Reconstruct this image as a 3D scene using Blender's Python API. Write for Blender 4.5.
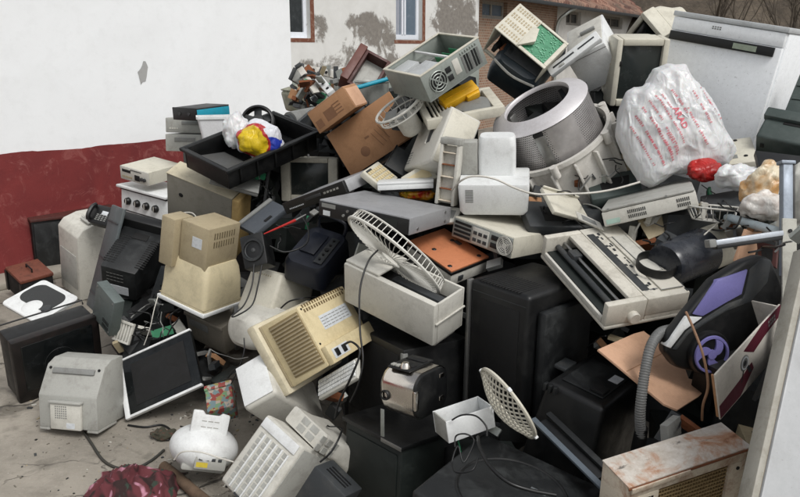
import bpy, bmesh, math, random
from mathutils import Vector, Matrix, noise
from mathutils.bvhtree import BVHTree

for _o in list(bpy.data.objects):
    bpy.data.objects.remove(_o)
SC = bpy.context.scene
COL = SC.collection
random.seed(7)

# ---------------------------------------------------------------- camera
FPX, CX, CY, EYE = 778.0, 400.0, 248.5, 1.8
PITCH = math.atan((CY - 50.0) / FPX)
CP, SP = math.cos(PITCH), math.sin(PITCH)
cam = bpy.data.cameras.new('camera')
cam.sensor_width = 36.0
cam.lens = 36.0 * FPX / 800.0
cam.clip_start = 0.05
cam.clip_end = 800.0
camo = bpy.data.objects.new('camera', cam)
COL.objects.link(camo)
camo.location = (0, 0, EYE)
camo.rotation_euler = (math.pi / 2 - PITCH, 0, 0)
SC.camera = camo

# ---------------------------------------------------------------- sky, sun, exposure
SUN_EL, SUN_AZ = 52.0, -35.0          # degrees; azimuth from +Y towards +X, behind the camera's left
world = bpy.data.worlds.new('World')
SC.world = world
world.use_nodes = True
wn, wl = world.node_tree.nodes, world.node_tree.links
bg = wn['Background']
sky = wn.new('ShaderNodeTexSky')
sky.sky_type = 'NISHITA'
sky.sun_disc = False
sky.sun_elevation = math.radians(SUN_EL)
sky.sun_rotation = math.radians(180 + SUN_AZ)
sky.air_density = 1.0
sky.dust_density = 4.0
hs = wn.new('ShaderNodeHueSaturation')
hs.inputs['Saturation'].default_value = 0.22     # overcast: nearly grey sky
wl.new(sky.outputs[0], hs.inputs['Color'])
wl.new(hs.outputs[0], bg.inputs['Color'])
bg.inputs['Strength'].default_value = 0.14
sun = bpy.data.lights.new('sun', 'SUN')
sun.energy = 1.4
sun.angle = math.radians(22)
sun.color = (1.0, 0.985, 0.96)
suno = bpy.data.objects.new('sun', sun)
COL.objects.link(suno)
az = math.radians(180 + SUN_AZ)
sd = Vector((math.sin(az) * math.cos(math.radians(SUN_EL)), math.cos(az) * math.cos(math.radians(SUN_EL)), math.sin(math.radians(SUN_EL))))
suno.rotation_euler = sd.to_track_quat('Z', 'Y').to_euler()
SC.view_settings.view_transform = 'Standard'
SC.view_settings.look = 'None'
SC.view_settings.exposure = 0.0
SC.view_settings.gamma = 1.0
SC.render.engine = 'CYCLES'

# ---------------------------------------------------------------- helpers
def ray(px, py):
    a, b = (px - CX) / FPX, -(py - CY) / FPX
    return Vector((a, CP + b * SP, -SP + b * CP))
EYEP = Vector((0, 0, EYE))
def at(px, py, zc):
    return EYEP + ray(px, py) * zc
def on_plane(px, py, p, n):
    r = ray(px, py)
    return EYEP + r * ((p - EYEP).dot(n) / r.dot(n))
def gp(px, py, z=.007):
    return on_plane(px, py, Vector((0, 0, z)), Vector((0, 0, 1)))
def lin(h):
    h = h.lstrip('#')
    o = []
    for i in (0, 2, 4):
        v = int(h[i:i + 2], 16) / 255.0
        o.append(v / 12.92 if v <= 0.04045 else ((v + 0.055) / 1.055) ** 2.4)
    return tuple(o) + (1.0,)

class G:
    """collects shapes, then becomes one mesh object"""
    def __init__(s):
        s.bm = bmesh.new()
    def _bev(s, faces, bev, seg):
        if bev > 0:
            ed = list({e for f in faces for e in f.edges})
            bmesh.ops.bevel(s.bm, geom=ed, offset=bev, segments=seg, affect='EDGES', profile=0.5, clamp_overlap=True)
    def hexa(s, c, bev=0.0, seg=2):
        v = [s.bm.verts.new(p) for p in c]
        fs = [s.bm.faces.new([v[i] for i in q]) for q in ((3, 2, 1, 0), (4, 5, 6, 7), (0, 1, 5, 4), (1, 2, 6, 5), (2, 3, 7, 6), (3, 0, 4, 7))]
        s._bev(fs, bev, seg)
        return s
    def box(s, x0, x1, y0, y1, z0, z1, bev=0.0, seg=2):
        return s.hexa([(x0, y0, z0), (x1, y0, z0), (x1, y1, z0), (x0, y1, z0), (x0, y0, z1), (x1, y0, z1), (x1, y1, z1), (x0, y1, z1)], bev, seg)
    def obox(s, c, u, v, n, su, sv, sn, bev=0.0):
        """box at centre c with unit axes u,v,n and full sizes"""
        c, u, v, n = Vector(c), Vector(u) * su / 2, Vector(v) * sv / 2, Vector(n) * sn / 2
        if u.cross(v).dot(n) < 0:
            u = -u
        return s.hexa([c - u - v - n, c + u - v - n, c + u + v - n, c - u + v - n, c - u - v + n, c + u - v + n, c + u + v + n, c - u + v + n], bev)
    def prism(s, prof, x0, x1, bev=0.0, seg=2, axis='x'):
        """prof: ccw polygon; axis x -> (y,z), axis y -> (x,z), axis z -> (x,y)"""
        def mk(t, p):
            return {'x': (t, p[0], p[1]), 'y': (p[0], t, p[1]), 'z': (p[0], p[1], t)}[axis]
        a = [s.bm.verts.new(mk(x0, p)) for p in prof]
        b = [s.bm.verts.new(mk(x1, p)) for p in prof]
        n = len(prof)
        fs = [s.bm.faces.new(a[::-1]), s.bm.faces.new(b)]
        for i in range(n):
            j = (i + 1) % n
            fs.append(s.bm.faces.new([a[i], a[j], b[j], b[i]]))
        bmesh.ops.recalc_face_normals(s.bm, faces=fs)
        s._bev(fs, bev, seg)
        return s
    def loft(s, secs, axis='y', k=4, caps=(True, True)):
        """secs: (t, c1, c2, half1, half2, radius) rounded rectangles along an axis"""
        rings = []
        for t, c1, c2, a, b, r in secs:
            r = min(r, a * 0.999, b * 0.999)
            ring = []
            for q, (sx, sz) in enumerate(((1, 1), (-1, 1), (-1, -1), (1, -1))):
                for i in range(k + 1):
                    an = math.pi / 2 * (q + i / k)
                    u = c1 + sx * (a - r) + r * math.cos(an)
                    w = c2 + sz * (b - r) + r * math.sin(an)
                    ring.append(s.bm.verts.new({'y': (u, t, w), 'z': (u, w, t), 'x': (t, u, w)}[axis]))
            rings.append(ring)
        fs = []
        n = len(rings[0])
        for A, B in zip(rings, rings[1:]):
            for i in range(n):
                j = (i + 1) % n
                fs.append(s.bm.faces.new([A[i], A[j], B[j], B[i]]))
        if caps[0]:
            fs.append(s.bm.faces.new(rings[0]))
        if caps[1]:
            fs.append(s.bm.faces.new(rings[-1][::-1]))
        bmesh.ops.recalc_face_normals(s.bm, faces=fs)
        return s
    def cyl(s, p0, p1, r0, r1=None, n=20, caps=True, bev=0.0):
        p0, p1 = Vector(p0), Vector(p1)
        r1 = r0 if r1 is None else r1
        q = (p1 - p0).normalized().to_track_quat('Z', 'Y')
        A = [s.bm.verts.new(p0 + q @ Vector((r0 * math.cos(2 * math.pi * i / n), r0 * math.sin(2 * math.pi * i / n), 0))) for i in range(n)]
        B = [s.bm.verts.new(p1 + q @ Vector((r1 * math.cos(2 * math.pi * i / n), r1 * math.sin(2 * math.pi * i / n), 0))) for i in range(n)]
        for i in range(n):
            j = (i + 1) % n
            s.bm.faces.new([A[i], A[j], B[j], B[i]])
        if caps:
            s.bm.faces.new(A[::-1])
            s.bm.faces.new(B)
        return s
    def lathe(s, prof, n=40, o=(0, 0, 0), axis='z', closed=False):
        o = Vector(o)
        rings = []
        for r, t in prof:
            ring = []
            for i in range(n):
                a = 2 * math.pi * i / n
                p = {'z': (r * math.cos(a), r * math.sin(a), t), 'y': (r * math.cos(a), t, r * math.sin(a)), 'x': (t, r * math.cos(a), r * math.sin(a))}[axis]
                ring.append(s.bm.verts.new(o + Vector(p)))
            rings.append(ring)
        fs = []
        pr = list(zip(rings, rings[1:])) + ([(rings[-1], rings[0])] if closed else [])
        for A, B in pr:
            for i in range(n):
                j = (i + 1) % n
                fs.append(s.bm.faces.new([A[i], A[j], B[j], B[i]]))
        bmesh.ops.recalc_face_normals(s.bm, faces=fs)
        return s
    def tube(s, pts, r, n=6, closed=False, rf=None):
        pts = [Vector(p) for p in pts]
        rings = []
        m = len(pts)
        up = None
        for i, p in enumerate(pts):
            a = pts[(i - 1) % m] if closed else pts[max(i - 1, 0)]
            b = pts[(i + 1) % m] if closed else pts[min(i + 1, m - 1)]
            t = (b - a).normalized() if (b - a).length > 1e-9 else Vector((0, 0, 1))
            if up is None:
                up = t.orthogonal().normalized()
            up = (up - t * up.dot(t))
            up = up.normalized() if up.length > 1e-6 else t.orthogonal().normalized()
            w = t.cross(up)
            rr = r * (rf(i / (m - 1)) if rf else 1)
            rings.append([s.bm.verts.new(p + up * rr * math.cos(2 * math.pi * k / n) + w * rr * math.sin(2 * math.pi * k / n)) for k in range(n)])
        pr = list(zip(rings, rings[1:])) + ([(rings[-1], rings[0])] if closed else [])
        for A, B in pr:
            for k in range(n):
                j = (k + 1) % n
                s.bm.faces.new([A[k], A[j], B[j], B[k]])
        if not closed:
            s.bm.faces.new(rings[0][::-1])
            s.bm.faces.new(rings[-1])
        return s
    def ring(s, c, u, v, ru, rv, r, seg=48, n=6):
        c, u, v = Vector(c), Vector(u), Vector(v)
        return s.tube([c + u * ru * math.cos(2 * math.pi * i / seg) + v * rv * math.sin(2 * math.pi * i / seg) for i in range(seg)], r, n, closed=True)
    def poly(s, pts):
        s.bm.faces.new([s.bm.verts.new(p) for p in pts])
        return s
    def slots(s, o, u, v, nu, nv, pu, pv, lu, lv, dep=0.0012):
        """grid of thin slots lying on a plane: o first centre, pitch pu/pv, size lu/lv"""
        u, v, o = Vector(u).normalized(), Vector(v).normalized(), Vector(o)
        n = u.cross(v)
        for i in range(nu):
            for j in range(nv):
                s.obox(o + u * pu * i + v * pv * j, u, v, n, lu, lv, dep)
        return s
    def creases(s, amp, sc=8.0, seed=0.0, stretch=(1, 1, 1)):
        """sharp folds of thin film: cell pattern of stretched noise"""
        s.bm.normal_update()
        for v in s.bm.verts:
            p = Vector((v.co.x * stretch[0], v.co.y * stretch[1], v.co.z * stretch[2])) * sc + Vector((seed, seed * 1.7, seed * 0.6))
            p += noise.noise_vector(p * 0.7) * 0.45
            dd = noise.voronoi(p)[0]
            v.co += v.normal * amp * (min(1.0, (dd[1] - dd[0]) * 1.5) - 0.5)
        return s
    def crumple(s, amp, sc=8.0, seed=0.0):
        s.bm.normal_update()
        for v in s.bm.verts:
            p = v.co * sc + Vector((seed, seed * 1.7, seed * 0.6))
            v.co += v.normal * amp * (1.0 - 2.0 * abs(noise.noise(p)) * 1.6 + 0.5 * noise.noise(p * 2.3))
        return s
    def out(s, name, mat, par=None, ang=40, loc=None):
        me = bpy.data.meshes.new(name)
        s.bm.normal_update()
        s.bm.to_mesh(me)
        s.bm.free()
        if len(me.polygons):
            me.polygons.foreach_set('use_smooth', [True] * len(me.polygons))
            me.set_sharp_from_angle(angle=math.radians(ang))
        for m in (mat if isinstance(mat, (list, tuple)) else [mat]):
            me.materials.append(m)
        o = bpy.data.objects.new(name, me)
        COL.objects.link(o)
        if par is not None:
            o.parent = par
        if loc is not None:
            o.location = loc
        return o

def tag(o, label, cat, group=None, kind=None):
    o['label'] = label
    if cat:
        o['category'] = cat
    if group:
        o['group'] = group
    if kind:
        o['kind'] = kind
    return o
def empty(name, mat4, label, cat, group=None):
    e = bpy.data.objects.new(name, None)
    e.empty_display_size = 0.05
    COL.objects.link(e)
    e.matrix_world = mat4
    return tag(e, label, cat, group)
def pose_m(key):
    b, R, d = POSES[key]
    m = Matrix((R[0], R[1], R[2])).to_4x4()
    m.translation = Vector(b)
    return m
def thing(key, name, label, cat, group=None):
    return (empty(name, pose_m(key), label, cat, group),) + tuple(POSES[key][2])
def bx(name, par, mat, x0, x1, y0, y1, z0, z1, bev=0.004, seg=2):
    return G().box(x0, x1, y0, y1, z0, z1, bev, seg).out(name, mat, par)
def face_hit(key, face, px, py, off=0.0):
    """point on a face of a posed box under a pixel, in that box's local frame"""
    b, R, d = POSES[key]
    m = pose_m(key)
    nl = Vector({'f': (0, -1, 0), 'b': (0, 1, 0), 'l': (-1, 0, 0), 'r': (1, 0, 0), 't': (0, 0, 1), 'd': (0, 0, -1)}[face])
    pl = Vector({'f': (0, -d[1] / 2, 0), 'b': (0, d[1] / 2, 0), 'l': (-d[0] / 2, 0, 0), 'r': (d[0] / 2, 0, 0), 't': (0, 0, d[2]), 'd': (0, 0, 0)}[face])
    n = (m.to_3x3() @ nl).normalized()
    return m.inverted() @ on_plane(px, py, m @ pl, n) + nl * off

def smooth_path(pts, k=6):
    pts = [Vector(p) for p in pts]
    out = []
    for i in range(len(pts) - 1):
        p0, p1, p2, p3 = pts[max(i - 1, 0)], pts[i], pts[i + 1], pts[min(i + 2, len(pts) - 1)]
        for j in range(k):
            t = j / k
            out.append(0.5 * ((2 * p1) + (p2 - p0) * t + (2 * p0 - 5 * p1 + 4 * p2 - p3) * t * t + (3 * p1 - p0 - 3 * p2 + p3) * t ** 3))
    out.append(pts[-1])
    return out

# ---------------------------------------------------------------- materials
MATS = {}
def plastic(name, col, rough=0.5, dirt=0.35, dcol='#4a4136', scale=7.0, metal=0.0, bump=0.05, var=0.06, spec=0.5, speck=0.38):
    if name in MATS:
        return MATS[name]
    m = bpy.data.materials.new(name)
    m.use_nodes = True
    N, L = m.node_tree.nodes, m.node_tree.links
    b = N['Principled BSDF']
    tc = N.new('ShaderNodeTexCoord')
    oi = N.new('ShaderNodeObjectInfo')
    add = N.new('ShaderNodeVectorMath'); add.operation = 'ADD'
    L.new(tc.outputs['Object'], add.inputs[0])
    sc3 = N.new('ShaderNodeVectorMath'); sc3.operation = 'SCALE'
    L.new(oi.outputs['Location'], sc3.inputs[0]); sc3.inputs['Scale'].default_value = 3.1
    L.new(sc3.outputs[0], add.inputs[1])
    def nz(s, det, ro=0.6, dist=0.0):
        n = N.new('ShaderNodeTexNoise')
        n.inputs['Scale'].default_value = s; n.inputs['Detail'].default_value = det
        n.inputs['Roughness'].default_value = ro; n.inputs['Distortion'].default_value = dist
        L.new(add.outputs[0], n.inputs['Vector'])
        return n
    def ramp(src, a, c, v0=0.0, v1=1.0):
        r = N.new('ShaderNodeMapRange')
        r.inputs['From Min'].default_value = a; r.inputs['From Max'].default_value = c
        r.inputs['To Min'].default_value = v0; r.inputs['To Max'].default_value = v1
        L.new(src, r.inputs['Value'])
        return r.outputs[0]
    big, fine = nz(scale * 1.5, 11, 0.74, 0.3), nz(scale * 16, 5, 0.75)
    spk = nz(scale * 34, 2, 0.5)
    base, dc = lin(col), lin(dcol)
    m1 = N.new('ShaderNodeMix'); m1.data_type = 'RGBA'
    m1.inputs['A'].default_value = tuple(c * (1 - var) for c in base[:3]) + (1,)
    m1.inputs['B'].default_value = tuple(min(1, c * (1 + var)) for c in base[:3]) + (1,)
    L.new(ramp(fine.outputs['Fac'], 0.3, 0.7), m1.inputs['Factor'])
    m2 = N.new('ShaderNodeMix'); m2.data_type = 'RGBA'
    L.new(m1.outputs['Result'], m2.inputs['A'])
    m2.inputs['B'].default_value = dc
    L.new(ramp(big.outputs['Fac'], 0.49, 0.72, 0.0, min(1.0, dirt * 1.25)), m2.inputs['Factor'])
    m3 = N.new('ShaderNodeMix'); m3.data_type = 'RGBA'
    L.new(m2.outputs['Result'], m3.inputs['A'])
    m3.inputs['B'].default_value = dc
    L.new(ramp(spk.outputs['Fac'], 0.66, 0.76, 0.0, speck), m3.inputs['Factor'])
    L.new(m3.outputs['Result'], b.inputs['Base Color'])
    L.new(ramp(big.outputs['Fac'], 0.3, 0.75, rough - 0.08, min(1, rough + 0.25)), b.inputs['Roughness'])
    b.inputs['Metallic'].default_value = metal
    b.inputs['Specular IOR Level'].default_value = spec
    if bump:
        bp = N.new('ShaderNodeBump')
        bp.inputs['Strength'].default_value = bump; bp.inputs['Distance'].default_value = 0.004
        L.new(fine.outputs['Fac'], bp.inputs['Height'])
        L.new(bp.outputs[0], b.inputs['Normal'])
    MATS[name] = m
    return m
POSES = {
 'receiver': ((-1.9756,6.1440,0.8104), ((0.8423,0.5364,0.0523),(-0.5263,0.8396,-0.1348),(-0.1162,0.0860,0.9895)), (0.3202,0.3434,0.1124)),
 'cooker': ((-1.9548,6.1612,0.3839), ((0.8638,0.4944,0.0969),(-0.4916,0.8692,-0.0526),(-0.1102,-0.0022,0.9939)), (0.5041,0.3293,0.3572)),
 'laser_printer': ((-2.3898,5.6619,0.0349), ((0.7208,0.6830,0.1182),(-0.6641,0.7293,-0.1646),(-0.1986,0.0402,0.9793)), (0.3059,0.2363,0.5865)),
 'phone': ((-2.1158,5.3312,0.6074), ((0.9336,0.1635,0.3188),(-0.3284,0.7464,0.5789),(-0.1433,-0.6451,0.7505)), (0.2001,0.0600,0.1458)),
 'cabinet': ((-2.8141,6.5010,0.0118), ((0.7908,-0.6105,0.0441),(0.6121,0.7883,-0.0633),(0.0039,0.0770,0.9970)), (0.6844,0.2606,0.4665)),
 'brown_box': ((-2.7689,5.5907,0.0385), ((0.7101,0.6968,0.1011),(-0.6700,0.7129,-0.2071),(-0.2164,0.0794,0.9731)), (0.2624,0.2301,0.1872)),
 'white_bezel': ((-2.2297,4.6107,0.2490), ((0.8174,0.5752,-0.0320),(-0.5550,0.7715,-0.3110),(-0.1542,0.2720,0.9499)), (0.3801,0.3049,0.0533)),
 'black_tv_ground': ((-1.8941,3.9777,0.0381), ((0.7148,-0.6941,0.0854),(0.6935,0.6879,-0.2139),(0.0897,0.2121,0.9731)), (0.4467,0.1927,0.3728)),
 'grey_crt': ((-1.5667,3.4923,0.0160), ((0.9779,0.2089,0.0101),(-0.2082,0.9682,0.1389),(0.0192,-0.1380,0.9902)), (0.3121,0.2021,0.3260)),
 'framed_panel': ((-1.1622,3.5475,0.1012), ((0.9082,0.2651,-0.3239),(0.0417,0.7127,0.7002),(0.4165,-0.6494,0.6363)), (0.4234,0.0400,0.3341)),
 'black_crt': ((-1.5682,4.3830,0.5061), ((0.9677,0.1745,0.1819),(-0.0790,0.8952,-0.4385),(-0.2394,0.4100,0.8801)), (0.1999,0.3469,0.2145)),
 'grey_panel': ((-1.8053,4.3393,0.3228), ((0.5539,0.7936,0.2517),(-0.8307,0.5062,0.2319),(0.0566,-0.3375,0.9396)), (0.2570,0.0200,0.6224)),
 'power_supply': ((-1.5926,3.9759,0.3610), ((0.6667,0.6810,0.3028),(-0.6270,0.7322,-0.2662),(-0.4030,-0.0124,0.9151)), (0.1954,0.0585,0.2264)),
 'slotted_tray': ((-1.4873,3.9072,0.2852), ((0.8615,0.4283,0.2728),(-0.4984,0.8157,0.2935),(-0.0968,-0.3888,0.9162)), (0.1227,0.0300,0.1150)),
 'beige_case': ((-1.1809,4.6592,0.6864), ((0.9122,0.3730,0.1697),(-0.2720,0.8609,-0.4300),(-0.3064,0.3461,0.8867)), (0.4825,0.1385,0.4181)),
 'grey_flap': ((-0.9283,4.3101,1.0534), ((0.9276,-0.3703,-0.0482),(0.2039,0.3941,0.8962),(-0.3129,-0.8412,0.4411)), (0.2750,0.0120,0.1330)),
 'crate': ((-0.8541,4.5296,1.1879), ((0.6493,-0.7602,0.0207),(0.7221,0.6077,-0.3305),(0.2387,0.2296,0.9436)), (0.6636,0.3796,0.1227)),
 'grey_deck_top': ((-1.6558,6.3908,1.1524), ((0.9902,0.1375,0.0229),(-0.1383,0.9896,0.0393),(-0.0172,-0.0421,0.9990)), (0.3878,0.3389,0.1156)),
 'grey_deck_low': ((-1.6464,6.3621,1.0054), ((0.9836,0.1798,0.0119),(-0.1802,0.9815,0.0649),(-0.0000,-0.0659,0.9978)), (0.3959,0.3586,0.1352)),
 'teal_box': ((-1.5308,6.1006,1.2910), ((0.8319,0.5544,-0.0231),(-0.5549,0.8315,-0.0281),(0.0037,0.0362,0.9993)), (0.2552,0.3340,0.0913)),
 'small_crt': ((-0.5305,4.9007,0.8933), ((0.9917,0.1281,0.0058),(-0.1281,0.9917,0.0040),(-0.0053,-0.0047,1.0000)), (0.3558,0.4034,0.2711)),
 'slim_player': ((-0.3298,3.9179,1.0819), ((0.6971,0.6093,-0.3778),(-0.6261,0.7741,0.0933),(0.3494,0.1715,0.9212)), (0.4823,0.2989,0.0620)),
 'slate_panel': ((-0.6758,4.0140,0.9175), ((0.6928,0.3163,-0.6480),(0.5228,0.3986,0.7535),(0.4967,-0.8608,0.1108)), (0.2316,0.0300,0.1714)),
 'small_speaker': ((-0.6706,3.6074,0.7806), ((0.9471,0.2470,-0.2049),(-0.1278,0.8759,0.4653),(0.2944,-0.4145,0.8611)), (0.1241,0.1099,0.1638)),
 'boombox': ((-0.4112,3.7346,0.7571), ((0.9089,0.4143,0.0484),(-0.3481,0.8173,-0.4591),(-0.2298,0.4004,0.8871)), (0.2232,0.3045,0.1248)),
 'beige_crt': ((-1.0748,3.9921,0.4916), ((0.8403,0.5139,0.1726),(-0.5079,0.8576,-0.0808),(-0.1895,-0.0198,0.9817)), (0.3312,0.2932,0.4673)),
 'pale_crt': ((-0.6500,3.7273,0.4878), ((0.7725,0.5768,0.2657),(-0.6346,0.7168,0.2889),(-0.0238,-0.3918,0.9197)), (0.2246,0.2490,0.2290)),
 'round_shell': ((-0.6974,3.4913,0.4272), ((0.8025,0.5839,0.1228),(-0.5954,0.7972,0.1000),(-0.0396,-0.1533,0.9874)), (0.2509,0.2009,0.1711)),
 'shaded_case': ((-1.0245,4.1659,0.2177), ((0.8359,0.5488,0.0073),(-0.5241,0.8021,-0.2861),(-0.1628,0.2353,0.9582)), (0.2859,0.1996,0.1846)),
 'yellow_crt': ((-0.2995,3.1048,0.4894), ((0.7285,0.4802,-0.4886),(-0.3984,0.8772,0.2681),(0.5573,-0.0006,0.8303)), (0.2769,0.3630,0.2857)),
 'white_crt_low': ((-0.4351,3.2729,0.1953), ((0.8558,-0.3233,-0.4038),(-0.0144,0.7654,-0.6434),(0.5170,0.5565,0.6504)), (0.1591,0.2144,0.4225)),
 'dome_device': ((-0.8609,3.0186,0.0646), ((0.9340,-0.3030,0.1895),(0.2439,0.9280,0.2817),(-0.2612,-0.2169,0.9406)), (0.2612,0.2805,0.1564)),
 'vented_crt': ((-0.3924,2.6312,0.1945), ((0.5746,0.4519,-0.6824),(0.3222,0.6415,0.6961),(0.7524,-0.6198,0.2230)), (0.3057,0.2270,0.2364)),
 'vented_block': ((-0.2412,2.7348,0.2833), ((0.6149,0.4585,-0.6417),(0.3329,0.5867,0.7382),(0.7149,-0.6675,0.2081)), (0.0705,0.2202,0.2254)),
 'dark_box_bottom': ((-0.1977,2.3875,0.2552), ((0.5111,0.4715,-0.7186),(-0.0403,0.8483,0.5280),(0.8586,-0.2409,0.4526)), (0.1649,0.1168,0.1556)),
 'keyboard_under': ((-0.2511,2.9321,0.4592), ((0.6966,0.7156,-0.0516),(-0.4130,0.4588,0.7867),(0.5866,-0.5268,0.6152)), (0.2417,0.0300,0.0923)),
 'floral_box': ((-0.8192,3.2991,0.1632), ((0.9637,0.0806,-0.2545),(0.1858,0.4816,0.8564),(0.1916,-0.8727,0.4492)), (0.1252,0.0997,0.1531)),
 'video_deck': ((-0.0711,3.4234,1.0616), ((0.8254,0.5608,0.0642),(-0.5613,0.8275,-0.0112),(-0.0595,-0.0268,0.9979)), (0.4867,0.3421,0.0741)),
 'fan_guard': ((-0.0432,3.2340,0.9321), ((0.7624,0.6166,0.1964),(-0.1256,0.4387,-0.8898),(-0.6348,0.6537,0.4119)), (0.4764,0.0439,0.3186)),
 'orange_device': ((0.2078,3.3840,0.8665), ((0.6273,0.7754,0.0724),(-0.7313,0.6184,-0.2878),(-0.2679,0.1276,0.9550)), (0.2967,0.2247,0.0785)),
 'white_box': ((0.0083,3.1115,0.7249), ((0.7569,0.6532,0.0207),(-0.6275,0.7353,-0.2560),(-0.1824,0.1808,0.9665)), (0.4864,0.1966,0.1906)),
 'white_unit': ((0.4320,3.4844,1.1128), ((0.9865,0.1545,-0.0535),(-0.1615,0.9722,-0.1698),(0.0258,0.1761,0.9840)), (0.3105,0.2460,0.3135)),
 'rusty_bracket': ((0.2095,3.4893,1.1182), ((0.8934,0.4403,0.0887),(-0.4416,0.8972,-0.0058),(-0.0821,-0.0340,0.9960)), (0.0947,0.0500,0.2728)),
 'desktop_pc': ((0.5158,3.4518,0.9513), ((0.6929,0.7086,0.1335),(-0.7104,0.7025,-0.0416),(-0.1232,-0.0660,0.9902)), (0.3401,0.4788,0.0948)),
 'drum': ((0.7553,3.7357,1.3550), ((0.8746,-0.0345,-0.4837),(-0.1087,0.9581,-0.2649),(0.4726,0.2842,0.8342)), (0.4993,0.4475,0.2248)),
 'small_fan': ((0.0387,3.7489,1.4615), ((0.8361,0.5255,-0.1572),(0.0140,0.2661,0.9638),(0.5484,-0.8081,0.2152)), (0.2525,0.1086,0.2407)),
 'beige_tower': ((0.1490,3.7514,1.2189), ((0.3472,0.8659,0.3602),(-0.9017,0.2026,0.3821),(0.2579,-0.4574,0.8510)), (0.3559,0.1677,0.2894)),
 'vented_base': ((0.2974,3.8940,1.5008), ((0.9794,-0.1465,-0.1388),(0.1034,0.9550,-0.2780),(0.1733,0.2579,0.9505)), (0.3815,0.3087,0.0500)),
 'yellow_panel': ((0.3160,3.8661,1.5509), ((0.8639,0.1160,-0.4902),(0.2721,0.7114,0.6479),(0.4239,-0.6931,0.5831)), (0.1959,0.0500,0.0886)),
 'carton_small': ((-0.3171,4.4206,1.4252), ((0.7510,0.3918,-0.5316),(-0.3718,0.9161,0.1500),(0.5457,0.0850,0.8336)), (0.2812,0.1506,0.1315)),
 'carton_flat': ((-0.0951,4.3890,1.2163), ((0.7882,0.3343,-0.5167),(-0.2768,0.9425,0.1875),(0.5497,-0.0047,0.8354)), (0.4596,0.0120,0.2823)),
 'drawer': ((-0.2573,4.8095,1.5486), ((0.8791,-0.2062,0.4298),(-0.0935,0.8095,0.5796),(-0.4675,-0.5497,0.6923)), (0.1655,0.0997,0.2759)),
 'open_pc': ((0.1953,3.8855,1.6644), ((0.7691,-0.5061,-0.3903),(0.4094,0.8591,-0.3072),(0.4908,0.0765,0.8679)), (0.3579,0.3381,0.1330)),
 'pcb_housing': ((0.6177,4.1681,1.7576), ((0.7466,0.6347,0.1994),(-0.2541,0.5491,-0.7962),(-0.6148,0.5437,0.5712)), (0.3233,0.2215,0.1968)),
 'dark_tv_top': ((0.6620,4.2639,1.7006), ((0.7893,0.6128,0.0381),(-0.2720,0.4046,-0.8731),(-0.5504,0.6788,0.4860)), (0.2693,0.3588,0.2127)),
 'slot_panel': ((0.8723,3.9532,1.7588), ((0.7551,0.5816,-0.3025),(-0.2153,0.6558,0.7236),(0.6192,-0.4813,0.6205)), (0.2936,0.0300,0.0593)),
 'white_case': ((1.0533,4.2157,1.7370), ((0.7976,0.1557,-0.5827),(-0.4065,0.8525,-0.3287),(0.4456,0.4990,0.7433)), (0.2030,0.2976,0.1704)),
 'big_crt': ((1.1941,4.0788,1.5344), ((0.9991,-0.0416,0.0095),(0.0426,0.9797,-0.1958),(-0.0012,0.1960,0.9806)), (0.2650,0.1306,0.3359)),
 'far_crt': ((1.4924,4.6525,1.8150), ((0.1900,0.7909,-0.5817),(-0.8103,0.4608,0.3620),(0.5543,0.4026,0.7285)), (0.2650,0.0963,0.1892)),
 'dishwasher': ((1.7465,4.2448,1.1815), ((0.6459,0.7499,0.1431),(-0.7457,0.6599,-0.0923),(-0.1636,-0.0471,0.9854)), (0.5955,0.6581,0.7629)),
 'flat_pc': ((1.0771,3.2631,1.1385), ((0.9134,0.3188,-0.2531),(-0.2840,0.9446,0.1647),(0.2916,-0.0786,0.9533)), (0.3645,0.5249,0.0753)),
 'dark_tub': ((1.7621,3.4867,1.3474), ((0.7761,0.5402,-0.3254),(-0.6118,0.5198,-0.5963),(-0.1530,0.6618,0.7339)), (0.2759,0.1547,0.1612)),
 'dark_casing': ((1.8156,3.5358,1.5031), ((0.7985,0.3626,0.4805),(-0.5966,0.5829,0.5516),(-0.0800,-0.7272,0.6818)), (0.1657,0.0400,0.2774)),
 'beige_lid': ((1.5156,3.4886,1.3182), ((0.9443,0.2056,-0.2568),(-0.2765,0.9191,-0.2808),(0.1783,0.3361,0.9248)), (0.1513,0.2373,0.0499)),
 'printer': ((0.8200,2.9306,0.9042), ((0.2974,0.9546,0.0192),(-0.9096,0.2894,-0.2981),(-0.2901,0.0712,0.9544)), (0.5156,0.3405,0.1087)),
 'beige_slab': ((0.7378,3.2708,1.1004), ((0.8195,-0.5129,-0.2556),(0.4870,0.3883,0.7823),(-0.3020,-0.7656,0.5680)), (0.2199,0.0200,0.1494)),
 'vacuum': ((1.1455,2.4921,0.8519), ((0.7342,-0.2375,-0.6360),(0.2206,0.9694,-0.1073),(0.6420,-0.0615,0.7642)), (0.4484,0.0800,0.1935)),
 'emblem_box': ((1.0881,2.3444,0.7732), ((0.7160,-0.6461,-0.2644),(0.6197,0.7626,-0.1853),(0.3213,-0.0312,0.9465)), (0.4169,0.1206,0.1692)),
 'carton_flap': ((0.9853,2.3965,0.6682), ((0.6919,-0.3354,-0.6393),(0.7204,0.2621,0.6421),(-0.0478,-0.9049,0.4230)), (0.3217,0.0080,0.3150)),
 'black_tv_rear': ((0.7039,2.7487,0.3102), ((0.7641,0.6287,0.1446),(-0.6198,0.7776,-0.1060),(-0.1791,-0.0087,0.9838)), (0.2331,0.3854,0.2987)),
 'big_black_tv': ((0.5280,3.0486,0.4362), ((0.6548,0.7557,0.0117),(-0.7553,0.6549,-0.0252),(-0.0267,0.0077,0.9996)), (0.3070,0.3892,0.4671)),
 'toaster': ((0.0494,2.6258,0.5175), ((0.7921,0.6104,0.0005),(-0.6097,0.7911,0.0497),(0.0300,-0.0397,0.9988)), (0.1708,0.2101,0.1742)),
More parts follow.
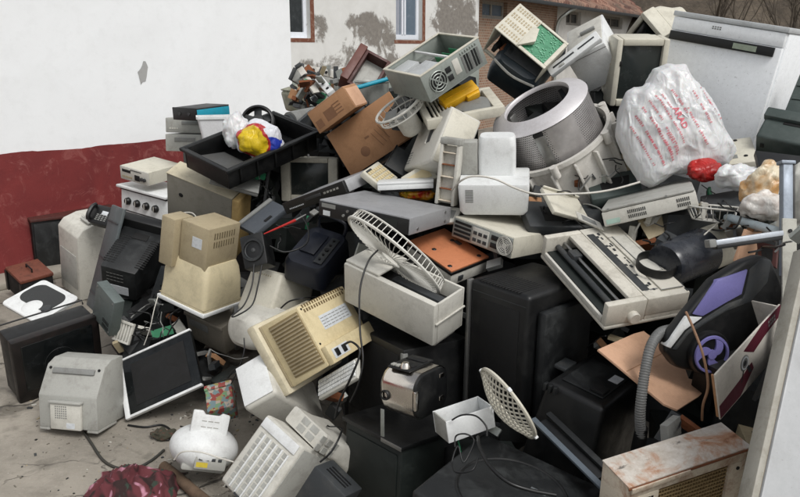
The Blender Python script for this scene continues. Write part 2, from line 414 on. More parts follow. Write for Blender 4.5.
 'black_tv_low': ((-0.0287,2.7279,0.1006), ((0.6558,0.7542,0.0337),(-0.7544,0.6531,0.0664),(0.0281,-0.0689,0.9972)), (0.3345,0.2251,0.3037)),
 'white_tray': ((0.2292,2.4868,0.5103), ((0.9053,-0.3997,-0.1435),(0.4049,0.9143,0.0077),(0.1281,-0.0651,0.9896)), (0.1847,0.1060,0.0807)),
 'mesh_guard': ((0.3441,2.5430,0.5436), ((0.5886,0.8083,0.0158),(-0.4483,0.3426,-0.8256),(-0.6728,0.4788,0.5640)), (0.2786,0.0528,0.2794)),
 'black_tv_bottom': ((0.3136,2.2276,0.1548), ((0.8133,0.5681,0.1259),(-0.5621,0.8229,-0.0824),(-0.1504,-0.0038,0.9886)), (0.4513,0.4606,0.2993)),
 'rusty_heater': ((0.8307,2.1552,0.2850), ((0.9273,-0.3734,-0.0243),(0.3629,0.9133,-0.1849),(0.0912,0.1627,0.9825)), (0.4346,0.1218,0.3624)),
 'fridge_door': ((0.8181,1.3086,0.1326), ((0.8893,-0.2684,0.3702),(0.0244,0.8364,0.5476),(-0.4566,-0.4780,0.7504)), (0.5286,0.0562,1.3660)),
 'black_cabinet': ((0.0243,3.1951,0.2094), ((0.5394,0.8419,0.0139),(-0.8408,0.5376,0.0638),(0.0462,-0.0461,0.9979)), (0.4648,0.3334,0.4012)),
 'keypad': ((-0.0521,3.7636,1.1591), ((0.3761,-0.5148,-0.7704),(0.9160,0.3320,0.2253),(0.1397,-0.7904,0.5964)), (0.1868,0.0300,0.1303)),
 'slim_box': ((0.0284,3.6527,1.1667), ((0.9984,0.0305,-0.0474),(-0.0281,0.9983,0.0508),(0.0489,-0.0494,0.9976)), (0.2611,0.1431,0.0361)),
 'beige_wedge': ((0.1350,3.7430,1.1201), ((0.8487,0.1775,-0.4982),(0.2489,0.6971,0.6724),(0.4666,-0.6947,0.5474)), (0.1526,0.1597,0.1121)),
 'dark_plate': ((0.0249,3.9536,1.2309), ((0.4038,-0.3408,-0.8490),(0.6872,0.7256,0.0355),(0.6040,-0.5977,0.5272)), (0.1436,0.0200,0.0899)),
 'carton_strip': ((1.2547,2.7451,1.0489), ((0.7425,-0.6301,0.2275),(0.6335,0.7708,0.0672),(-0.2177,0.0942,0.9715)), (0.1470,0.0100,0.1201)),
}
WHITE = plastic('white_plastic', '#dadcdb', 0.42, 0.28, '#7d7770')
PALE = plastic('pale_grey_plastic', '#c3c1b8', 0.5, 0.35, '#6b6457')
GREY = plastic('grey_plastic', '#a2a29c', 0.5, 0.35)
MIDG = plastic('mid_grey_plastic', '#7d7e7b', 0.5, 0.35)
DKGREY = plastic('dark_grey_plastic', '#303335', 0.5, 0.4, '#57554f')
BEIGE = plastic('beige_plastic', '#c8bfa6', 0.5, 0.35, '#6d6047')
TAN = plastic('tan_plastic', '#a3967a', 0.55, 0.30, '#5d513d')
YELLOWED = plastic('yellowed_plastic', '#cdbe98', 0.5, 0.30, '#7d6a42')
CREAM = plastic('cream_plastic', '#c6c2b3', 0.5, 0.30, '#6d6657')
BLACK = plastic('black_plastic', '#0e0f10', 0.40, 0.22, '#33332f', speck=0.35)
BLKDUST = plastic('dusty_black_plastic', '#161819', 0.48, 0.45, '#3f4242', speck=0.5)
GREENBLK = plastic('greenish_black_plastic', '#161c1a', 0.5, 0.35, '#333a36')
NAVY = plastic('navy_plastic', '#151923', 0.38, 0.35, '#35373f')
DKGREEN = plastic('dark_green_grey_plastic', '#3d4744', 0.5, 0.35, '#5f6664')
DARK = plastic('dark_recess', '#0a0a0a', 0.7, 0.2, '#1c1a18')
GLASS = plastic('dark_screen_glass', '#0d1011', 0.12, 0.25, '#303334', bump=0.0, speck=0.15)
SCREENG = plastic('grey_screen_glass', '#2b302f', 0.15, 0.25, '#454a48', bump=0.0, speck=0.1)
STEEL = plastic('brushed_steel', '#9b9b99', 0.32, 0.30, '#55504a', metal=0.9, bump=0.03)
GALV = plastic('galvanised_steel', '#a9ada8', 0.42, 0.35, '#5f5c52', metal=0.75)
CHROME = plastic('worn_chrome', '#d8d2ca', 0.10, 0.08, '#8a7868', metal=1.0, bump=0.03)
SILVER = plastic('silver_paint', '#a3a4a6', 0.38, 0.25, '#5d5b57', metal=0.35)
WIRE = plastic('white_wire', '#c9c8c0', 0.45, 0.35, '#6d5c48')
ORANGE = plastic('orange_board', '#b9754f', 0.6, 0.35, '#7c4a2c')
YELLOW = plastic('yellow_plastic', '#e2ac16', 0.45, 0.25, '#7a5a18')
TEAL = plastic('teal_plastic', '#1f93ab', 0.45, 0.2, '#2d4a50')
RED = plastic('red_plastic', '#b3231f', 0.5, 0.25, '#501514')
PURPLE = plastic('lilac_plastic', '#7874ad', 0.32, 0.2, '#4b4668')
CARD = plastic('cardboard', '#a97f5c', 0.85, 0.35, '#6f4f35', bump=0.12, speck=0.15)
CARDL = plastic('light_cardboard', '#c79f82', 0.85, 0.3, '#8a6448', bump=0.12, speck=0.15)
CARDP = plastic('cardboard_print', '#7d5a41', 0.85, 0.2, '#5f4330')
WOODR = plastic('red_brown_wood', '#4a2621', 0.5, 0.45, '#241512', scale=12)
RUSTW = plastic('rusty_white_enamel', '#d2c7b4', 0.6, 0.75, '#8a5532', scale=9, bump=0.15, speck=0.5)
RUST = plastic('rust', '#7d4a2c', 0.85, 0.6, '#3d2418', scale=14, bump=0.3)
MAROON = plastic('maroon_print', '#561d2b', 0.5, 0.2, '#2d1016')
COPPER = plastic('brown_cable', '#8c6a50', 0.5, 0.2)
PCB = plastic('green_circuit_board', '#2f7f58', 0.45, 0.45, '#16402c', scale=22, speck=0.7)
STICKER = plastic('pale_sticker', '#c9cdd0', 0.5, 0.4, '#7d8388', scale=26, speck=0.6)
WARN = plastic('amber_sticker', '#d89a1c', 0.5, 0.3, '#6b4c14')
HOSE = plastic('grey_hose', '#6a6b6a', 0.5, 0.35)
FLORAL = None

def node_mat(name):
    m = bpy.data.materials.new(name)
    m.use_nodes = True
    N, L = m.node_tree.nodes, m.node_tree.links
    return m, N, L, N['Principled BSDF']
def nnode(N, L, vec, scale, detail=6, rough=0.6, dist=0.0):
    n = N.new('ShaderNodeTexNoise')
    n.inputs['Scale'].default_value = scale; n.inputs['Detail'].default_value = detail
    n.inputs['Roughness'].default_value = rough; n.inputs['Distortion'].default_value = dist
    if vec is not None:
        L.new(vec, n.inputs['Vector'])
    return n.outputs['Fac']
def mrange(N, L, src, a, b, c=0.0, d=1.0):
    r = N.new('ShaderNodeMapRange')
    r.inputs['From Min'].default_value = a; r.inputs['From Max'].default_value = b
    r.inputs['To Min'].default_value = c; r.inputs['To Max'].default_value = d
    L.new(src, r.inputs['Value'])
    return r.outputs[0]
def mixc(N, L, fac, A, B):
    m = N.new('ShaderNodeMix'); m.data_type = 'RGBA'
    for k, v in (('A', A), ('B', B)):
        if isinstance(v, (tuple, list)):
            m.inputs[k].default_value = v
        else:
            L.new(v, m.inputs[k])
    L.new(fac, m.inputs['Factor'])
    return m.outputs['Result']
def math2(N, L, op, a, b):
    m = N.new('ShaderNodeMath'); m.operation = op
    for i, v in enumerate((a, b)):
        if isinstance(v, (int, float)):
            m.inputs[i].default_value = v
        elif v is not None:
            L.new(v, m.inputs[i])
    return m.outputs[0]
def bump(N, L, b, h, strength, dist):
    n = N.new('ShaderNodeBump')
    n.inputs['Strength'].default_value = strength; n.inputs['Distance'].default_value = dist
    L.new(h, n.inputs['Height']); L.new(n.outputs[0], b.inputs['Normal'])

def film_bump(N, L, b, v, k=.55):
    mp = N.new('ShaderNodeMapping'); mp.inputs['Scale'].default_value = (1.0, 1.0, .45); mp.inputs['Rotation'].default_value = (0, .5, 0)
    L.new(v, mp.inputs[0])
    def ridge(sc, dist):
        a = N.new('ShaderNodeMath'); a.operation = 'ABSOLUTE'
        L.new(math2(N, L, 'SUBTRACT', nnode(N, L, mp.outputs[0], sc, 2, .5, dist), .5), a.inputs[0])
        return a.outputs[0]
    bump(N, L, b, math2(N, L, 'ADD', ridge(9, .8), math2(N, L, 'MULTIPLY', ridge(24, 1.2), .4)), k, .035)
def film_mat(name='white_carrier_film', ca='#e9eaea', cb='#cfd2d5', mx=.35, sc=7, tr=.25):
    m, N, L, b = node_mat(name)
    v = N.new('ShaderNodeTexCoord').outputs['Object']
    c = mixc(N, L, mrange(N, L, nnode(N, L, v, sc, 6), .42, .62, 0, mx), lin(ca), lin(cb))
    L.new(c, b.inputs['Base Color']); b.inputs['Roughness'].default_value = .32
    b.inputs['Transmission Weight'].default_value = tr
    b.inputs['Subsurface Weight'].default_value = .1 if tr else 0
    film_bump(N, L, b, v)
    return m

def concrete_mat():
    m, N, L, b = node_mat('cracked_concrete')
    v = N.new('ShaderNodeTexCoord').outputs['Object']
    n1, n2, n3 = nnode(N, L, v, 0.9, 8, 0.65, 0.5), nnode(N, L, v, 7, 8, 0.7), nnode(N, L, v, 70, 3, 0.6)
    c = mixc(N, L, mrange(N, L, n1, 0.35, 0.65), lin('#6f6a61'), lin('#a19a8e'))
    c = mixc(N, L, mrange(N, L, n2, 0.5, 0.75, 0, 0.6), c, lin('#69635a'))
    c = mixc(N, L, mrange(N, L, n3, 0.55, 0.75, 0, 0.5), c, lin('#a8a296'))
    st = nnode(N, L, v, 2.3, 5, 0.6, 1.0)
    c = mixc(N, L, mrange(N, L, st, 0.52, 0.66, 0, 0.7), c, lin('#4a463d'))
    wv = N.new('ShaderNodeVectorMath'); wv.operation = 'ADD'
    nw = N.new('ShaderNodeTexNoise'); nw.inputs['Scale'].default_value = 3.0; nw.inputs['Detail'].default_value = 5
    L.new(v, nw.inputs['Vector'])
    sc = N.new('ShaderNodeVectorMath'); sc.operation = 'SCALE'; sc.inputs['Scale'].default_value = 0.5
    L.new(nw.outputs['Color'], sc.inputs[0]); L.new(v, wv.inputs[0]); L.new(sc.outputs[0], wv.inputs[1])
    vo = N.new('ShaderNodeTexVoronoi'); vo.feature = 'DISTANCE_TO_EDGE'; vo.inputs['Scale'].default_value = 0.85
    L.new(wv.outputs[0], vo.inputs['Vector'])
    cr = mrange(N, L, vo.outputs['Distance'], 0.0, 0.018, 1, 0)
    v2 = N.new('ShaderNodeTexVoronoi'); v2.feature = 'DISTANCE_TO_EDGE'; v2.inputs['Scale'].default_value = 2.3
    L.new(wv.outputs[0], v2.inputs['Vector'])
    c2_ = math2(N, L, 'MULTIPLY', mrange(N, L, v2.outputs['Distance'], 0.0, 0.02, 1, 0), mrange(N, L, nnode(N, L, v, 1.3, 3), 0.5, 0.6, 0, .8))
    cr = math2(N, L, 'MAXIMUM', cr, c2_)
    c = mixc(N, L, math2(N, L, 'MULTIPLY', cr, 0.8), c, lin('#2c2924'))
    L.new(c, b.inputs['Base Color']); b.inputs['Roughness'].default_value = 0.9
    h = math2(N, L, 'ADD', math2(N, L, 'MULTIPLY', n2, 0.6), math2(N, L, 'MULTIPLY', n3, 0.25))
    h = math2(N, L, 'SUBTRACT', h, math2(N, L, 'MULTIPLY', cr, 0.8))
    bump(N, L, b, h, 0.8, 0.016)
    return m
def paint_mat(name, col, dark, var=0.4, sc=1.6, rough=0.8, stain=0.3):
    m, N, L, b = node_mat(name)
    v = N.new('ShaderNodeTexCoord').outputs['Object']
    n1, n2, n3 = nnode(N, L, v, sc, 8, 0.6, 0.8), nnode(N, L, v, sc * 9, 6, 0.7), nnode(N, L, v, sc * 45, 3)
    c = mixc(N, L, mrange(N, L, n1, 0.35, 0.75, 0, stain), lin(col), lin(dark))
    c = mixc(N, L, mrange(N, L, n2, 0.5, 0.8, 0, var), c, lin(dark))
    L.new(c, b.inputs['Base Color']); b.inputs['Roughness'].default_value = rough
    bump(N, L, b, math2(N, L, 'ADD', n2, math2(N, L, 'MULTIPLY', n3, 0.5)), 0.35, 0.006)
    return m

# ---------------------------------------------------------------- ground
g = G()
g.poly([(-120, -40, 0), (160, -40, 0), (160, 260, 0), (-120, 260, 0)])
tag(g.out('ground', concrete_mat()), 'cracked grey concrete yard', None, kind='structure')

# ---------------------------------------------------------------- white house on the left
def frame(p, ang):
    m = Matrix.Rotation(ang, 4, 'Z'); m.translation = Vector((p[0], p[1], 0)); return m
WANG = math.atan2(1.032, 0.966)
hm = frame((-3.21, 6.06), WANG)
house = empty('white_house', hm, 'plain white rendered house wall with dark red painted base', 'house')
WHITEW = paint_mat('white_wall_paint', '#ebedee', '#c3c4c2', 0.22, 0.9, 0.85, 0.25)
G().box(-6, 3.05, 0, 4.0, 0, 4.6).out('wall', WHITEW, house)
def red_paint():
    m, N, L, b = node_mat('red_wall_paint')
    v = N.new('ShaderNodeTexCoord').outputs['Object']
    n1, n2, n3 = nnode(N, L, v, 1.8, 8, 0.6, 0.8), nnode(N, L, v, 6, 8, 0.75, 1.0), nnode(N, L, v, 40, 3)
    c = mixc(N, L, mrange(N, L, n1, 0.3, 0.7), lin('#641f20'), lin('#7d2d2b'))
    c = mixc(N, L, mrange(N, L, n2, 0.54, 0.72, 0, 0.6), c, lin('#a86f68'))
    c = mixc(N, L, mrange(N, L, n3, 0.62, 0.75, 0, 0.35), c, lin('#4c1618'))
    L.new(c, b.inputs['Base Color']); b.inputs['Roughness'].default_value = 0.75
    bump(N, L, b, math2(N, L, 'ADD', n2, math2(N, L, 'MULTIPLY', n3, 0.4)), 0.4, 0.008)
    return m
g = G()
xs = [-6 + 9.05 * i / 220 for i in range(221)]
top = [1.0 + 0.016 * noise.noise(Vector((x * 2.2, 0, 0))) + 0.007 * noise.noise(Vector((x * 14, 3, 0))) for x in xs]
rows = [[g.bm.verts.new((x, -0.006, 0)) for x in xs], [g.bm.verts.new((x, -0.006, t)) for x, t in zip(xs, top)], [g.bm.verts.new((x, 0.0, t)) for x, t in zip(xs, top)]]
for A, B in zip(rows, rows[1:]):
    for i in range(220):
        g.bm.faces.new([A[i], A[i + 1], B[i + 1], B[i]])
g.out('painted_base', red_paint(), house)
G().box(-6, 3.0, -0.32, -0.01, 0, 0.055, 0.012).out('footing_kerb', paint_mat('pale_concrete', '#9d978b', '#5d574c'), house)
cpt = hm.inverted() @ on_plane(143, 72, Vector((-3.21, 6.06, 0)), hm.to_3x3() @ Vector((0, -1, 0)))
random.seed(3)
pts = [(0.045 + 0.03 * random.random()) for _ in range(14)]
g = G()
ring = [g.bm.verts.new((cpt.x + 0.75 * r * math.cos(i * 2 * math.pi / 14) + 0.02 * math.sin(i * 2 * math.pi / 14), -0.003, cpt.z + 1.5 * r * math.sin(i * 2 * math.pi / 14))) for i, r in enumerate(pts)]
g.bm.faces.new(ring)
g.out('plaster_chip', paint_mat('bare_plaster', '#a3a3a1', '#7d7c79'), house)

# ---------------------------------------------------------------- stained house behind
P1 = at(300, 50, 13.5); P1.z = 0
sm = frame(P1, WANG)
SN = sm.to_3x3() @ Vector((0, -1, 0))
def sloc(px, py):
    return sm.inverted() @ on_plane(px, py, P1, SN)
def stained_mat():
    m, N, L, b = node_mat('peeling_white_render')
    v = N.new('ShaderNodeTexCoord').outputs['Object']
    sep = N.new('ShaderNodeSeparateXYZ'); L.new(v, sep.inputs[0])
    n1, n2 = nnode(N, L, v, 2.4, 9, 0.7, 0.6), nnode(N, L, v, 14, 5, 0.65)
    tot = None
    for px, py, rx, ry, k in ((372, 32, 20, 17, 1.0), (360, 21, 14, 10, .9), (386, 44, 10, 22, .8), (318, 28, 9, 15, .85), (338, 62, 17, 10, .62), (312, 66, 14, 8, .66), (355, 50, 18, 12, .66), (455, 14, 21, 26, 1.15), (468, 30, 12, 14, .9), (392, 58, 10, 12, .8)):
        c = sloc(px, py); e = sloc(px + rx, py); f = sloc(px, py - ry)
        dx = math2(N, L, 'DIVIDE', math2(N, L, 'SUBTRACT', sep.outputs[0], c.x), abs(e.x - c.x))
        dz = math2(N, L, 'DIVIDE', math2(N, L, 'SUBTRACT', sep.outputs[2], c.z), abs(f.z - c.z))
        r2 = math2(N, L, 'ADD', math2(N, L, 'MULTIPLY', dx, dx), math2(N, L, 'MULTIPLY', dz, dz))
        w = math2(N, L, 'MULTIPLY', math2(N, L, 'SUBTRACT', 1.35, r2), k)
        tot = w if tot is None else math2(N, L, 'MAXIMUM', tot, w)
    fac = math2(N, L, 'ADD', tot, math2(N, L, 'MULTIPLY', math2(N, L, 'SUBTRACT', n1, 0.5), 4.6))
    fac = math2(N, L, 'ADD', fac, math2(N, L, 'MULTIPLY', math2(N, L, 'SUBTRACT', n2, 0.5), 1.1))
    c = mixc(N, L, mrange(N, L, n1, 0.35, 0.75, 0, 0.4), lin('#d6d6d3'), lin('#b0aea8'))
    c = mixc(N, L, mrange(N, L, fac, 0.35, 0.85), c, mixc(N, L, mrange(N, L, n2, 0.3, 0.7), lin('#6e6963'), lin('#8a857e')))
    L.new(c, b.inputs['Base Color']); b.inputs['Roughness'].default_value = 0.9
    bump(N, L, b, fac, -0.25, 0.01)
    return m
sh = empty('stained_house', sm, 'white house behind with grey peeling render patches and narrow windows', 'house')
SREND = stained_mat()
xe = sloc(478, 50).x
# wall built as panels around two window openings
w1a, w1b = sloc(280, 50).x, sloc(311, 50).x
w2a, w2b = sloc(396, 50).x, sloc(422, 50).x
z1, z2 = sloc(300, 38).z, sloc(409, 40).z
def wallp(x0, x1, z0, z1_):
    return G().box(x0, x1, 0, 0.35, z0, z1_)
g = G()
for a, c_, z0, zz in ((-8, xe, 0, z1), (-8, w1a, z1, 6.5), (w1b, w2a, z1, 6.5), (w2a, w2b, z1, z2), (w2b, xe, z1, 6.5), (w1a, w1b, z1 + 2.1, 6.5), (w2a, w2b, z2 + 2.1, 6.5)):
    g.box(a, c_, 0, 0.35, z0, zz)
g.out('wall', SREND, sh)
PVC = plastic('white_window_frame', '#dfe3ea', 0.35, 0.1)
PANE1 = plastic('dark_window_glass', '#2a2e30', 0.1, 0.3, '#4f5556', bump=0)
PANE2 = plastic('blue_window_glass', '#5d6b78', 0.1, 0.4, '#77808c', bump=0)
BRICKED = plastic('raw_red_brick_edge', '#6d4130', 0.9, 0.7, '#a08a78', scale=10, bump=0.3)
for k, (a, c_, z0, pm) in enumerate(((w1a, w1b, z1, PANE1), (w2a, w2b, z2, PANE2))):
    W = G().box(a, c_, 0.10, 0.16, z0, z0 + 0.10).box(a, a + 0.07, 0.10, 0.16, z0 + .1, z0 + 2.1).box(c_ - 0.07, c_, 0.10, 0.16, z0 + .1, z0 + 2.1).box(a + .07, c_ - .07, 0.10, 0.16, z0 + 2.0, z0 + 2.1)
    if k:
        mx = a + (c_ - a) * 0.42
        W.box(mx - 0.06, mx - 0.015, 0.09, 0.16, z0 + .1, z0 + 2.0).box(mx + 0.015, mx + 0.06, 0.09, 0.15, z0 + .1, z0 + 2.0)
    wo = W.out('window', PVC, sh)
    G().box(a + 0.05, c_ - 0.05, 0.13, 0.14, z0 + 0.08, z0 + 2.05).out('pane', pm, wo)
    if k:
        G().box(a + 0.1, mx - 0.09, 0.122, 0.128, z0 + 0.1, z0 + 2.0).out('curtain', plastic('grey_curtain', '#9296a0', 0.9, 0.2), wo)
    G().box(c_ + 0.002, c_ + 0.09, -0.006, 0.1, z0 - 0.07, z0 + 2.2).box(a - .05, c_, -0.006, 0.1, z0 - 0.07, z0 - .004).out('brick_reveal', BRICKED, sh)
zp = sloc(325, 71).z
G().box(-8, xe, -0.05, -0.003, 0, zp, 0.01).out('plinth', paint_mat('green_grey_plinth', '#8a9089', '#5a5f59'), sh)

# ---------------------------------------------------------------- tiled house further right
P2 = at(478, 50, 17.6); P2.z = 0
TA = math.atan2(1.03, 0.60)
tm = frame(P2, TA)
TN = tm.to_3x3() @ Vector((0, -1, 0))
def tloc(px, py):
    return tm.inverted() @ on_plane(px, py, P2, TN)
th = empty('tiled_house', tm, 'low brick and white house with weathered red tiled roof', 'house')
def brick_mat():
    m, N, L, b = node_mat('old_brick')
    v = N.new('ShaderNodeTexCoord').outputs['Object']
    mp = N.new('ShaderNodeMapping'); mp.inputs['Rotation'].default_value = (math.pi / 2, 0, 0)
    L.new(v, mp.inputs[0])
    br = N.new('ShaderNodeTexBrick'); br.inputs['Scale'].default_value = 4.2
    br.inputs['Color1'].default_value = lin('#7b5742'); br.inputs['Color2'].default_value = lin('#94715a'); br.inputs['Mortar'].default_value = lin('#a39a8c')
    br.inputs['Mortar Size'].default_value = 0.025
    L.new(mp.outputs[0], br.inputs['Vector'])
    c = mixc(N, L, mrange(N, L, nnode(N, L, v, 1.5, 6), 0.4, 0.7, 0, 0.6), br.outputs['Color'], lin('#8d8375'))
    L.new(c, b.inputs['Base Color']); b.inputs['Roughness'].default_value = 0.9
    return m
ez = tloc(540, 2).z
BRK, WRM = brick_mat(), paint_mat('dull_white_render', '#c9c7c2', '#8a867d', 0.4, 1.2, 0.9, 0.5)
xb, xr = tloc(556, 40).x, tloc(688, 40).x + 3.0
wins = [tloc(482, 20).x, tloc(507, 20).x, tloc(566, 20).x, tloc(581, 20).x, tloc(603, 30).x, tloc(622, 30).x, tloc(640, 30).x, tloc(655, 30).x]
wz0 = tloc(495, 19).z; wz1 = ez - 0.12
def strip(x0, x1, mat, holes):
    g = G(); x = x0
    for a, c_ in holes:
        g.box(x, a, 0, .3, 0, ez); g.box(a, c_, 0, .3, 0, wz0); g.box(a, c_, 0, .3, wz1, ez); x = c_
    g.box(x, x1, 0, .3, 0, ez)
    return g.out('wall', mat, th)
strip(0.003, xb, BRK, [(wins[0], wins[1])])
strip(xb, xr, WRM, [(wins[2], wins[3]), (wins[4], wins[5]), (wins[6], wins[7])])
for a, c_ in zip(wins[::2], wins[1::2]):
    W = G().box(a, a + .09, .1, .16, wz0, wz1).box(c_ - .09, c_, .1, .16, wz0, wz1).box(a + .09, c_ - .09, .1, .16, wz0, wz0 + .08).box(a + .09, c_ - .09, .1, .16, wz1 - .08, wz1).box((a + c_) / 2 - .04, (a + c_) / 2 + .04, .1, .16, wz0 + .08, wz1 - .08)
    wo = W.out('window', plastic('old_window_frame', '#8f8a82', 0.7, 0.4), th)
    G().box(a + .08, c_ - .08, .13, .14, wz0 + .05, wz1 - .05).out('pane', PANE2 if a < xb else PANE1, wo)
# roof: rows of tiles, each row a stepped, wavy strip
def tile_mat():
    m, N, L, b = node_mat('weathered_roof_tiles')
    v = N.new('ShaderNodeTexCoord').outputs['Object']
    vo = N.new('ShaderNodeTexVoronoi'); vo.inputs['Scale'].default_value = 3.4
    L.new(v, vo.inputs['Vector'])
    s = N.new('ShaderNodeSeparateXYZ'); L.new(vo.outputs['Color'], s.inputs[0])
    c = mixc(N, L, s.outputs[0], lin('#55302a'), lin('#9c7a68'))
    c = mixc(N, L, mrange(N, L, nnode(N, L, v, 1.1, 7, .7), 0.42, 0.7, 0, .8), c, lin('#5f574e'))
    L.new(c, b.inputs['Base Color']); b.inputs['Roughness'].default_value = 0.9
    return m
g = G()
nx = int((xr + 1) / 0.055)
for row in range(16):
    y0, z0 = -0.45 + row * 0.30, ez - 0.05 + row * 0.21
    A = []; B = []; Cc = []
    for i in range(nx):
        x = -0.6 + i * 0.055
        wv = 0.05 * math.cos(x * 2 * math.pi / 0.22) + 0.012 * noise.noise(Vector((x * 3, row, 0)))
        A.append(g.bm.verts.new((x, y0, z0 + wv + 0.06))); B.append(g.bm.verts.new((x, y0 + 0.33, z0 + 0.23 + wv))); Cc.append(g.bm.verts.new((x, y0, z0 - 0.03)))
    for i in range(nx - 1):
        g.bm.faces.new([A[i], A[i + 1], B[i + 1], B[i]]); g.bm.faces.new([Cc[i], Cc[i + 1], A[i + 1], A[i]])
g.out('roof', tile_mat(), th)
G().box(-.6, xr + .3, -0.5, -0.42, ez - 0.12, ez - 0.03, .01).out('gutter', DKGREY, th)
dp = tloc(555, 10)
G().tube(smooth_path([(dp.x + .35, -.46, ez - .1), (dp.x + .1, -.3, ez - .25), (dp.x, -.08, ez - .6), (dp.x, -.08, 1.2), (dp.x, -.08, 0.0)]), .05, 8).out('downpipe', GALV, th)

# ---------------------------------------------------------------- wooded bank on the right
def bank_mat():
    m, N, L, b = node_mat('leaf_litter_bank')
    v = N.new('ShaderNodeTexCoord').outputs['Object']
    n1, n2 = nnode(N, L, v, 0.8, 9, .7, .6), nnode(N, L, v, 6, 8, .75)
    c = mixc(N, L, mrange(N, L, n1, .35, .65), lin('#4a4238'), lin('#6b6052'))
    c = mixc(N, L, mrange(N, L, n2, .45, .7, 0, .8), c, lin('#2f2a24'))
    L.new(c, b.inputs['Base Color']); b.inputs['Roughness'].default_value = 1
    bump(N, L, b, n2, .8, .15)
    return m
g = G(); nn = 60
vs = [[g.bm.verts.new((2 + i * 1.1, 26 + j * 0.5 - 0.1 * i, max(-0.2, -0.1 + j * .33 + 0.5 * noise.noise(Vector((i * .5, j * .3, 0)))))) for i in range(nn)] for j in range(50)]
for j in range(49):
    for i in range(nn - 1):
        g.bm.faces.new([vs[j][i], vs[j][i + 1], vs[j + 1][i + 1], vs[j + 1][i]])
tag(g.out('hill', bank_mat()), 'brown wooded bank rising behind the houses', None, kind='structure')
BARK = plastic('bare_bark', '#4d453b', 0.9, 0.5, '#27221c', bump=.3)
def bare_tree(px, zc, hgt, seed, label):
    base = at(px, 50, zc); base.z = max(0, (base.y - 26) * .6)
    e = empty('bare_tree', Matrix.Translation(base), label, 'tree', 'bare trees on the bank')
    rnd = random.Random(seed)
    tr, cr = G(), G()
    def limb(p, d, l, r, lev):
        pts = [p]; dd = d.copy()
        for k in range(4):
            dd = (dd + Vector((rnd.uniform(-.25, .25), rnd.uniform(-.25, .25), rnd.uniform(-.05, .2)))).normalized()
            pts.append(pts[-1] + dd * l / 4)
        (tr if lev == 0 else cr).tube(pts, r, 6 if lev < 2 else 4, rf=lambda t: 1 - .6 * t)
        if lev < 3:
            for k in range(5 if lev else 8):
                q = pts[1 + rnd.randrange(4)]
                nd = (dd + Vector((rnd.uniform(-1, 1), rnd.uniform(-1, 1), rnd.uniform(-.2, .7)))).normalized()
                limb(q, nd, l * rnd.uniform(.4, .65), r * .42, lev + 1)
    limb(Vector((0, 0, 0)), Vector((rnd.uniform(-.2, .2), 0, 1)), hgt, .09, 0)
    tr.out('trunk', BARK, e); cr.out('crown', BARK, e)
bare_tree(716, 24, 4.5, 1, 'thin bare tree behind the white dishwasher, leftmost on the bank')
bare_tree(758, 22, 4.0, 2, 'bare tree with crossing branches above the white dishwasher, middle of three')
bare_tree(795, 23, 4.5, 5, 'bare tree at the right edge, above the dishwasher corner')
# ================================================================ things by the red wall
e, w, d, h = thing('receiver', 'radio_receiver', 'cream radio receiver with dials, on top of the white cooker by the red wall', 'radio')
bx('body', e, CREAM, -w/2, w/2, -d/2 + .012, d/2, .008, h)
bx('front_panel', e, PALE, -w/2, w/2, -d/2, -d/2 + .0119, .006, h)
bx('display', e, DARK, -w*.42, -w*.12, -d/2 - .003, -d/2, h*.62, h*.82, .001)
bx('dial_window', e, DARK, w*.02, w*.2, -d/2 - .003, -d/2, h*.2, h*.6, .001)
for x in (.28, .38):
    G().cyl((w*x, -d/2 - .014, h*.42), (w*x, -d/2, h*.42), .014).out('knob', DKGREY, e)
G().slots((-w*.4, -d/2, h*.3), (1, 0, 0), (0, 0, 1), 6, 1, w*.06, .01, w*.04, .014, .006).out('button_row', TAN, e)
G().slots((-w*.1, -d/2, h*.86), (1, 0, 0), (0, 0, 1), 8, 1, w*.05, .01, w*.035, .008, .004).out('print_row', DKGREY, e)

e, w, d, h = thing('cooker', 'cooker', 'white tabletop cooker with four black knobs in front, under the receiver', 'cooker')
bx('body', e, WHITE, -w/2, w/2, -d/2, d/2, 0, h - .035, .01)
bx('lid', e, WHITE, -w/2 - .025, w/2 + .01, -d/2 - .03, d/2, h - .022, h, .006)
bx('gasket', e, BLACK, -w/2 + .003, w/2 - .003, -d/2 - .01, d/2 - .01, h - .036, h - .0221, 0)
for k in range(4):
    x = -w*.33 + k * w*.2
    kn = G().lathe([(0, -.03), (.02, -.03), (.028, -.022), (.03, 0)], 20, (x, -d/2, h*.66), 'y').out('knob', BLACK, e)
    bx('pointer', kn, PALE, x - .003, x + .003, -d/2 - .033, -d/2 - .029, h*.66 - .02, h*.66 + .02, 0)
bx('seam', e, DKGREY, -w/2 + .004, w/2 - .004, -d/2 - .002, -d/2 + .01, h*.42, h*.445, 0)
bx('badge', e, DKGREY, -w*.38, -w*.3, -d/2 - .002, -d/2, h*.28, h*.34, 0)

e, w, d, h = thing('laser_printer', 'office_printer', 'tall pale grey office printer against the red wall', 'printer')
g = G().prism([(-d/2, 0), (d/2, 0), (d/2, h), (d*.1, h), (-d*.32, h - .03), (-d/2, h - .08)], -w/2, w/2, .01)
g.out('body', PALE, e)
bx('side_panel', e, GREY, -w/2 + .03, w/2 - .03, -d/2 - .006, -d/2, .08, h*.6, .004)
bx('output_tray', e, GREY, w*.02, w/2 - .02, -d*.1, d*.42, h, h + .012, .004)
G().slots((w*.1, d*.0, h + .013), (1, 0, 0), (0, 1, 0), 1, 6, .02, .014, w*.3, .005).out('vent_slots', MIDG, e)
bx('paper_drawer', e, WHITE, -w/2 - .04, -w/2, -d*.3, d*.4, .1, h*.72, .008)

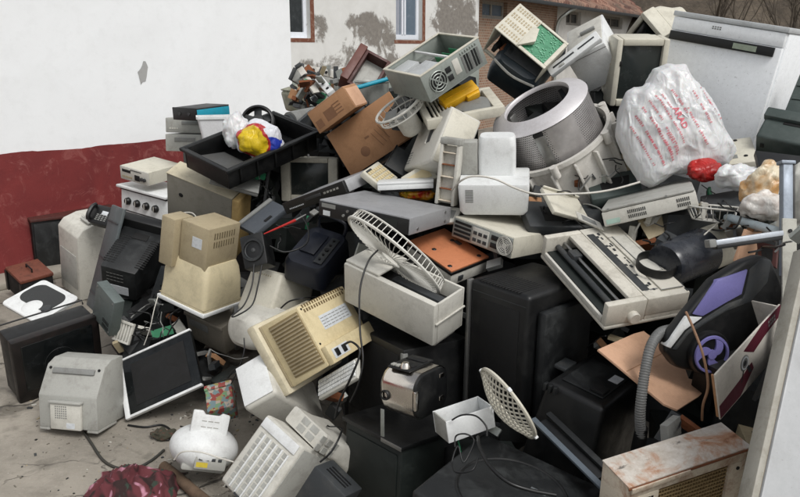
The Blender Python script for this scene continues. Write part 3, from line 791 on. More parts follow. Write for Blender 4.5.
e, w, d, h = thing('phone', 'desk_telephone', 'black desk telephone with small grey display, lying on the office printer', 'telephone')
G().loft([(-d/2, 0, h/2, w*.42, h*.38, .03), (-d*.3, 0, h/2, w/2, h/2, .035), (d/2, 0, h/2, w/2, h/2, .035)], 'y').out('body', BLACK, e)
bx('display', e, STICKER, w*.0, w*.25, -d/2 - .003, -d/2, h*.5, h*.7, .001)
G().slots((-w*.12, -d/2, h*.2), (1, 0, 0), (0, 0, 1), 4, 4, w*.12, h*.09, w*.08, h*.05, .006).out('keypad', MIDG, e)
G().tube(smooth_path([(-w*.36, -d*.62, h*.1), (-w*.38, -d*.95, h*.3), (-w*.38, -d*.95, h*.7), (-w*.36, -d*.62, h*.92)]), .016, 8).out('handset', BLACK, e)

e, w, d, h = thing('cabinet', 'black_cabinet', 'low black cabinet standing at the foot of the red wall', 'cabinet')
bx('carcass', e, BLACK, -w/2, w/2, -d/2 + .02, d/2, 0, h - .022, .004)
bx('top_board', e, WOODR, -w/2 - .01, w/2 + .01, -d/2, d/2 + .005, h - .0218, h, .003)
for a, b in ((-.48, -.01), (.01, .48)):
    dr = bx('door', e, BLKDUST, w*a, w*b, -d/2 + .004, -d/2 + .0198, .03, h - .04, .003)
    bx('handle', dr, STEEL, w*(b - .05 if a < 0 else a + .03), w*(b - .03 if a < 0 else a + .05), -d/2 - .012, -d/2 + .004, h*.4, h*.6, .002)

e, w, d, h = thing('brown_box', 'wooden_chest', 'small old red-brown wooden chest with iron handle near the red wall', 'chest')
bx('body', e, DARK, -w/2, w/2, -d/2, d/2, 0, h*.86, .004)
bx('lid', e, plastic('rust_brown_lid', '#6b3a2a', .6, .6, '#2c1b15', scale=11, bump=.2), -w/2 - .006, w/2 + .006, -d/2 - .006, d/2 + .006, h*.862, h, .006)
G().tube([(-.05, 0, h), (-.05, 0, h + .025), (.05, 0, h + .025), (.05, 0, h)], .006, 6).out('handle', BLACK, e)
for sx in (-1, 1):
    bx('corner_strap', e, BLACK, sx*w/2 - .018, sx*w/2 + .018, -d/2 - .01, -d/2 - .0005, 0, h*.86, .002)

e, w, d, h = thing('white_bezel', 'portable_television', 'white portable television lying on its back, dark screen facing up', 'television')
g = G().loft([(0, 0, 0, w*.40, d*.40, .05), (h*.5, 0, 0, w*.49, d*.49, .04), (h*.9, 0, 0, w/2, d/2, .035), (h, 0, 0, w*.485, d*.485, .03)], 'z')
g.out('casing', WHITE, e)
def rr(cx, cy, a, b, r, z, k=8):
    o = []
    for q, (sx, sy) in enumerate(((1, 1), (-1, 1), (-1, -1), (1, -1))):
        for i in range(k + 1):
            an = math.pi/2*(q + i/k)
            o.append((cx + sx*(a - r) + r*math.cos(an), cy + sy*(b - r) + r*math.sin(an), z))
    return o
G().prism([(p[0], p[1]) for p in rr(-w*.02, d*.08, w*.40, d*.30, .07, 0)], h - .004, h + .003, 0, axis='z').out('screen', GLASS, e)
G().lathe([(0, .012), (.03, .011), (.055, .006), (.07, -.002)], 32, (w*.06, -d*.22, h)).out('speaker_bulge', WHITE, e)
G().lathe([(0, .012), (.028, .011), (.034, 0)], 24, (w*.33, -d*.12, h + .004)).out('button', DKGREY, e)

e, w, d, h = thing('black_tv_ground', 'black_television', 'large black television on the concrete at the far left, under the white portable set', 'television')
bx('casing', e, BLACK, -w/2, w/2, -d/2 + .05, d/2, 0, h - .012, .012)
bx('front_frame', e, plastic('brown_reflection_black', '#120e0d', .4, .4, '#33221c'), -w/2 - .006, w/2 + .006, -d/2, -d/2 + .0498, 0, h + .006, .008)  # brown tint: reflection on the left edge, put into the frame colour
bx('screen', e, GLASS, -w*.42, w*.42, -d/2 - .004, -d/2 + .01, h*.16, h*.92, .01)
G().lathe([(.08, 0), (.085, .004), (.09, 0)], 32, (0, -d/2 - .005, h*.5), 'y').out('scuff_ring', BLKDUST, e)
G().tube([(-w/2, d*.45, h - .01), (-w/2, d*.5, h + .012), (w/2, d*.5, h + .012), (w/2, d*.45, h - .01)], .005, 6).out('carry_handle', BLACK, e)

e, w, d, h = thing('grey_crt', 'grey_monitor', 'small light grey tube monitor on the concrete with its back turned', 'monitor')
prof = [(-d/2, .012), (d/2 + .03, .012), (d/2 + .03, h), (d*.15, h), (-d*.12, h*.93), (-d*.15, h*.90), (-d/2, h*.53)]
G().prism(prof, -w/2, w/2, .008).out('shell', GREY, e)
bx('rear_cover', e, PALE, -w*.26, w*.26, -d/2 - .022, -d/2, h*.04, h*.43, .006)
bx('cover_lip', e, GREY, -w*.28, w*.28, -d/2 - .03, -d/2, h*.431, h*.47, .005)
n = Vector((0, -(h*.37), d*.35)).normalized()
sl = Vector((0, d*.35, h*.37)).normalized()
c0 = Vector((0, -d*.2, h*.85))
G().obox(c0 + n*.004, (1, 0, 0), sl, n, w*.72, .028, .012, .003).out('grip_slot', MIDG, e)
for sx in (-1, 1):
    G().cyl(Vector((sx*w*.42, -d*.17, h*.885)) - n*.002, Vector((sx*w*.42, -d*.17, h*.885)) + n*.003, .007, n=10).out('screw_hole', DARK, e)
bx('foot', e, GREY, -w*.5, -w*.32, -d/2, d*.3, 0, .0119, .002); bx('foot', e, GREY, w*.32, w*.5, -d/2, d*.3, 0, .0119, .002)
bx('rating_label', e, STICKER, w*.02, w*.16, -d/2 - .0235, -d/2 - .022, h*.07, h*.15, 0)
G().slots((-w*.16, -d/2 - .0225, h*.22), (1, 0, 0), (0, 0, 1), 6, 6, .011, .011, .006, .006).out('vent_slots', MIDG, e)

e, w, d, h = thing('framed_panel', 'flat_screen', 'flat black screen in a thin white frame leaning beside the grey monitor', 'screen')
bx('back_shell', e, BLACK, -w/2 + .004, w/2 - .004, -d/2 + .012, d/2, .004, h - .004, .004)
g = G().box(-w/2, -w/2 + .026, -d/2, -d/2 + .022, 0, h, .003).box(-w/2 + .026, w/2, -d/2, -d/2 + .022, 0, .014, .003).box(-w/2 + .026, w/2, -d/2, -d/2 + .022, h - .012, h, .003)
g.out('frame', WHITE, e)
bx('glass', e, GLASS, -w/2 + .0265, w/2 - .002, -d/2 + .006, -d/2 + .0118, .0145, h - .0125, 0)
bx('inner_mask', e, DARK, -w/2 + .07, w/2 - .05, -d/2 + .004, -d/2 + .0058, .05, h - .05, 0)

e, w, d, h = thing('black_crt', 'black_monitor', 'black tube monitor seen from its vented back, beside the beige face-down monitor', 'monitor')
g = G().hexa([(-w/2, -d/2, 0), (w/2, -d/2, 0), (w*.62, d/2, -h*.35), (-w*.62, d/2, -h*.35), (-w/2, -d/2, h), (w/2, -d/2, h), (w*.62, d/2, h*1.06), (-w*.62, d/2, h*1.06)], .008)
g.out('shell', BLKDUST, e)
bx('front_bezel', e, BLACK, -w*.82, w*.82, d/2 + .001, d/2 + .07, -h*.75, h*1.3, .012)
tz = lambda y: h + (y + d/2)/d*h*.06
for sx in (-.5, .42):
    G().slots((w*sx, -d*.36, tz(-d*.36) + .0005), (1, 0, 0), (0, 1, .036), 1 if 0 else 3, 14, w*.12 if sx < 0 else .03*w + w*.05, d*.05, w*.09, d*.022, .003).out('vent_slots', DARK, e)
bx('carry_recess', e, DARK, -w*.2, w*.25, d*.25, d*.4, h*1.02, h*1.07, .003)
bx('rating_label', e, STICKER, -w*.3, w*.28, -d/2 - .002, -d/2, h*.14, h*.42, 0)
G().slots((-w*.3, -d/2, h*.82), (1, 0, 0), (0, 0, -1), 5, 3, w*.1, h*.12, w*.08, h*.02).out('moulded_text', MIDG, e)

e, w, d, h = thing('grey_panel', 'casing_panel', 'slate grey casing panel standing on edge left of the black monitor', 'panel')
SLATE = plastic('slate_grey_plastic', '#454c4e', .5, .4, '#62625d')
bx('sheet', e, SLATE, -w/2, w/2, -d/2, d/2, 0, h, .005)
for z in (.15, .5, .85):
    bx('rib', e, DKGREY, -w*.42, w*.42, -d/2 - .006, -d/2, h*z - .006, h*z + .006, .002)

e, w, d, h = thing('power_supply', 'power_supply', 'galvanised computer power supply hanging below the black monitor', 'power supply')
bx('case', e, plastic('dull_zinc', '#6d7674', .5, .4, '#4a4c49', metal=.5), -w/2, w/2, -d/2, d/2, 0, h, .003)
G().slots((w*.08, -d/2, h*.12), (1, 0, 0), (0, 0, 1), 6, 2, .011, h*.14, .006, h*.1, .003).out('vent_slots', DARK, e)
for x, z in ((-.42, .08), (.42, .08), (-.42, .92), (.42, .92)):
    G().cyl((w*x, -d/2 - .003, h*z), (w*x, -d/2, h*z), .005, n=8).out('screw', STEEL, e)

e, w, d, h = thing('slotted_tray', 'slotted_tray', 'small white slotted plastic tray under the power supply', 'tray')
bx('base', e, DARK, -w/2, w/2, d*.1, d/2, 0, h, .002)
for k in range(6):
    x = -w/2 + w*(k + .5)/6
    bx('slat', e, PALE, x - w*.045, x + w*.045, -d/2, d*.1, 0, h, .002)
bx('rim', e, PALE, -w/2, w/2, -d/2 - .004, -d/2 - .0002, h*.88, h, .002); bx('rim', e, PALE, -w/2, w/2, -d/2 - .004, -d/2 - .0002, 0, h*.1, .002)

e, w, d, h = thing('beige_case', 'beige_computer', 'beige computer case lying on its edge, plain grey side facing out, below the black crate', 'computer')
bx('chassis', e, plastic('grey_beige_metal', '#87847a', .55, .35, '#55503f'), -w/2, w/2 - .045, -d/2, d/2, 0, h, .005)
bx('front_bezel', e, plastic('amber_beige', '#b59a66', .5, .4, '#6d5630'), w/2 - .0445, w/2, -d/2 - .006, d/2 + .004, -.002, h + .004, .008)
bx('top_cover', e, BEIGE, -w/2 - .002, w/2 - .046, -d/2 - .002, d/2 + .002, h + .0005, h + .006, .002)
for x, z in ((-.3, .72), (.22, .62), (-.28, .4)):
    G().lathe([(0, -.002), (.012, -.002), (.015, 0)], 12, (w*x, -d/2 - .001, h*z), 'y').out('rubber_foot', DARK, e)

e, w, d, h = thing('grey_flap', 'grey_cover', 'thin grey cover plate wedged under the black crate', 'cover')
bx('plate', e, MIDG, -w/2, w/2, -d/2, d/2, 0, h, .003)
bx('lip', e, MIDG, -w/2, w/2, d/2 + .0002, d/2 + .018, 0, .01, .002)

e, w, d, h = thing('crate', 'plastic_crate', 'long black plastic crate holding carrier bags, near the white house corner', 'crate')
t = .012
bx('floor', e, BLACK, -w/2 + t, w/2 - t, -d/2 + t, d/2 - t, 0, t, .002)
for nm, a in (('side_wall', (-w/2, w/2, -d/2, -d/2 + t)), ('side_wall', (-w/2, w/2, d/2 - t, d/2)), ('end_wall', (-w/2, -w/2 + t, -d/2 + t, d/2 - t)), ('end_wall', (w/2 - t, w/2, -d/2 + t, d/2 - t))):
    bx(nm, e, BLACK, *a, 0 if nm == 'side_wall' else .0005, h if nm == 'side_wall' else h - .0005, .004)
g = G()
for a in ((-w/2 - .02, w/2 + .02, -d/2 - .02, -d/2 - .0002), (-w/2 - .02, w/2 + .02, d/2 + .0002, d/2 + .02), (-w/2 - .02, -w/2 - .0002, -d/2, d/2), (w/2 + .0002, w/2 + .02, -d/2, d/2)):
    g.box(*a, h - .016, h + .002, .004)
g.out('rim', BLKDUST, e)
for x in (-.38, -.2, 0, .2, .38):
    bx('rib', e, BLACK, w*x - .006, w*x + .006, -d/2 - .014, -d/2 - .0002, .01, h - .018, .003)
G().hexa([(-w*.49, -d*.46, h*.70), (-w*.18, -d*.46, h*.30), (-w*.18, d*.30, h*.30), (-w*.49, d*.30, h*.70), (-w*.49, -d*.46, h*.78), (-w*.18, -d*.46, h*.38), (-w*.18, d*.30, h*.38), (-w*.49, d*.30, h*.78)], .002).out('loose_liner', plastic('grey_liner', '#4a4b4a', .5, .4), e)

e, w, d, h = thing('grey_deck_low', 'video_recorder', 'light grey video recorder, lower of two stacked against the white wall', 'video recorder', 'grey recorders stacked by the wall')
bx('body', e, GREY, -w/2, w/2, -d/2, d/2, 0, h, .006)
bx('tape_slot', e, MIDG, -w*.3, w*.15, -d/2 - .003, -d/2, h*.55, h*.8, .001)
G().slots((w*.22, -d/2, h*.3), (1, 0, 0), (0, 0, 1), 4, 1, w*.06, .01, w*.04, .014, .005).out('button_row', PALE, e)
e, w, d, h = thing('grey_deck_top', 'video_recorder', 'light grey video recorder, upper of two, right under the teal box', 'video recorder', 'grey recorders stacked by the wall')
bx('body', e, GREY, -w/2, w/2, -d/2, d/2, 0, h, .006)
bx('tape_slot', e, MIDG, -w*.15, w*.3, -d/2 - .003, -d/2, h*.55, h*.8, .001)
G().slots((-w*.4, -d/2, h*.3), (1, 0, 0), (0, 0, 1), 4, 1, w*.05, .01, w*.035, .012, .005).out('button_row', PALE, e)
e, w, d, h = thing('teal_box', 'teal_equipment_case', 'black box with bright teal side lying on the grey recorders', 'box')
bx('end_panel', e, BLACK, -w/2 - .004, w/2 + .004, -d/2 - .012, -d/2, -.002, h + .002, .005)
bx('shell', e, TEAL, -w/2, w/2, -d/2 + .0002, d/2, 0, h - .012, .005)
bx('lid', e, DKGREY, -w/2 + .002, w/2 - .002, -d/2 + .0002, d/2 - .001, h - .0118, h, .003)
for x in (-.2, .2):
    G().cyl((w*x, -d/2 - .018, h*.5), (w*x, -d/2 - .012, h*.5), .012, n=12).out('knob', DKGREY, e)

def bags_in_crate():
    m, N, L, b = node_mat('printed_carrier_bag')
    v = N.new('ShaderNodeTexCoord').outputs['Object']
    s = N.new('ShaderNodeSeparateXYZ'); L.new(v, s.inputs[0])
    n = nnode(N, L, v, 9, 3)
    def blob(cx, cz, rx, rz):
        dx = math2(N, L, 'DIVIDE', math2(N, L, 'SUBTRACT', s.outputs[0], cx), rx)
        dz = math2(N, L, 'DIVIDE', math2(N, L, 'SUBTRACT', s.outputs[2], cz), rz)
        r2 = math2(N, L, 'ADD', math2(N, L, 'MULTIPLY', dx, dx), math2(N, L, 'MULTIPLY', dz, dz))
        return math2(N, L, 'ADD', r2, math2(N, L, 'MULTIPLY', math2(N, L, 'SUBTRACT', n, .5), 1.6))
    ye, bl = blob(-.02, .0, .085, .085), blob(.075, -.02, .06, .05)
    c = mixc(N, L, mrange(N, L, bl, .95, 1.05, 1, 0), lin('#cfd1d6'), lin('#26399c'))
    c = mixc(N, L, mrange(N, L, ye, 1.25, 1.35, 1, 0), c, lin('#a8262a'))
    c = mixc(N, L, mrange(N, L, ye, .9, 1.0, 1, 0), c, lin('#cdb01c'))
    L.new(c, b.inputs['Base Color']); b.inputs['Roughness'].default_value = .35
    film_bump(N, L, b, v)
    return m
def crumpled(name, center, rad, mat, label, cat, seed, amp=.02, sub=5, sc=9, rot=0):
    g = G()
    bmesh.ops.create_icosphere(g.bm, subdivisions=sub, radius=1)
    for v in g.bm.verts:
        n = v.co.copy()
        big = 1 + .22 * noise.noise(n * 1.6 + Vector((seed, 0, seed)))
        v.co = Vector((n.x*rad[0], n.y*rad[1], n.z*rad[2])) * big
    g.crumple(amp * .6, sc * .7, seed)
    g.creases(amp * .8, sc * 1.1, seed, (1, 1, .55))
    g.creases(amp * .35, sc * 2.4, seed + 4, (.6, 1, 1))
    o = g.out(name, mat, None, 35, center)
    o.rotation_euler = (0, 0, rot)
    return tag(o, label, cat)
BAGW = plastic('thin_white_plastic_film', '#e0e1e2', .3, .15, '#9a9a98', bump=.1)
crumpled('carrier_bag', at(259, 140, 4.42), (.13, .10, .115), bags_in_crate(), 'yellow, blue and white carrier bag inside the black crate', 'bag', 2.2, .018)
crumpled('carrier_bag', at(238, 132, 4.50), (.085, .08, .10), BAGW, 'plain white carrier bag at the left of the crate, beside the yellow bag', 'bag', 7.1, .02)
e = empty('desk_fan', Matrix.Translation(at(258, 122, 4.62)) @ Matrix.Rotation(math.radians(-25), 4, 'X') @ Matrix.Rotation(math.radians(-20), 4, 'Y'), 'black round fan housing propped up behind the carrier bags', 'fan')
G().lathe([(.088, -.03), (.1, -.02), (.1, .03), (.085, .03), (.085, -.03)], 36, axis='y', closed=True).out('hoop', BLACK, e)
G().lathe([(0, -.03), (.035, -.028), (.04, 0), (.03, .05), (0, .05)], 24, axis='y').out('hub', BLKDUST, e)
for k in range(5):
    a = k*2*math.pi/5
    g = G(); u = Vector((math.cos(a), 0, math.sin(a))); vv = Vector((-math.sin(a), .35, math.cos(a))).normalized()
    g.obox(u*.06, u, vv, u.cross(vv), .05, .05, .004, .001).out('blade', DKGREY, e)
e = empty('clear_tub', Matrix.Translation(at(218, 131, 5.2)) @ Matrix.Rotation(math.radians(15), 4, 'Z'), 'milky plastic food tub between the crate and the teal box', 'tub')
G().loft([(-.07, 0, 0, .10, .07, .02), (.09, 0, 0, .13, .09, .02)], 'z', caps=(True, False)).out('bowl', BAGW, e)
G().loft([(.085, 0, 0, .137, .097, .02), (.10, 0, 0, .137, .097, .02), (.10, 0, 0, .126, .086, .02), (.085, 0, 0, .126, .086, .02)], 'z', caps=(False, False)).out('rim', WHITE, e)

def crt_front(e, w, d, h, shell, screen, depth, bez=.06, sx=.80, sz=.74, zoff=.55):
    """bezel on the -y side, funnel behind it"""
    fr = G()
    a, b = w*sx/2, h*sz/2; zc = h*zoff
    fr.box(-w/2, -a, -d/2, -d/2 + bez, 0, h, .01).box(a, w/2, -d/2, -d/2 + bez, 0, h, .01).box(-a, a, -d/2 + .001, -d/2 + bez, zc + b, h, .006).box(-a, a, -d/2 + .001, -d/2 + bez, 0, zc - b, .006)
    fr.out('bezel', shell, e)
    g = G(); nx, nz = 12, 10
    V = [[g.bm.verts.new((-a*1.02 + 2.04*a*i/nx, -d/2 + .022 - .018*(1 - ((i - nx/2)/(nx/2))**2)*(1 - ((j - nz/2)/(nz/2))**2), zc - b*1.02 + 2.04*b*j/nz)) for i in range(nx + 1)] for j in range(nz + 1)]
    for j in range(nz):
        for i in range(nx):
            g.bm.faces.new([V[j][i], V[j][i + 1], V[j + 1][i + 1], V[j + 1][i]])
    g.out('screen', screen, e)
    y0 = -d/2 + bez
    G().loft([(y0, 0, h/2, w*.485, h*.485, .03), (y0 + depth*.25, 0, h/2, w*.47, h*.47, .04), (y0 + depth*.7, 0, h*.47, w*.33, h*.34, .05), (y0 + depth, 0, h*.45, w*.26, h*.27, .04)], 'y').out('rear_shell', shell, e)

e, w, d, h = thing('small_crt', 'small_monitor', 'small cream tube monitor facing out below the flat cardboard', 'monitor')
crt_front(e, w, d, h, CREAM, SCREENG, .34, .06, .66, .74, .52)
bx('power_button', e, GREY, w*.36, w*.42, -d/2 - .004, -d/2, h*.06, h*.11, .002)

e, w, d, h = thing('slim_player', 'slim_disc_player', 'slim disc player with black front and silver top, tilted before the small monitor', 'disc player')
bx('front_panel', e, BLACK, -w/2, w/2, -d/2, -d/2 + .02, 0, h, .003)
bx('cover', e, SILVER, -w/2 + .002, w/2, -d/2 + .0202, d/2, 0, h - .001, .003)
bx('disc_tray', e, DKGREY, -w*.12, w*.14, -d/2 - .004, -d/2, h*.5, h*.75, .001)
G().slots((w*.2, -d/2, h*.6), (1, 0, 0), (0, 0, 1), 5, 1, w*.05, .01, w*.03, .01, .004).out('button_row', GREY, e)
G().slots((-w*.4, -d/2, h*.35), (1, 0, 0), (0, 0, 1), 9, 1, w*.028, .01, w*.016, .006, .003).out('lettering_marks', STICKER, e)

e, w, d, h = thing('slate_panel', 'blue_grey_lid', 'blue-grey plastic lid lying left of the slim disc player', 'lid')
bx('plate', e, plastic('slate_blue_plastic', '#4b5056', .5, .4, '#3d4047'), -w/2, w/2, -d/2, d/2, 0, h, .005)
bx('hinge_bar', e, MIDG, -w*.5, w*.5, -d/2 - .012, -d/2 - .0002, h*.84, h, .003)
bx('latch', e, DARK, -w*.1, w*.1, -d/2 - .006, -d/2, h*.1, h*.2, .001)

e, w, d, h = thing('small_speaker', 'small_speaker', 'small black loudspeaker with round cone, right of the beige face-down monitor', 'speaker')
bx('cabinet', e, BLACK, -w/2, w/2, -d/2, d/2, 0, h, .01)
G().lathe([(w*.46, -.004), (w*.44, -.012), (w*.36, -.012), (w*.34, -.002)], 32, (0, -d/2, h*.5), 'y').out('surround', BLKDUST, e)
co = G().lathe([(w*.34, -.003), (w*.2, .015), (w*.12, .022)], 28, (0, -d/2 - .001, h*.5), 'y').out('cone', DKGREY, e)
G().lathe([(0, -.006), (w*.08, -.003), (w*.12, .006)], 16, (0, -d/2, h*.5), 'y').out('dust_cap', DKGREY, co)

e, w, d, h = thing('boombox', 'portable_stereo', 'dark navy portable stereo with control strip, under the video deck', 'stereo')
G().loft([(0, 0, 0, w*.5, d*.5, .03), (h*.8, 0, 0, w*.5, d*.5, .05), (h, 0, 0, w*.44, d*.46, .05)], 'z').out('body', NAVY, e)
bx('control_strip', e, DKGREY, w*.16, w*.36, -d*.34, d*.3, h, h + .008, .003)
for k in range(5):
    y = -d*.26 + k*d*.12
    G().cyl((w*.26, y, h + .008), (w*.26, y, h + .016), .011 if k == 2 else .006, n=12).out('knob', BLACK, e)
bx('cassette_door', e, NAVY, -w*.3, w*.08, -d*.2, d*.3, h, h + .01, .006)
G().tube(smooth_path([(-w*.3, d*.45, h*.7), (-w*.3, d*.55, h + .05), (w*.3, d*.55, h + .05), (w*.3, d*.45, h*.7)]), .009, 8).out('carry_handle', NAVY, e)

# ================================================================ left middle monitors
e, w, d, h = thing('beige_crt', 'beige_monitor', 'yellowed beige tube monitor lying face down with blocky back upwards', 'monitor')
bx('bezel', e, WHITE, -w/2 - .005, w/2 + .005, -d/2 - .005, d/2 + .005, 0, .022, .005)
G().loft([(.0222, 0, 0, w*.49, d*.49, .02), (h*.12, 0, 0, w*.489, d*.489, .025), (h*.24, 0, 0, w*.48, d*.48, .03), (h*.36, -w*.01, 0, w*.474, d*.47, .03), (h*.48, -w*.02, 0, w*.452, d*.45, .035), (h*.56, -w*.02, 0, w*.41, d*.41, .04)], 'z').out('funnel_shell', plastic('sun_yellowed_beige', '#cdc1a0', .5, .45, '#8f866c', scale=5), e)
bx('rear_block', e, TAN, -w*.20, w*.37, -d*.42, d*.38, h*.47, h, .007)
bx('swivel_stand', e, TAN, -w*.50, -w*.215, -d*.56, -d*.12, h*.44, h*1.0, .006)
bx('stand_edge', e, WHITE, -w*.54, -w*.502, -d*.45, -d*.1, h*.52, h*.95, .003)
bx('rating_label', e, STICKER, w*.06, w*.26, -d*.42 - .0012, -d*.42, h*.74, h*.86, 0)
G().slots((w*.372, -d*.25, h*.9), (0, 1, 0), (0, 0, -1), 9, 2, d*.06, h*.1, d*.025, h*.07, .002).out('vent_slots', plastic('tan_shade', '#6b6048', .7, .3), e)
bx('joint', e, TAN, -w*.492, w*.492, -d*.492, d*.492, h*.075, h*.08, 0)

e, w, d, h = thing('pale_crt', 'pale_monitor', 'pale beige tapered monitor back between the small speaker and the ribbed monitor', 'monitor')
G().hexa([(-w*.56, -d*.56, -h*.15), (w*.54, -d*.56, -h*.15), (w*.54, d*.56, -h*.15), (-w*.56, d*.56, -h*.15), (-w/2, -d/2, h), (w/2, -d/2, h), (w/2, d/2, h), (-w/2, d/2, h)], .018, 3).out('shell', CREAM, e)
bx('base_band', e, CREAM, -w*.60, w*.58, -d*.60, d*.6, -h*.3, -h*.152, .01)
G().slots((-w*.3, -d*.502, h*.82), (1, 0, 0), (0, -.06, 1), 8, 1, w*.07, .01, w*.03, h*.16).out('vent_slots', TAN, e)

e, w, d, h = thing('round_shell', 'rounded_monitor', 'off-white rounded monitor back just below the pale tapered one', 'monitor')
G().loft([(-d/2, 0, h/2, w*.30, h*.32, .06), (-d*.38, 0, h/2, w*.44, h*.46, .075), (-d*.1, 0, h/2, w/2, h/2, .07), (d/2, 0, h/2, w*.53, h*.53, .05)], 'y', 6).out('shell', PALE, e)
bx('bezel', e, PALE, -w*.56, w*.56, d/2 + .0005, d/2 + .03, -h*.05, h*1.05, .01)
bx('seam', e, GREY, -w*.502, w*.502, -d*.04, -d*.03, h*.1, h*.9, 0)

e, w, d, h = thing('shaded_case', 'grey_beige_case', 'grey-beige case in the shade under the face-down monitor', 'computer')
GBEI = plastic('shade_grey_beige', '#7f796d', .6, .35, '#4a4436')  # case colour darkened to carry the shade under the monitor
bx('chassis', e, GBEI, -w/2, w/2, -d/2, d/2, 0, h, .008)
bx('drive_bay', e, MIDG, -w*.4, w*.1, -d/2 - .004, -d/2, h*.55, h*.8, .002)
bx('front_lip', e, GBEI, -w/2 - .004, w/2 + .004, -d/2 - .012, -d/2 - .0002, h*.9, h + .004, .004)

e, w, d, h = thing('yellow_crt', 'ribbed_monitor', 'yellowed monitor tipped over, ribbed side and label showing, black plug at the back', 'monitor')
bx('bezel', e, BEIGE, -w/2, -w/2 + .05, -d*.56, d*.56, -h*.07, h*1.07, .012)
bx('bezel_groove', e, TAN, -w/2 + .0502, -w/2 + .062, -d*.5, d*.5, .004, h*1.0, .002)
G().hexa([(-w/2 + .0622, -d*.5, 0), (w/2, -d*.47, h*.03), (w/2, d*.47, h*.03), (-w/2 + .0622, d*.5, 0), (-w/2 + .0622, -d*.5, h), (w/2, -d*.47, h*.97), (w/2, d*.47, h*.97), (-w/2 + .0622, d*.5, h)], .006).out('shell', YELLOWED, e)
G().hexa([(-w*.14, -d*.504, h*.1), (w*.47, -d*.484, h*.1), (w*.47, -d*.46, h*.1), (-w*.14, -d*.46, h*.1), (-w*.14, -d*.504, h*.92), (w*.47, -d*.484, h*.92), (w*.47, -d*.46, h*.92), (-w*.14, -d*.46, h*.92)], .001).out('rib_panel', plastic('rib_shade_brown', '#8a7a58', .6, .3), e)  # darker plate: shade of the downward ribbed side painted as brown
for k in range(15):  # ribs tanner than the shell, same shade put into their colour
    z = h*(.14 + .74*k/14)
    G().hexa([(-w*.13, -d*.516, z - h*.014), (w*.46, -d*.496, z - h*.014), (w*.46, -d*.46, z - h*.014), (-w*.13, -d*.46, z - h*.014), (-w*.13, -d*.516, z + h*.010), (w*.46, -d*.496, z + h*.010), (w*.46, -d*.46, z + h*.010), (-w*.13, -d*.46, z + h*.010)], .001).out('rib', TAN, e)
G().slots((w/2 + .0005, -d*.38, h*.88), (0, 1, 0), (0, 0, 1), 17, 2, d*.048, h*.07, d*.022, h*.05, .003).out('vent_slots', plastic('brown_shade', '#6b5a3c', .7, .3), e)
bx('rating_label', e, STICKER, w/2, w/2 + .0015, -d*.22, d*.34, h*.50, h*.72, 0)
G().slots((w/2 + .0017, -d*.18, h*.54), (0, 1, 0), (0, 0, 1), 7, 4, d*.075, h*.045, d*.06, h*.012, .0006).out('label_print', MIDG, e)
for y_, z_ in ((-.42, .92), (.42, .92), (-.42, .36), (.42, .36)):
    G().cyl((w/2, d*y_, h*z_), (w/2 + .002, d*y_, h*z_), .005, n=8).out('screw', DARK, e)
st = bx('socket_step', e, YELLOWED, w/2 + .0002, w/2 + .03, -d*.46, d*.48, h*.02, h*.30, .004)
bx('socket_plate', st, STICKER, w/2 + .03, w/2 + .032, -d*.40, -d*.1, h*.07, h*.22, 0)
for y in (-.33, -.19):
    bx('socket', st, BLACK, w/2 + .032, w/2 + .037, d*y - .012, d*y + .012, h*.09, h*.2, .001)
pm = pose_m('yellow_crt')
plug = pm @ Vector((w/2 + .05, -d*.12, h*.16))

e, w, d, h = thing('white_crt_low', 'white_monitor_case', 'white monitor housing with grey side, under the ribbed monitor', 'monitor')
G().hexa([(-w*.6, -d*.55, 0), (w*.55, -d*.55, 0), (w*.55, d*.55, 0), (-w*.6, d*.55, 0), (-w/2, -d/2, h), (w/2, -d/2, h), (w/2, d/2, h), (-w/2, d/2, h)], .022, 4).out('shell', PALE, e)
bx('top_panel', e, WHITE, -w*.44, w*.44, -d*.44, d*.44, h, h + .006, .004)
bx('edge_strip', e, RUST, -w*.58, -w*.54, -d*.3, d*.3, h*.45, h*.75, .003)

e, w, d, h = thing('dome_device', 'domed_appliance', 'white domed appliance with raised plate, on the concrete in front', 'appliance')
g = G(); bmesh.ops.create_uvsphere(g.bm, u_segments=40, v_segments=20, radius=1)
for v in g.bm.verts:
    z = v.co.z
    v.co = Vector((v.co.x*w*.56, v.co.y*d*.52, max(-.75, z)*h*.62 + h*.52))
g.out('body', WHITE, e)
bx('base', e, GREY, -w*.34, w*.34, -d*.36, d*.36, 0, h*.2, .01)
pl = G().prism([(-w*.30, h*.72), (w*.30, h*.72), (w*.30, h*1.52), (w*.17, h*1.56), (w*.13, h*1.48), (-w*.10, h*1.48), (-w*.14, h*1.58), (-w*.30, h*1.58)], -d*.22, -d*.16, .006, axis='y').out('raised_plate', WHITE, e)
G().slots((-w*.1, -d*.2215, h*1.15), (1, 0, 0), (0, 0, 1), 3, 2, w*.1, h*.16, w*.08, h*.025).out('plate_print', GREY, pl)
G().lathe([(w*.36, h*.84), (w*.34, h*.87), (w*.32, h*.84)], 40).out('seam_ring', PALE, e)
bx('rear_panel', e, GREY, -w*.16, w*.34, -d*.50, -d*.40, h*.14, h*.50, .006)
bx('warning_label', e, plastic('yellow_label', '#c9b43a', .5, .3), -w*.13, w*.05, -d*.503, -d*.501, h*.2, h*.33, 0)
for k in range(4):
    bx('port', e, DKGREY, -w*.1 + k*w*.1, -w*.04 + k*w*.1, -d*.506, -d*.5, h*.38, h*.46, .001)

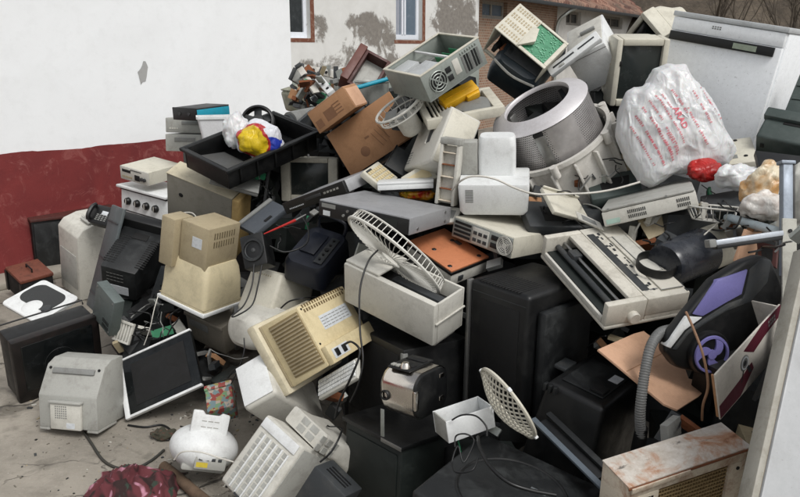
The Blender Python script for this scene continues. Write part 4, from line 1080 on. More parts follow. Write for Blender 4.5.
e, w, d, h = thing('vented_crt', 'vented_monitor', 'white monitor with rows of square vents, at the bottom edge left of the black boxes', 'monitor')
bx('shell', e, PALE, -w/2, w/2, -d/2, d/2 + .06, 0, h, .014, 3)
bx('side_panel', e, GREY, -w*.48, w*.46, -d*.44, d/2 + .03, -.004, -.0002, .002)
for r in range(5):
    z = h*(.12 + .155*r)
    bx('louvre', e, WHITE, -w*.46, w*.30, -d/2 - .010, -d/2 - .0002, z - h*.012, z + h*.012, .002)
    G().slots((-w*.42, -d/2 - .001, z + h*.075), (1, 0, 0), (0, 0, 1), 9, 1, w*.085, .02, w*.06, h*.075, .003).out('vent_slots', GREY, e)
bx('top_band', e, WHITE, w*.34, w*.47, -d/2 - .006, -d/2 - .0002, h*.05, h*.95, .003)
bx('slot_recess', e, DKGREY, -w*.49, -w*.465, -d/2 - .004, -d/2, h*.1, h*.6, .001)

e, w, d, h = thing('vented_block', 'small_vented_monitor', 'rounded white monitor back with small vent squares, beside the vented monitor', 'monitor')
G().loft([(-d/2, 0, h/2, w*.5, h*.5, .012), (0, 0, h/2, w*.56, h*.54, .02), (d/2, 0, h*.5, w*.8, h*.62, .03)], 'y').out('shell', PALE, e)
G().slots((-w*.22, -d/2 - .0005, h*.32), (1, 0, 0), (0, 0, 1), 2, 2, w*.46, h*.26, w*.34, h*.19, .003).out('vent_slots', GREY, e)
G().slots((-w*.3, -d*.2, -h*.025), (1, 0, 0), (0, -1, -.02), 2, 3, w*.5, d*.2, w*.36, d*.13, .004).out('side_vents', GREY, e)

e, w, d, h = thing('dark_box_bottom', 'dark_grey_box', 'dark grey box corner at the bottom edge, right of the vented monitor', 'box')
bx('body', e, DKGREY, -w/2, w/2, -d/2, d/2, 0, h, .008)
for k in range(3):
    bx('groove', e, BLACK, w/2, w/2 + .002, -d*.2 + k*d*.15, -d*.14 + k*d*.15, h*.2, h*.8, 0)
bx('foot', e, BLACK, -w*.3, w*.3, -d/2 - .01, -d/2 - .0002, h*.1, h*.2, .003)

e, w, d, h = thing('keyboard_under', 'pale_keyboard', 'pale keyboard poking out under the ribbed monitor', 'keyboard')
bx('case', e, PALE, -w/2, w/2, -d*.2, d/2, 0, h, .004)
G().slots((-w*.44, -d*.2, h*.2), (1, 0, 0), (0, 0, 1), 13, 4, w*.073, h*.2, w*.058, h*.15, .016).out('keys', WHITE, e)

def floral_mat():
    m, N, L, b = node_mat('floral_print')
    v = N.new('ShaderNodeTexCoord').outputs['Object']
    vo = N.new('ShaderNodeTexVoronoi'); vo.inputs['Scale'].default_value = 60
    L.new(v, vo.inputs['Vector'])
    s = N.new('ShaderNodeSeparateXYZ'); L.new(vo.outputs['Color'], s.inputs[0])
    r = N.new('ShaderNodeValToRGB'); L.new(s.outputs[0], r.inputs[0])
    r.color_ramp.interpolation = 'CONSTANT'
    el = r.color_ramp.elements
    el[0].color = lin('#6d8284'); el[1].color = lin('#8a3f38'); el[1].position = .35
    for p, c in ((.6, '#a89a8c'), (.78, '#6d8f6b'), (.9, '#8f8350')):
        q = el.new(p); q.color = lin(c)
    L.new(r.outputs[0], b.inputs['Base Color']); b.inputs['Roughness'].default_value = .6
    return m
FLORAL = floral_mat()
e, w, d, h = thing('floral_box', 'floral_tin', 'small red and blue floral patterned tin behind the domed appliance', 'tin')
bx('body', e, FLORAL, -w/2, w/2, -d/2, d/2, 0, h*.8, .006)
bx('lid', e, FLORAL, -w/2 - .004, w/2 + .004, -d/2 - .004, d/2 + .004, h*.802, h, .006)
# ================================================================ centre
e, w, d, h = thing('video_deck', 'video_deck', 'wide silver-topped video deck with black connector panel, in the middle of the heap', 'video deck')
bx('cover', e, SILVER, -w/2, w/2, -d/2 + .008, d/2, 0, h, .003)
bx('connector_panel', e, BLACK, -w/2 + .004, w/2 - .004, -d/2, -d/2 + .0078, .003, h - .006, .001)
bx('warning_label', e, STICKER, -w*.44, -w*.36, -d/2 - .0015, -d/2, h*.12, h*.42, 0)
bx('rating_plate', e, GREENBLK, w*.22, w*.38, -d/2 - .0015, -d/2, h*.3, h*.75, 0)
bx('print_block', e, MIDG, -w*.46, -w*.3, -d/2 - .001, -d/2, h*.6, h*.85, 0)
for k in range(7):
    G().cyl((-w*.2 + k*w*.045, -d/2 - .008, h*(.35 + .3*(k % 2))), (-w*.2 + k*w*.045, -d/2, h*(.35 + .3*(k % 2))), .006, n=10).out('jack', STEEL if k % 3 else MIDG, e)
for y, z in ((-.3, .25), (.35, .25), (.35, .8)):
    G().cyl((w/2, d*y, h*z), (w/2 + .003, d*y, h*z), .006, n=10).out('screw', STEEL, e)

e, w, d, h = thing('fan_guard', 'fan_guard', 'round white wire fan guard leaning on edge in front of the video deck', 'fan guard')
R0, zc = w*.5, h/2
U, V_ = (1, 0, 0), (0, 0, 1)
for nm, y, r, t in (('rim', -d/2, R0, .007), ('rim', d/2, R0*.97, .0045)):
    G().ring((0, y, zc), U, V_, r, r*h/w, t, 60).out(nm, WIRE, e)
G().ring((0, -d*.95, zc), U, V_, R0*.22, R0*.22*h/w, .005, 30).out('hub_ring', WIRE, e)
g = G(); NW = 56
for k in range(NW):
    a = 2*math.pi*k/NW
    c_, s_ = math.cos(a), math.sin(a)*h/w
    g.tube([(R0*.97*c_, d/2, zc + R0*.97*s_), (R0*c_, -d/2, zc + R0*s_), (R0*.9*c_, -d*.8, zc + R0*.9*s_), (R0*.22*c_, -d*.95, zc + R0*.22*s_)], .0021, 4)
g.out('spokes', WIRE, e)

e, w, d, h = thing('orange_device', 'board_tray', 'shallow grey unit topped by a bare orange board, under the video deck', 'electronics unit')
bx('case', e, PALE, -w/2, w/2, -d/2, d/2, 0, h*.72, .004)
bx('dark_seam', e, BLACK, -w/2 - .003, w/2 + .003, -d/2 - .003, d/2 + .003, h*.722, h*.90, .002)
bo = bx('board', e, ORANGE, -w/2, w/2, -d/2, d/2, h*.902, h, .001)
for x, y in ((.38, -.4), (-.1, -.25), (.40, .35), (-.15, .3)):
    G().lathe([(0, .002), (.007, .003), (.011, 0)], 12, (w*x, d*y, h)).out('screw', BLACK, bo)
bx('chip', bo, DKGREY, -w*.1, w*.02, d*.28, d*.36, h + .0002, h + .006, .001)
bx('latch', e, DKGREY, w/2, w/2 + .006, -d*.3, -d*.18, h*.2, h*.5, .002)

e, w, d, h = thing('white_box', 'printer_body', 'long off-white printer body with open slotted top, below the fan guard', 'printer')
t = .012
bx('front_wall', e, PALE, -w/2, w/2, -d/2, -d/2 + .03, 0, h, .006)
bx('rear_wall', e, PALE, -w/2, w/2, d/2 - t, d/2, 0, h*.98, .004)
bx('end_wall', e, PALE, w/2 - t, w/2 - .0005, -d/2 + .0302, d/2 - t - .0002, 0, h*.97, .003)
bx('end_wall', e, PALE, -w/2 + .0005, -w/2 + t, -d/2 + .0302, d/2 - t - .0002, 0, h, .003)
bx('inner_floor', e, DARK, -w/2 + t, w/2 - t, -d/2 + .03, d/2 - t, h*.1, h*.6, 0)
bx('top_cover', e, PALE, -w/2 + .001, -w*.12, -d/2 + .012, d/2 - .002, h + .0005, h + .012, .004)
bx('roller', e, DKGREY, -w*.1, w*.44, -d*.1, d*.12, h*.72, h*.84, .01)
bx('side_ledge', e, PALE, w/2, w/2 + .008, -d*.45, d*.5, h*.5, h*.54, .002)
bx('lower_band', e, PALE, -w*.1, w/2 - .02, -d*.3, d*.4, -.03, -.0002, .004)

e, w, d, h = thing('white_unit', 'white_appliance', 'glossy white stepped appliance with rounded upper half, left of the washing drum', 'appliance')
zb = h*.45
G().loft([(0, 0, 0, w*.44, d*.46, .015), (h*.06, 0, 0, w*.48, d*.5, .015), (zb - .01, 0, 0, w/2, d/2, .012), (zb, 0, 0, w*.49, d*.49, .012)], 'z').out('base', WHITE, e)
G().loft([(zb + .0005, 0, 0, 1, 1, 0)] and [(zb + .0005, w*.03, d*.26, w*.27, d*.22, .02), (h*.8, w*.03, d*.26, w*.27, d*.22, .02), (h*.96, w*.03, d*.26, w*.262, d*.21, .03), (h, w*.03, d*.26, w*.24, d*.19, .03)], 'z').out('upper_body', WHITE, e)
bx('side_column', e, GREY, -w*.5, -w*.245, d*.06, d*.3, zb + .0005, h*.94, .006)
G().slots((-w*.34, -d/2 - .0005, zb*.45), (1, 0, 0), (0, 0, 1), 1, 8, .02, zb*.055, w*.11, zb*.03, .002).out('vent_slots', MIDG, e)

e, w, d, h = thing('rusty_bracket', 'rusty_rack', 'narrow rusty slotted metal rack standing beside the white stepped appliance', 'rack')
for x in (-1, 1):
    bx('upright', e, PALE, x*w*.42 - w*.08, x*w*.42 + w*.08, -d/2, d/2, 0, h, .003)
for k in range(5):
    z = h*(.06 + .2*k)
    bx('crossbar', e, RUST if k % 2 else RUSTW, -w*.338, w*.338, -d*.45, d*.0, z, z + h*.018, .002)
bx('backing', e, PALE, -w*.339, w*.339, d*.02, d*.1, h*.02, h*.98, .001)
bx('cap', e, GREY, -w*.52, w*.52, -d*.55, d*.55, h + .0005, h + .03, .004)

e, w, d, h = thing('desktop_pc', 'desktop_computer', 'flat cream desktop computer, rear fan grille and card slots showing, beside the dot matrix printer', 'computer')
bx('case', e, CREAM, -w/2, w/2, -d/2 + .006, d/2, 0, h, .005)
bx('rear_plate', e, GALV, -w/2 + .004, w/2 - .004, -d/2, -d/2 + .0058, .004, h - .006, .001)
for k in range(4):
    z = h*(.14 + .2*k)
    bx('card_slot', e, DARK, -w*.46, -w*.18, -d/2 - .002, -d/2, z, z + h*.12, .0005)
bx('port_plate', e, PALE, -w*.15, w*.12, -d/2 - .003, -d/2, h*.1, h*.85, .001)
for k in range(6):
    bx('port', e, DKGREY, -w*.13 + (k % 3)*w*.085, -w*.07 + (k % 3)*w*.085, -d/2 - .005, -d/2 - .003, h*(.2 + .32*(k//3)), h*(.36 + .32*(k//3)), .0005)
for z in (.2, .55):
    bx('mains_socket', e, BLACK, w*.16, w*.27, -d/2 - .004, -d/2, h*z, h*(z + .24), .002)
fc = (w*.385, -d/2 - .003, h*.5)
G().lathe([(0, 0), (h*.42, 0), (h*.44, .003)], 36, fc, 'y').out('fan_opening', DARK, e)
g = G()
for r in (.12, .2, .28, .36, .42):
    g.ring((fc[0], fc[1] - .002, fc[2]), (1, 0, 0), (0, 0, 1), h*r, h*r, .0022, 32, 5)
g.cyl((fc[0], fc[1] - .004, fc[2]), (fc[0], fc[1], fc[2]), h*.1, n=16)
for k in range(4):
    a = k*math.pi/2 + .5
    g.obox((fc[0] + h*.25*math.cos(a), fc[1] - .002, fc[2] + h*.25*math.sin(a)), (math.cos(a), 0, math.sin(a)), (-math.sin(a), 0, math.cos(a)), (0, 1, 0), h*.36, .006, .003)
g.out('fan_grille', PALE, e)

# washing machine drum and its tub
def perforated():
    m, N, L, b = node_mat('perforated_steel')
    v = N.new('ShaderNodeTexCoord').outputs['Object']
    s = N.new('ShaderNodeSeparateXYZ'); L.new(v, s.inputs[0])
    at_ = N.new('ShaderNodeMath'); at_.operation = 'ARCTAN2'; L.new(s.outputs[1], at_.inputs[0]); L.new(s.outputs[0], at_.inputs[1])
    u = math2(N, L, 'MULTIPLY', at_.outputs[0], 24.0)
    z = math2(N, L, 'MULTIPLY', s.outputs[2], 92.0)
    row = math2(N, L, 'FLOOR', z, None)
    off = math2(N, L, 'MULTIPLY', math2(N, L, 'MODULO', row, 2.0), 0.5)
    fu = math2(N, L, 'SUBTRACT', math2(N, L, 'FRACT', math2(N, L, 'ADD', u, off), None), .5)
    fz = math2(N, L, 'SUBTRACT', math2(N, L, 'FRACT', z, None), .5)
    r2 = math2(N, L, 'ADD', math2(N, L, 'MULTIPLY', fu, fu), math2(N, L, 'MULTIPLY', fz, fz))
    hole = mrange(N, L, r2, .05, .08, 1, 0)
    sect = N.new('ShaderNodeMath'); sect.operation = 'COSINE'; L.new(math2(N, L, 'MULTIPLY', math2(N, L, 'ADD', at_.outputs[0], 1.35), 3.0), sect.inputs[0])
    hole = math2(N, L, 'MULTIPLY', hole, mrange(N, L, sect.outputs[0], .55, .65, 1, 0))
    n1 = nnode(N, L, v, 9, 6)
    c = mixc(N, L, hole, mixc(N, L, mrange(N, L, n1, .35, .7), lin('#c4c1c0'), lin('#9c9896')), lin('#0a0a0a'))
    L.new(c, b.inputs['Base Color'])
    L.new(mrange(N, L, hole, 0, 1, .55, 0), b.inputs['Metallic'])
    L.new(mrange(N, L, n1, .3, .7, .28, .5), b.inputs['Roughness'])
    bump(N, L, b, hole, -.6, .003)
    return m
e, w, d, h = thing('drum', 'washing_drum', 'perforated stainless steel washing machine drum tipped in its tub, left of the text-printed bag', 'washing drum')
Rw = (w + d)/4
hb = h*1.35
rim_prof = [(Rw*.66, h + .022), (Rw*.68, h + .03), (Rw*.72, h + .026), (Rw*.98, h + .002), (Rw*1.0, h - .006)]
G().lathe(rim_prof + [(Rw*.96, h - .012), (Rw*.66, h + .010)], 72, closed=True).out('front_flange', plastic('clean_steel', '#d2cfd0', .36, .3, '#958b87', metal=.35), e)
PERF = perforated()
G().lathe([(Rw*.97, h - .013), (Rw*.97, h - hb), (Rw*.955, h - hb), (Rw*.955, h - .013)], 96, closed=True).out('wall', PERF, e)
G().lathe([(0, h - hb), (Rw*.955, h - hb + .001), (Rw*.955, h - hb + .01), (0, h - hb + .03)], 48).out('back', STEEL, e)
for k in range(3):
    a = math.radians(255 + 120*k)
    u = Vector((math.cos(a), math.sin(a), 0)); t_ = Vector((-math.sin(a), math.cos(a), 0))
    G().obox(u*Rw*.88 + Vector((0, 0, h - hb*.5)), t_, (0, 0, 1), u, .05, hb*.8, .06, .008).out('paddle', STEEL, e)
    G().obox(u*Rw*.968 + Vector((0, 0, h - hb*.5)), t_, (0, 0, 1), u, .045, hb*.92, .012, .003).out('paddle_seat', DARK, e)
tub = empty('washing_tub', pose_m('drum'), 'chalky white plastic washing machine tub around the steel drum', 'washing tub')
Rt = Rw*1.12
zt = h*.12
CHALK = plastic('chalky_plastic', '#c9c6bf', .75, .4, '#7d7468', bump=.15)
G().lathe([(Rt, zt), (Rt*1.0, zt - .24), (Rt*.9, zt - .27), (0, zt - .27), (0, zt - .255), (Rt*.88, zt - .255), (Rt*.97, zt - .23), (Rt*.965, zt)], 72, closed=False).out('shell', CHALK, tub)
G().lathe([(Rt*.965, zt), (Rt*1.05, zt), (Rt*1.05, zt + .022), (Rt*.98, zt + .022)], 72, closed=True).out('rim', CHALK, tub)
for k in range(16):
    a = 2*math.pi*k/16 + .1
    u = Vector((math.cos(a), math.sin(a), 0)); t_ = Vector((-math.sin(a), math.cos(a), 0))
    G().obox(u*Rt*1.03 + Vector((0, 0, zt - .11)), t_, (0, 0, 1), u, .012, .2, .05, .003).out('rib', CHALK, tub)
for k in range(6):
    a = 2*math.pi*k/6 + .3
    G().cyl((Rt*1.07*math.cos(a), Rt*1.07*math.sin(a), zt - .03), (Rt*1.07*math.cos(a), Rt*1.07*math.sin(a), zt + .028), .018, n=12).out('screw_boss', CHALK, tub)

e, w, d, h = thing('small_fan', 'small_fan', 'small white fan with wire hoop and round motor, on the flat cardboard', 'fan')
zc = h/2
G().ring((0, -d/2, zc), U, V_, w/2, h/2, .0065, 40).out('hoop', WIRE, e)
G().ring((0, -d*.15, zc), U, V_, w*.47, h*.47, .004, 40).out('hoop', WIRE, e)
g = G()
for k in range(20):
    a = 2*math.pi*k/20
    c_, s_ = math.cos(a), math.sin(a)
    g.tube([(w*.5*c_, -d/2, zc + h*.5*s_), (w*.47*c_, -d*.15, zc + h*.47*s_), (w*.12*c_, d*.12, zc + h*.12*s_)], .002, 4)
g.out('spokes', WIRE, e)
G().loft([(-d*.2, 0, zc, w*.12, w*.12, w*.12), (0, 0, zc, w*.22, w*.22, w*.2), (d*.75, 0, zc, w*.22, w*.22, w*.2), (d*.95, 0, zc, w*.16, w*.16, w*.15)], 'y', 6).out('motor', PALE, e)
for k in range(3):
    a = k*2*math.pi/3 + .4
    u = Vector((math.cos(a), 0, math.sin(a))); vv = Vector((-math.sin(a), .4, math.cos(a))).normalized()
    G().obox(Vector((0, -d*.25, zc)) + u*w*.26, u, vv, u.cross(vv), w*.3, w*.2, .004, .001).out('blade', MIDG, e)

e, w, d, h = thing('beige_tower', 'cream_computer_tower', 'cream computer tower lying tilted with dark handle slot, above the slim white box', 'computer')
bx('case', e, PALE, -w/2, w/2, -d/2, d/2, 0, h, .012, 3)
bx('handle_slot', e, DKGREY, w*.05, w*.16, -d/2 - .002, -d/2, h*.42, h*.78, .004)
bx('handle_lip', e, PALE, w*.035, w*.05, -d/2 - .008, -d/2, h*.4, h*.8, .003)
bx('side_panel', e, CREAM, w/2, w/2 + .004, -d*.44, d*.44, h*.04, h*.96, .002)
G().slots((-w*.4, -d/2 - .0005, h*.12), (1, 0, 0), (0, 0, 1), 1, 5, .02, .014, w*.12, .006).out('vent_slots', MIDG, e)

e, w, d, h = thing('vented_base', 'monitor_base', 'beige slotted monitor base lying under the yellow panel', 'monitor base')
g = G().box(-w/2, w/2, -d/2, -d/2 + .03, 0, h, .005).box(-w/2, w/2, d/2 - .03, d/2, 0, h, .005).box(-w/2, -w/2 + .03, -d/2 + .0302, d/2 - .0302, 0, h, .005).box(w/2 - .05, w/2, -d/2 + .0302, d/2 - .0302, 0, h, .005)
g.out('frame', CREAM, e)
bx('tray', e, DKGREY, -w/2 + .031, w/2 - .051, -d/2 + .031, d/2 - .031, 0, h*.3, 0)
for k in range(6):
    x = -w/2 + .045 + k*w*.05
    bx('slat', e, CREAM, x, x + w*.022, -d/2 + .031, d/2 - .031, h*.6, h*.95, .002)
G().lathe([(.1, 0), (.1, .02), (.06, .035), (0, .035)], 32, (w*.2, -d*.05, h*.3)).out('swivel_dish', MIDG, e)

e, w, d, h = thing('yellow_panel', 'yellow_cover', 'bright yellow plastic cover under the open computer case', 'cover')
bx('plate', e, YELLOW, -w/2, w/2, -d/2, d/2, h*.2, h, .006)
bx('tab', e, YELLOW, w*.1, w*.46, -d/2 + .004, d/2 - .004, 0, h*.198, .004)
bx('rib', e, YELLOW, -w*.4, w*.4, -d/2 - .005, -d/2 - .0002, h*.55, h*.62, .002)

e, w, d, h = thing('carton_small', 'cardboard_box', 'small closed cardboard box with faded print, leaning on the flat cardboard', 'cardboard box')
bx('body', e, CARD, -w/2, w/2, -d/2, d/2, 0, h, .003)
for a, b in ((-.5, -.005), (.005, .5)):
    bx('flap', e, CARDL, -w*.49, w*.49, d*a, d*b, h + .0005, h + .004, .001)
bx('printed_square', e, CARDP, -w*.44, -w*.28, -d/2 - .0008, -d/2, h*.15, h*.5, 0)
bx('printed_block', e, CARDP, -w*.18, w*.08, -d/2 - .0008, -d/2, h*.2, h*.65, 0)
G().slots((w*.16, -d/2, h*.25), (1, 0, 0), (0, 0, 1), 1, 4, .02, h*.14, w*.2, h*.05, .001).out('printed_lines', CARDP, e)
bx('side_flap', e, CARDL, w/2 + .0005, w/2 + .004, -d*.46, d*.48, h*.05, h*.9, .001)

e, w, d, h = thing('carton_flat', 'flat_cardboard', 'large flattened brown cardboard sheet with faint round logo, behind the small monitor', 'cardboard sheet')
bx('sheet', e, CARD, -w/2, w/2, -d/2, d/2, 0, h, .002)
bx('fold_flap', e, CARD, w*.2, w*.5, -d/2 - .007, -d/2 - .001, h*.02, h*.5, .002)
G().lathe([(.0, 0), (.028, 0), (.030, .0006)], 20, (-w*.16, -d/2 - .0008, h*.28), 'y').out('printed_logo', CARDP, e)
G().slots((-w*.05, -d/2, h*.5), (1, 0, 0), (0, 0, 1), 1, 1, .1, .1, .03, .012, .001).slots((w*.06, -d/2 - .007, h*.35), (0.3, 0, -1), (1, 0, .3), 1, 3, .1, .03, .1, .004, .001).out('printed_lines', CARDP, e)

e, w, d, h = thing('drawer', 'drawer_box', 'dark red-brown wooden drawer frame standing up behind the cardboard box', 'drawer')
t = .018
for nm, a in (('side_board', (-w/2, -w/2 + t, 0, h)), ('side_board', (w/2 - t, w/2, 0, h)), ('end_board', (-w/2 + t, w/2 - t, h - t, h)), ('end_board', (-w/2 + t, w/2 - t, 0, t))):
    bx(nm, e, WOODR, a[0], a[1], -d/2, d/2 + .05, a[2], a[3], .002)
bx('bottom_panel', e, GREY, -w/2 + t, w/2 - t, d*.3, d*.36, t, h - t, 0)
bx('runner', e, plastic('lighter_wood', '#5f352c', .5, .4, '#2c1a17'), -w/2 - .05, -w/2 - .0005, -d/2 - .02, d/2, h*.02, h*1.02, .003)

e, w, d, h = thing('open_pc', 'open_computer_case', 'open grey computer case on the heap top, power supply and rear slots visible', 'computer')
ZINC = plastic('zinc_chassis', '#9aa09a', .45, .35, '#5d5c50', metal=.55)
t = .004
bx('floor_panel', e, ZINC, -w/2, w/2, -d/2, d/2, 0, t, 0)
bx('rear_panel', e, ZINC, -w/2, w/2, -d/2, -d/2 + t, t + .0002, h, .001)
bx('front_panel', e, ZINC, -w/2, w/2, d/2 - t, d/2, t + .0002, h, .001)
bx('side_rail', e, ZINC, -w/2, -w/2 + t, -d/2 + t + .0002, d/2 - t - .0002, t + .0002, h, .001)
bx('side_rail', e, ZINC, w/2 - t, w/2, -d/2 + t + .0002, d/2 - t - .0002, t + .0002, h, .001)
g = G().box(-w/2 - .003, w/2 + .003, -d/2 - .003, -d/2 + .012, h + .0003, h + .006, .001).box(-w/2 - .003, w/2 + .003, d/2 - .012, d/2 + .003, h + .0003, h + .006, .001).box(-w/2 - .003, -w/2 + .01, -d/2 + .0122, d/2 - .0122, h + .0003, h + .006, .001).box(w/2 - .01, w/2 + .003, -d/2 + .0122, d/2 - .0122, h + .0003, h + .006, .001)
g.out('rolled_edge', CREAM, e)
ps = bx('power_supply', e, plastic('pale_zinc', '#c3c6c6', .45, .25, metal=.3), -w*.46, -w*.10, -d*.46, -d*.02, t + .001, h*.93, .003)
bx('drive_cage', e, plastic('pale_zinc', '#c3c6c6'), -w*.46, -w*.12, d*.16, d*.46, t + .001, h*.85, .002)
bx('disc_drive', e, STEEL, -w*.02, w*.16, d*.2, d*.45, t + .001, h*.6, .003)
bx('motherboard', e, PCB, -w*.08, w*.46, -d*.45, d*.46, t + .0005, t + .003, 0)
for k in range(3):
    bx('expansion_card', e, PCB, w*(.1 + .12*k), w*(.1 + .12*k) + .003, -d*.4, d*.1, t + .004, h*.7, 0)
bx('centre_brace', e, WHITE, w*.02, w*.045, -d*.45, d*.47, h*.9, h*.98, .001)
fan = (-w*.28, -d/2 - .001, h*.5)
G().lathe([(0, 0), (h*.36, 0), (h*.37, .001)], 28, fan, 'y').out('fan_opening', DARK, e)
g = G()
for r in (.14, .26, .36):
    g.ring((fan[0], fan[1] - .002, fan[2]), (1, 0, 0), (0, 0, 1), h*r, h*r, .003, 24, 5)
for k in range(4):
    a = k*math.pi/2 + math.pi/4
    g.obox((fan[0] + h*.2*math.cos(a), fan[1] - .002, fan[2] + h*.2*math.sin(a)), (math.cos(a), 0, math.sin(a)), (-math.sin(a), 0, math.cos(a)), (0, 1, 0), h*.4, .007, .003)
g.out('fan_grille', ZINC, e)
for z in (.25, .55):
    bx('mains_socket', e, BLACK, -w*.13, -w*.05, -d/2 - .004, -d/2, h*z, h*(z + .2), .001)
bx('port_opening', e, PALE, w*.0, w*.1, -d/2 - .002, -d/2, h*.3, h*.85, .001)
for k in range(7):
    bx('slot_cover', e, DARK if k % 3 else STEEL, w*(.15 + .043*k), w*(.15 + .043*k) + w*.028, -d/2 - .002, -d/2, h*.15, h*.78, 0)
for k in range(7):
    bx('screw_tab', e, ZINC, w*(.15 + .043*k), w*(.15 + .043*k) + w*.02, -d/2 - .004, -d/2, h*.84, h*.93, .001)
random.seed(11)
for k in range(5):
    p = [Vector((random.uniform(-.2, .1)*w, random.uniform(-.1, .2)*d, h*.5)) + Vector((i*.012*random.uniform(-1, 1), i*.02, .02*math.sin(i*2 + k))) for i in range(5)]
    G().tube(smooth_path(p, 4), .003, 5).out('wire_loom', (BLACK, RED, YELLOW, WIRE, DKGREY)[k], e)

e, w, d, h = thing('pcb_housing', 'broken_monitor_shell', 'broken beige monitor shell at the top with bare green circuit board', 'monitor')
t = .008
nV = w*.47
bx('vented_top', e, CREAM, -w/2, -w/2 + nV, -d/2, d/2, h - t, h, .003)
bx('frame_edge', e, CREAM, -w/2 + nV, w/2, -d/2, -d/2 + .02, h - t, h, .003); bx('frame_edge', e, CREAM, -w/2 + nV, w/2, d/2 - .015, d/2, h - t, h, .003); bx('frame_edge', e, CREAM, w/2 - .022, w/2, -d/2 + .0202, d/2 - .0152, h - t, h, .003)
for k in range(4):
    G().slots((-w*.44, -d*.4 + k*d*.24, h), (1, 0, 0), (0, 1, 0), 9, 2, w*.048, d*.08, w*.028, d*.055, .002).out('vent_slots', TAN, e)
pb = bx('circuit_board', e, PCB, -w/2 + nV - .03, w/2 - .0225, -d/2 + .021, d/2 - .016, h - t - .006, h - t - .001, 0)
random.seed(5)
g = G()
for k in range(110):
    x, y = random.uniform(.0, w*.44), random.uniform(-d*.38, d*.4)
    g.box(x, x + random.uniform(.003, .010), y, y + random.uniform(.003, .008), h - t - .001, h - t + random.uniform(.001, .004))
g.out('solder_parts', plastic('solder', '#5f9c7c', .35, .4, '#2a5c45', metal=.1), pb)
g = G(); n_ = 8
for i in range(n_):
    pass
g.bm.free()
g = G().hexa([(-w*.06, -d*.5, h + .0005), (w*.12, -d*.18, h + .0005), (w*.02, d*.2, h + .0005), (-w*.08, d*.2, h + .0005), (-w*.06, -d*.5, h + .004), (w*.12, -d*.18, h + .03), (w*.02, d*.2, h + .02), (-w*.08, d*.2, h + .004)], .001)
g.out('torn_flap', CREAM, e)
bx('side_wall', e, CREAM, -w/2, -w/2 + t, -d/2, d/2, 0, h - t - .0002, .003)
bx('rear_wall', e, CREAM, -w/2 + t, w/2, d/2 - t, d/2, 0, h - t - .0002, .003)
bx('end_wall', e, CREAM, w/2 - t, w/2, -d/2, d/2 - t, 0, h - t - .0002, .003)
bx('inner_chassis', e, DARK, -w/2 + .03, w/2 - .03, -d*.2, d/2 - .02, .01, h*.75, 0)
for k in range(6):
    bx('coil', e, (BLKDUST, RUST, DKGREY)[k % 3], -w*.4 + k*w*.12, -w*.33 + k*w*.12, -d*.42, -d*.21, .02 + .02*(k % 2), h*(.35 + .08*(k % 3)), .004)
bx('bottom_rail', e, CREAM, -w*.5, w*.5, -d*.5, -d*.44, 0, .016, .002)

e, w, d, h = thing('dark_tv_top', 'dark_blue_television', 'blue-black curved television casing below the broken monitor shell', 'television')
BLUEBLK = plastic('blue_black_plastic', '#2a343b', .38, .35, '#515a5e')
G().loft([(0, 0, 0, w*.5, d*.48, .03), (h*.5, 0, 0, w*.52, d*.5, .05), (h*.85, 0, 0, w*.49, d*.48, .06), (h, 0, 0, w*.43, d*.43, .06)], 'z').out('casing', BLUEBLK, e)
bx('grey_screen', e, DKGREY, -w*.36, w*.4, -d*.32, d*.36, h, h + .008, .006)
G().tube(smooth_path([(-w*.45, -d*.44, h*.93), (0, -d*.49, h*.9), (w*.47, -d*.44, h*.93)]), .007, 6).out('trim', GREY, e)

e, w, d, h = thing('slot_panel', 'white_fascia', 'long white plastic fascia with slots, beside the broken monitor shell', 'panel')
bx('bar', e, WHITE, -w/2, w/2, -d/2, d/2, 0, h, .005)
bx('drive_slot', e, DKGREY, -w*.4, w*.02, -d/2 - .002, -d/2, h*.45, h*.62, .0005)
bx('drive_slot', e, DKGREY, w*.1, w*.42, -d/2 - .002, -d/2, h*.45, h*.6, .0005)
bx('button', e, GREY, -w*.3, -w*.2, -d/2 - .006, -d/2, h*.12, h*.3, .002)

e, w, d, h = thing('white_case', 'white_computer_case', 'white metal case with amber warning sticker, left of the upright cream monitor', 'computer')
bx('shell', e, WHITE, -w/2, w/2, -d/2, d/2, -.05, h, .005)
bx('top_panel', e, PALE, -w*.46, w*.46, -d*.46, d*.46, h, h + .005, .002)
bx('handle', e, MIDG, -w*.1, w*.3, d*.05, d*.12, h + .0052, h + .02, .004)
G().prism([(w*.28, .0), (w*.46, .0), (w*.37, .05)], -d/2 - .0015, -d/2, 0, axis='y').out('warning_sticker', WARN, e)
bx('seam', e, MIDG, -w*.5, w*.5, -d/2 - .001, -d/2, h*.86, h*.88, 0)

e, w, d, h = thing('big_crt', 'cream_monitor', 'cream tube monitor standing upright with dark screen, left of the printed bag', 'monitor')
crt_front(e, w, d, h, CREAM, SCREENG, .28, d, .76, .80, .5)
bx('broken_notch', e, DARK, -w*.41, -w*.36, -d/2 - .003, -d/2 + .03, h*.60, h*.68, .004)

e, w, d, h = thing('far_crt', 'tilted_monitor', 'cream monitor tipped on its corner behind the upright cream monitor', 'monitor')
crt_front(e, w, d, h, CREAM, GLASS, .22, d, .74, .70, .5)

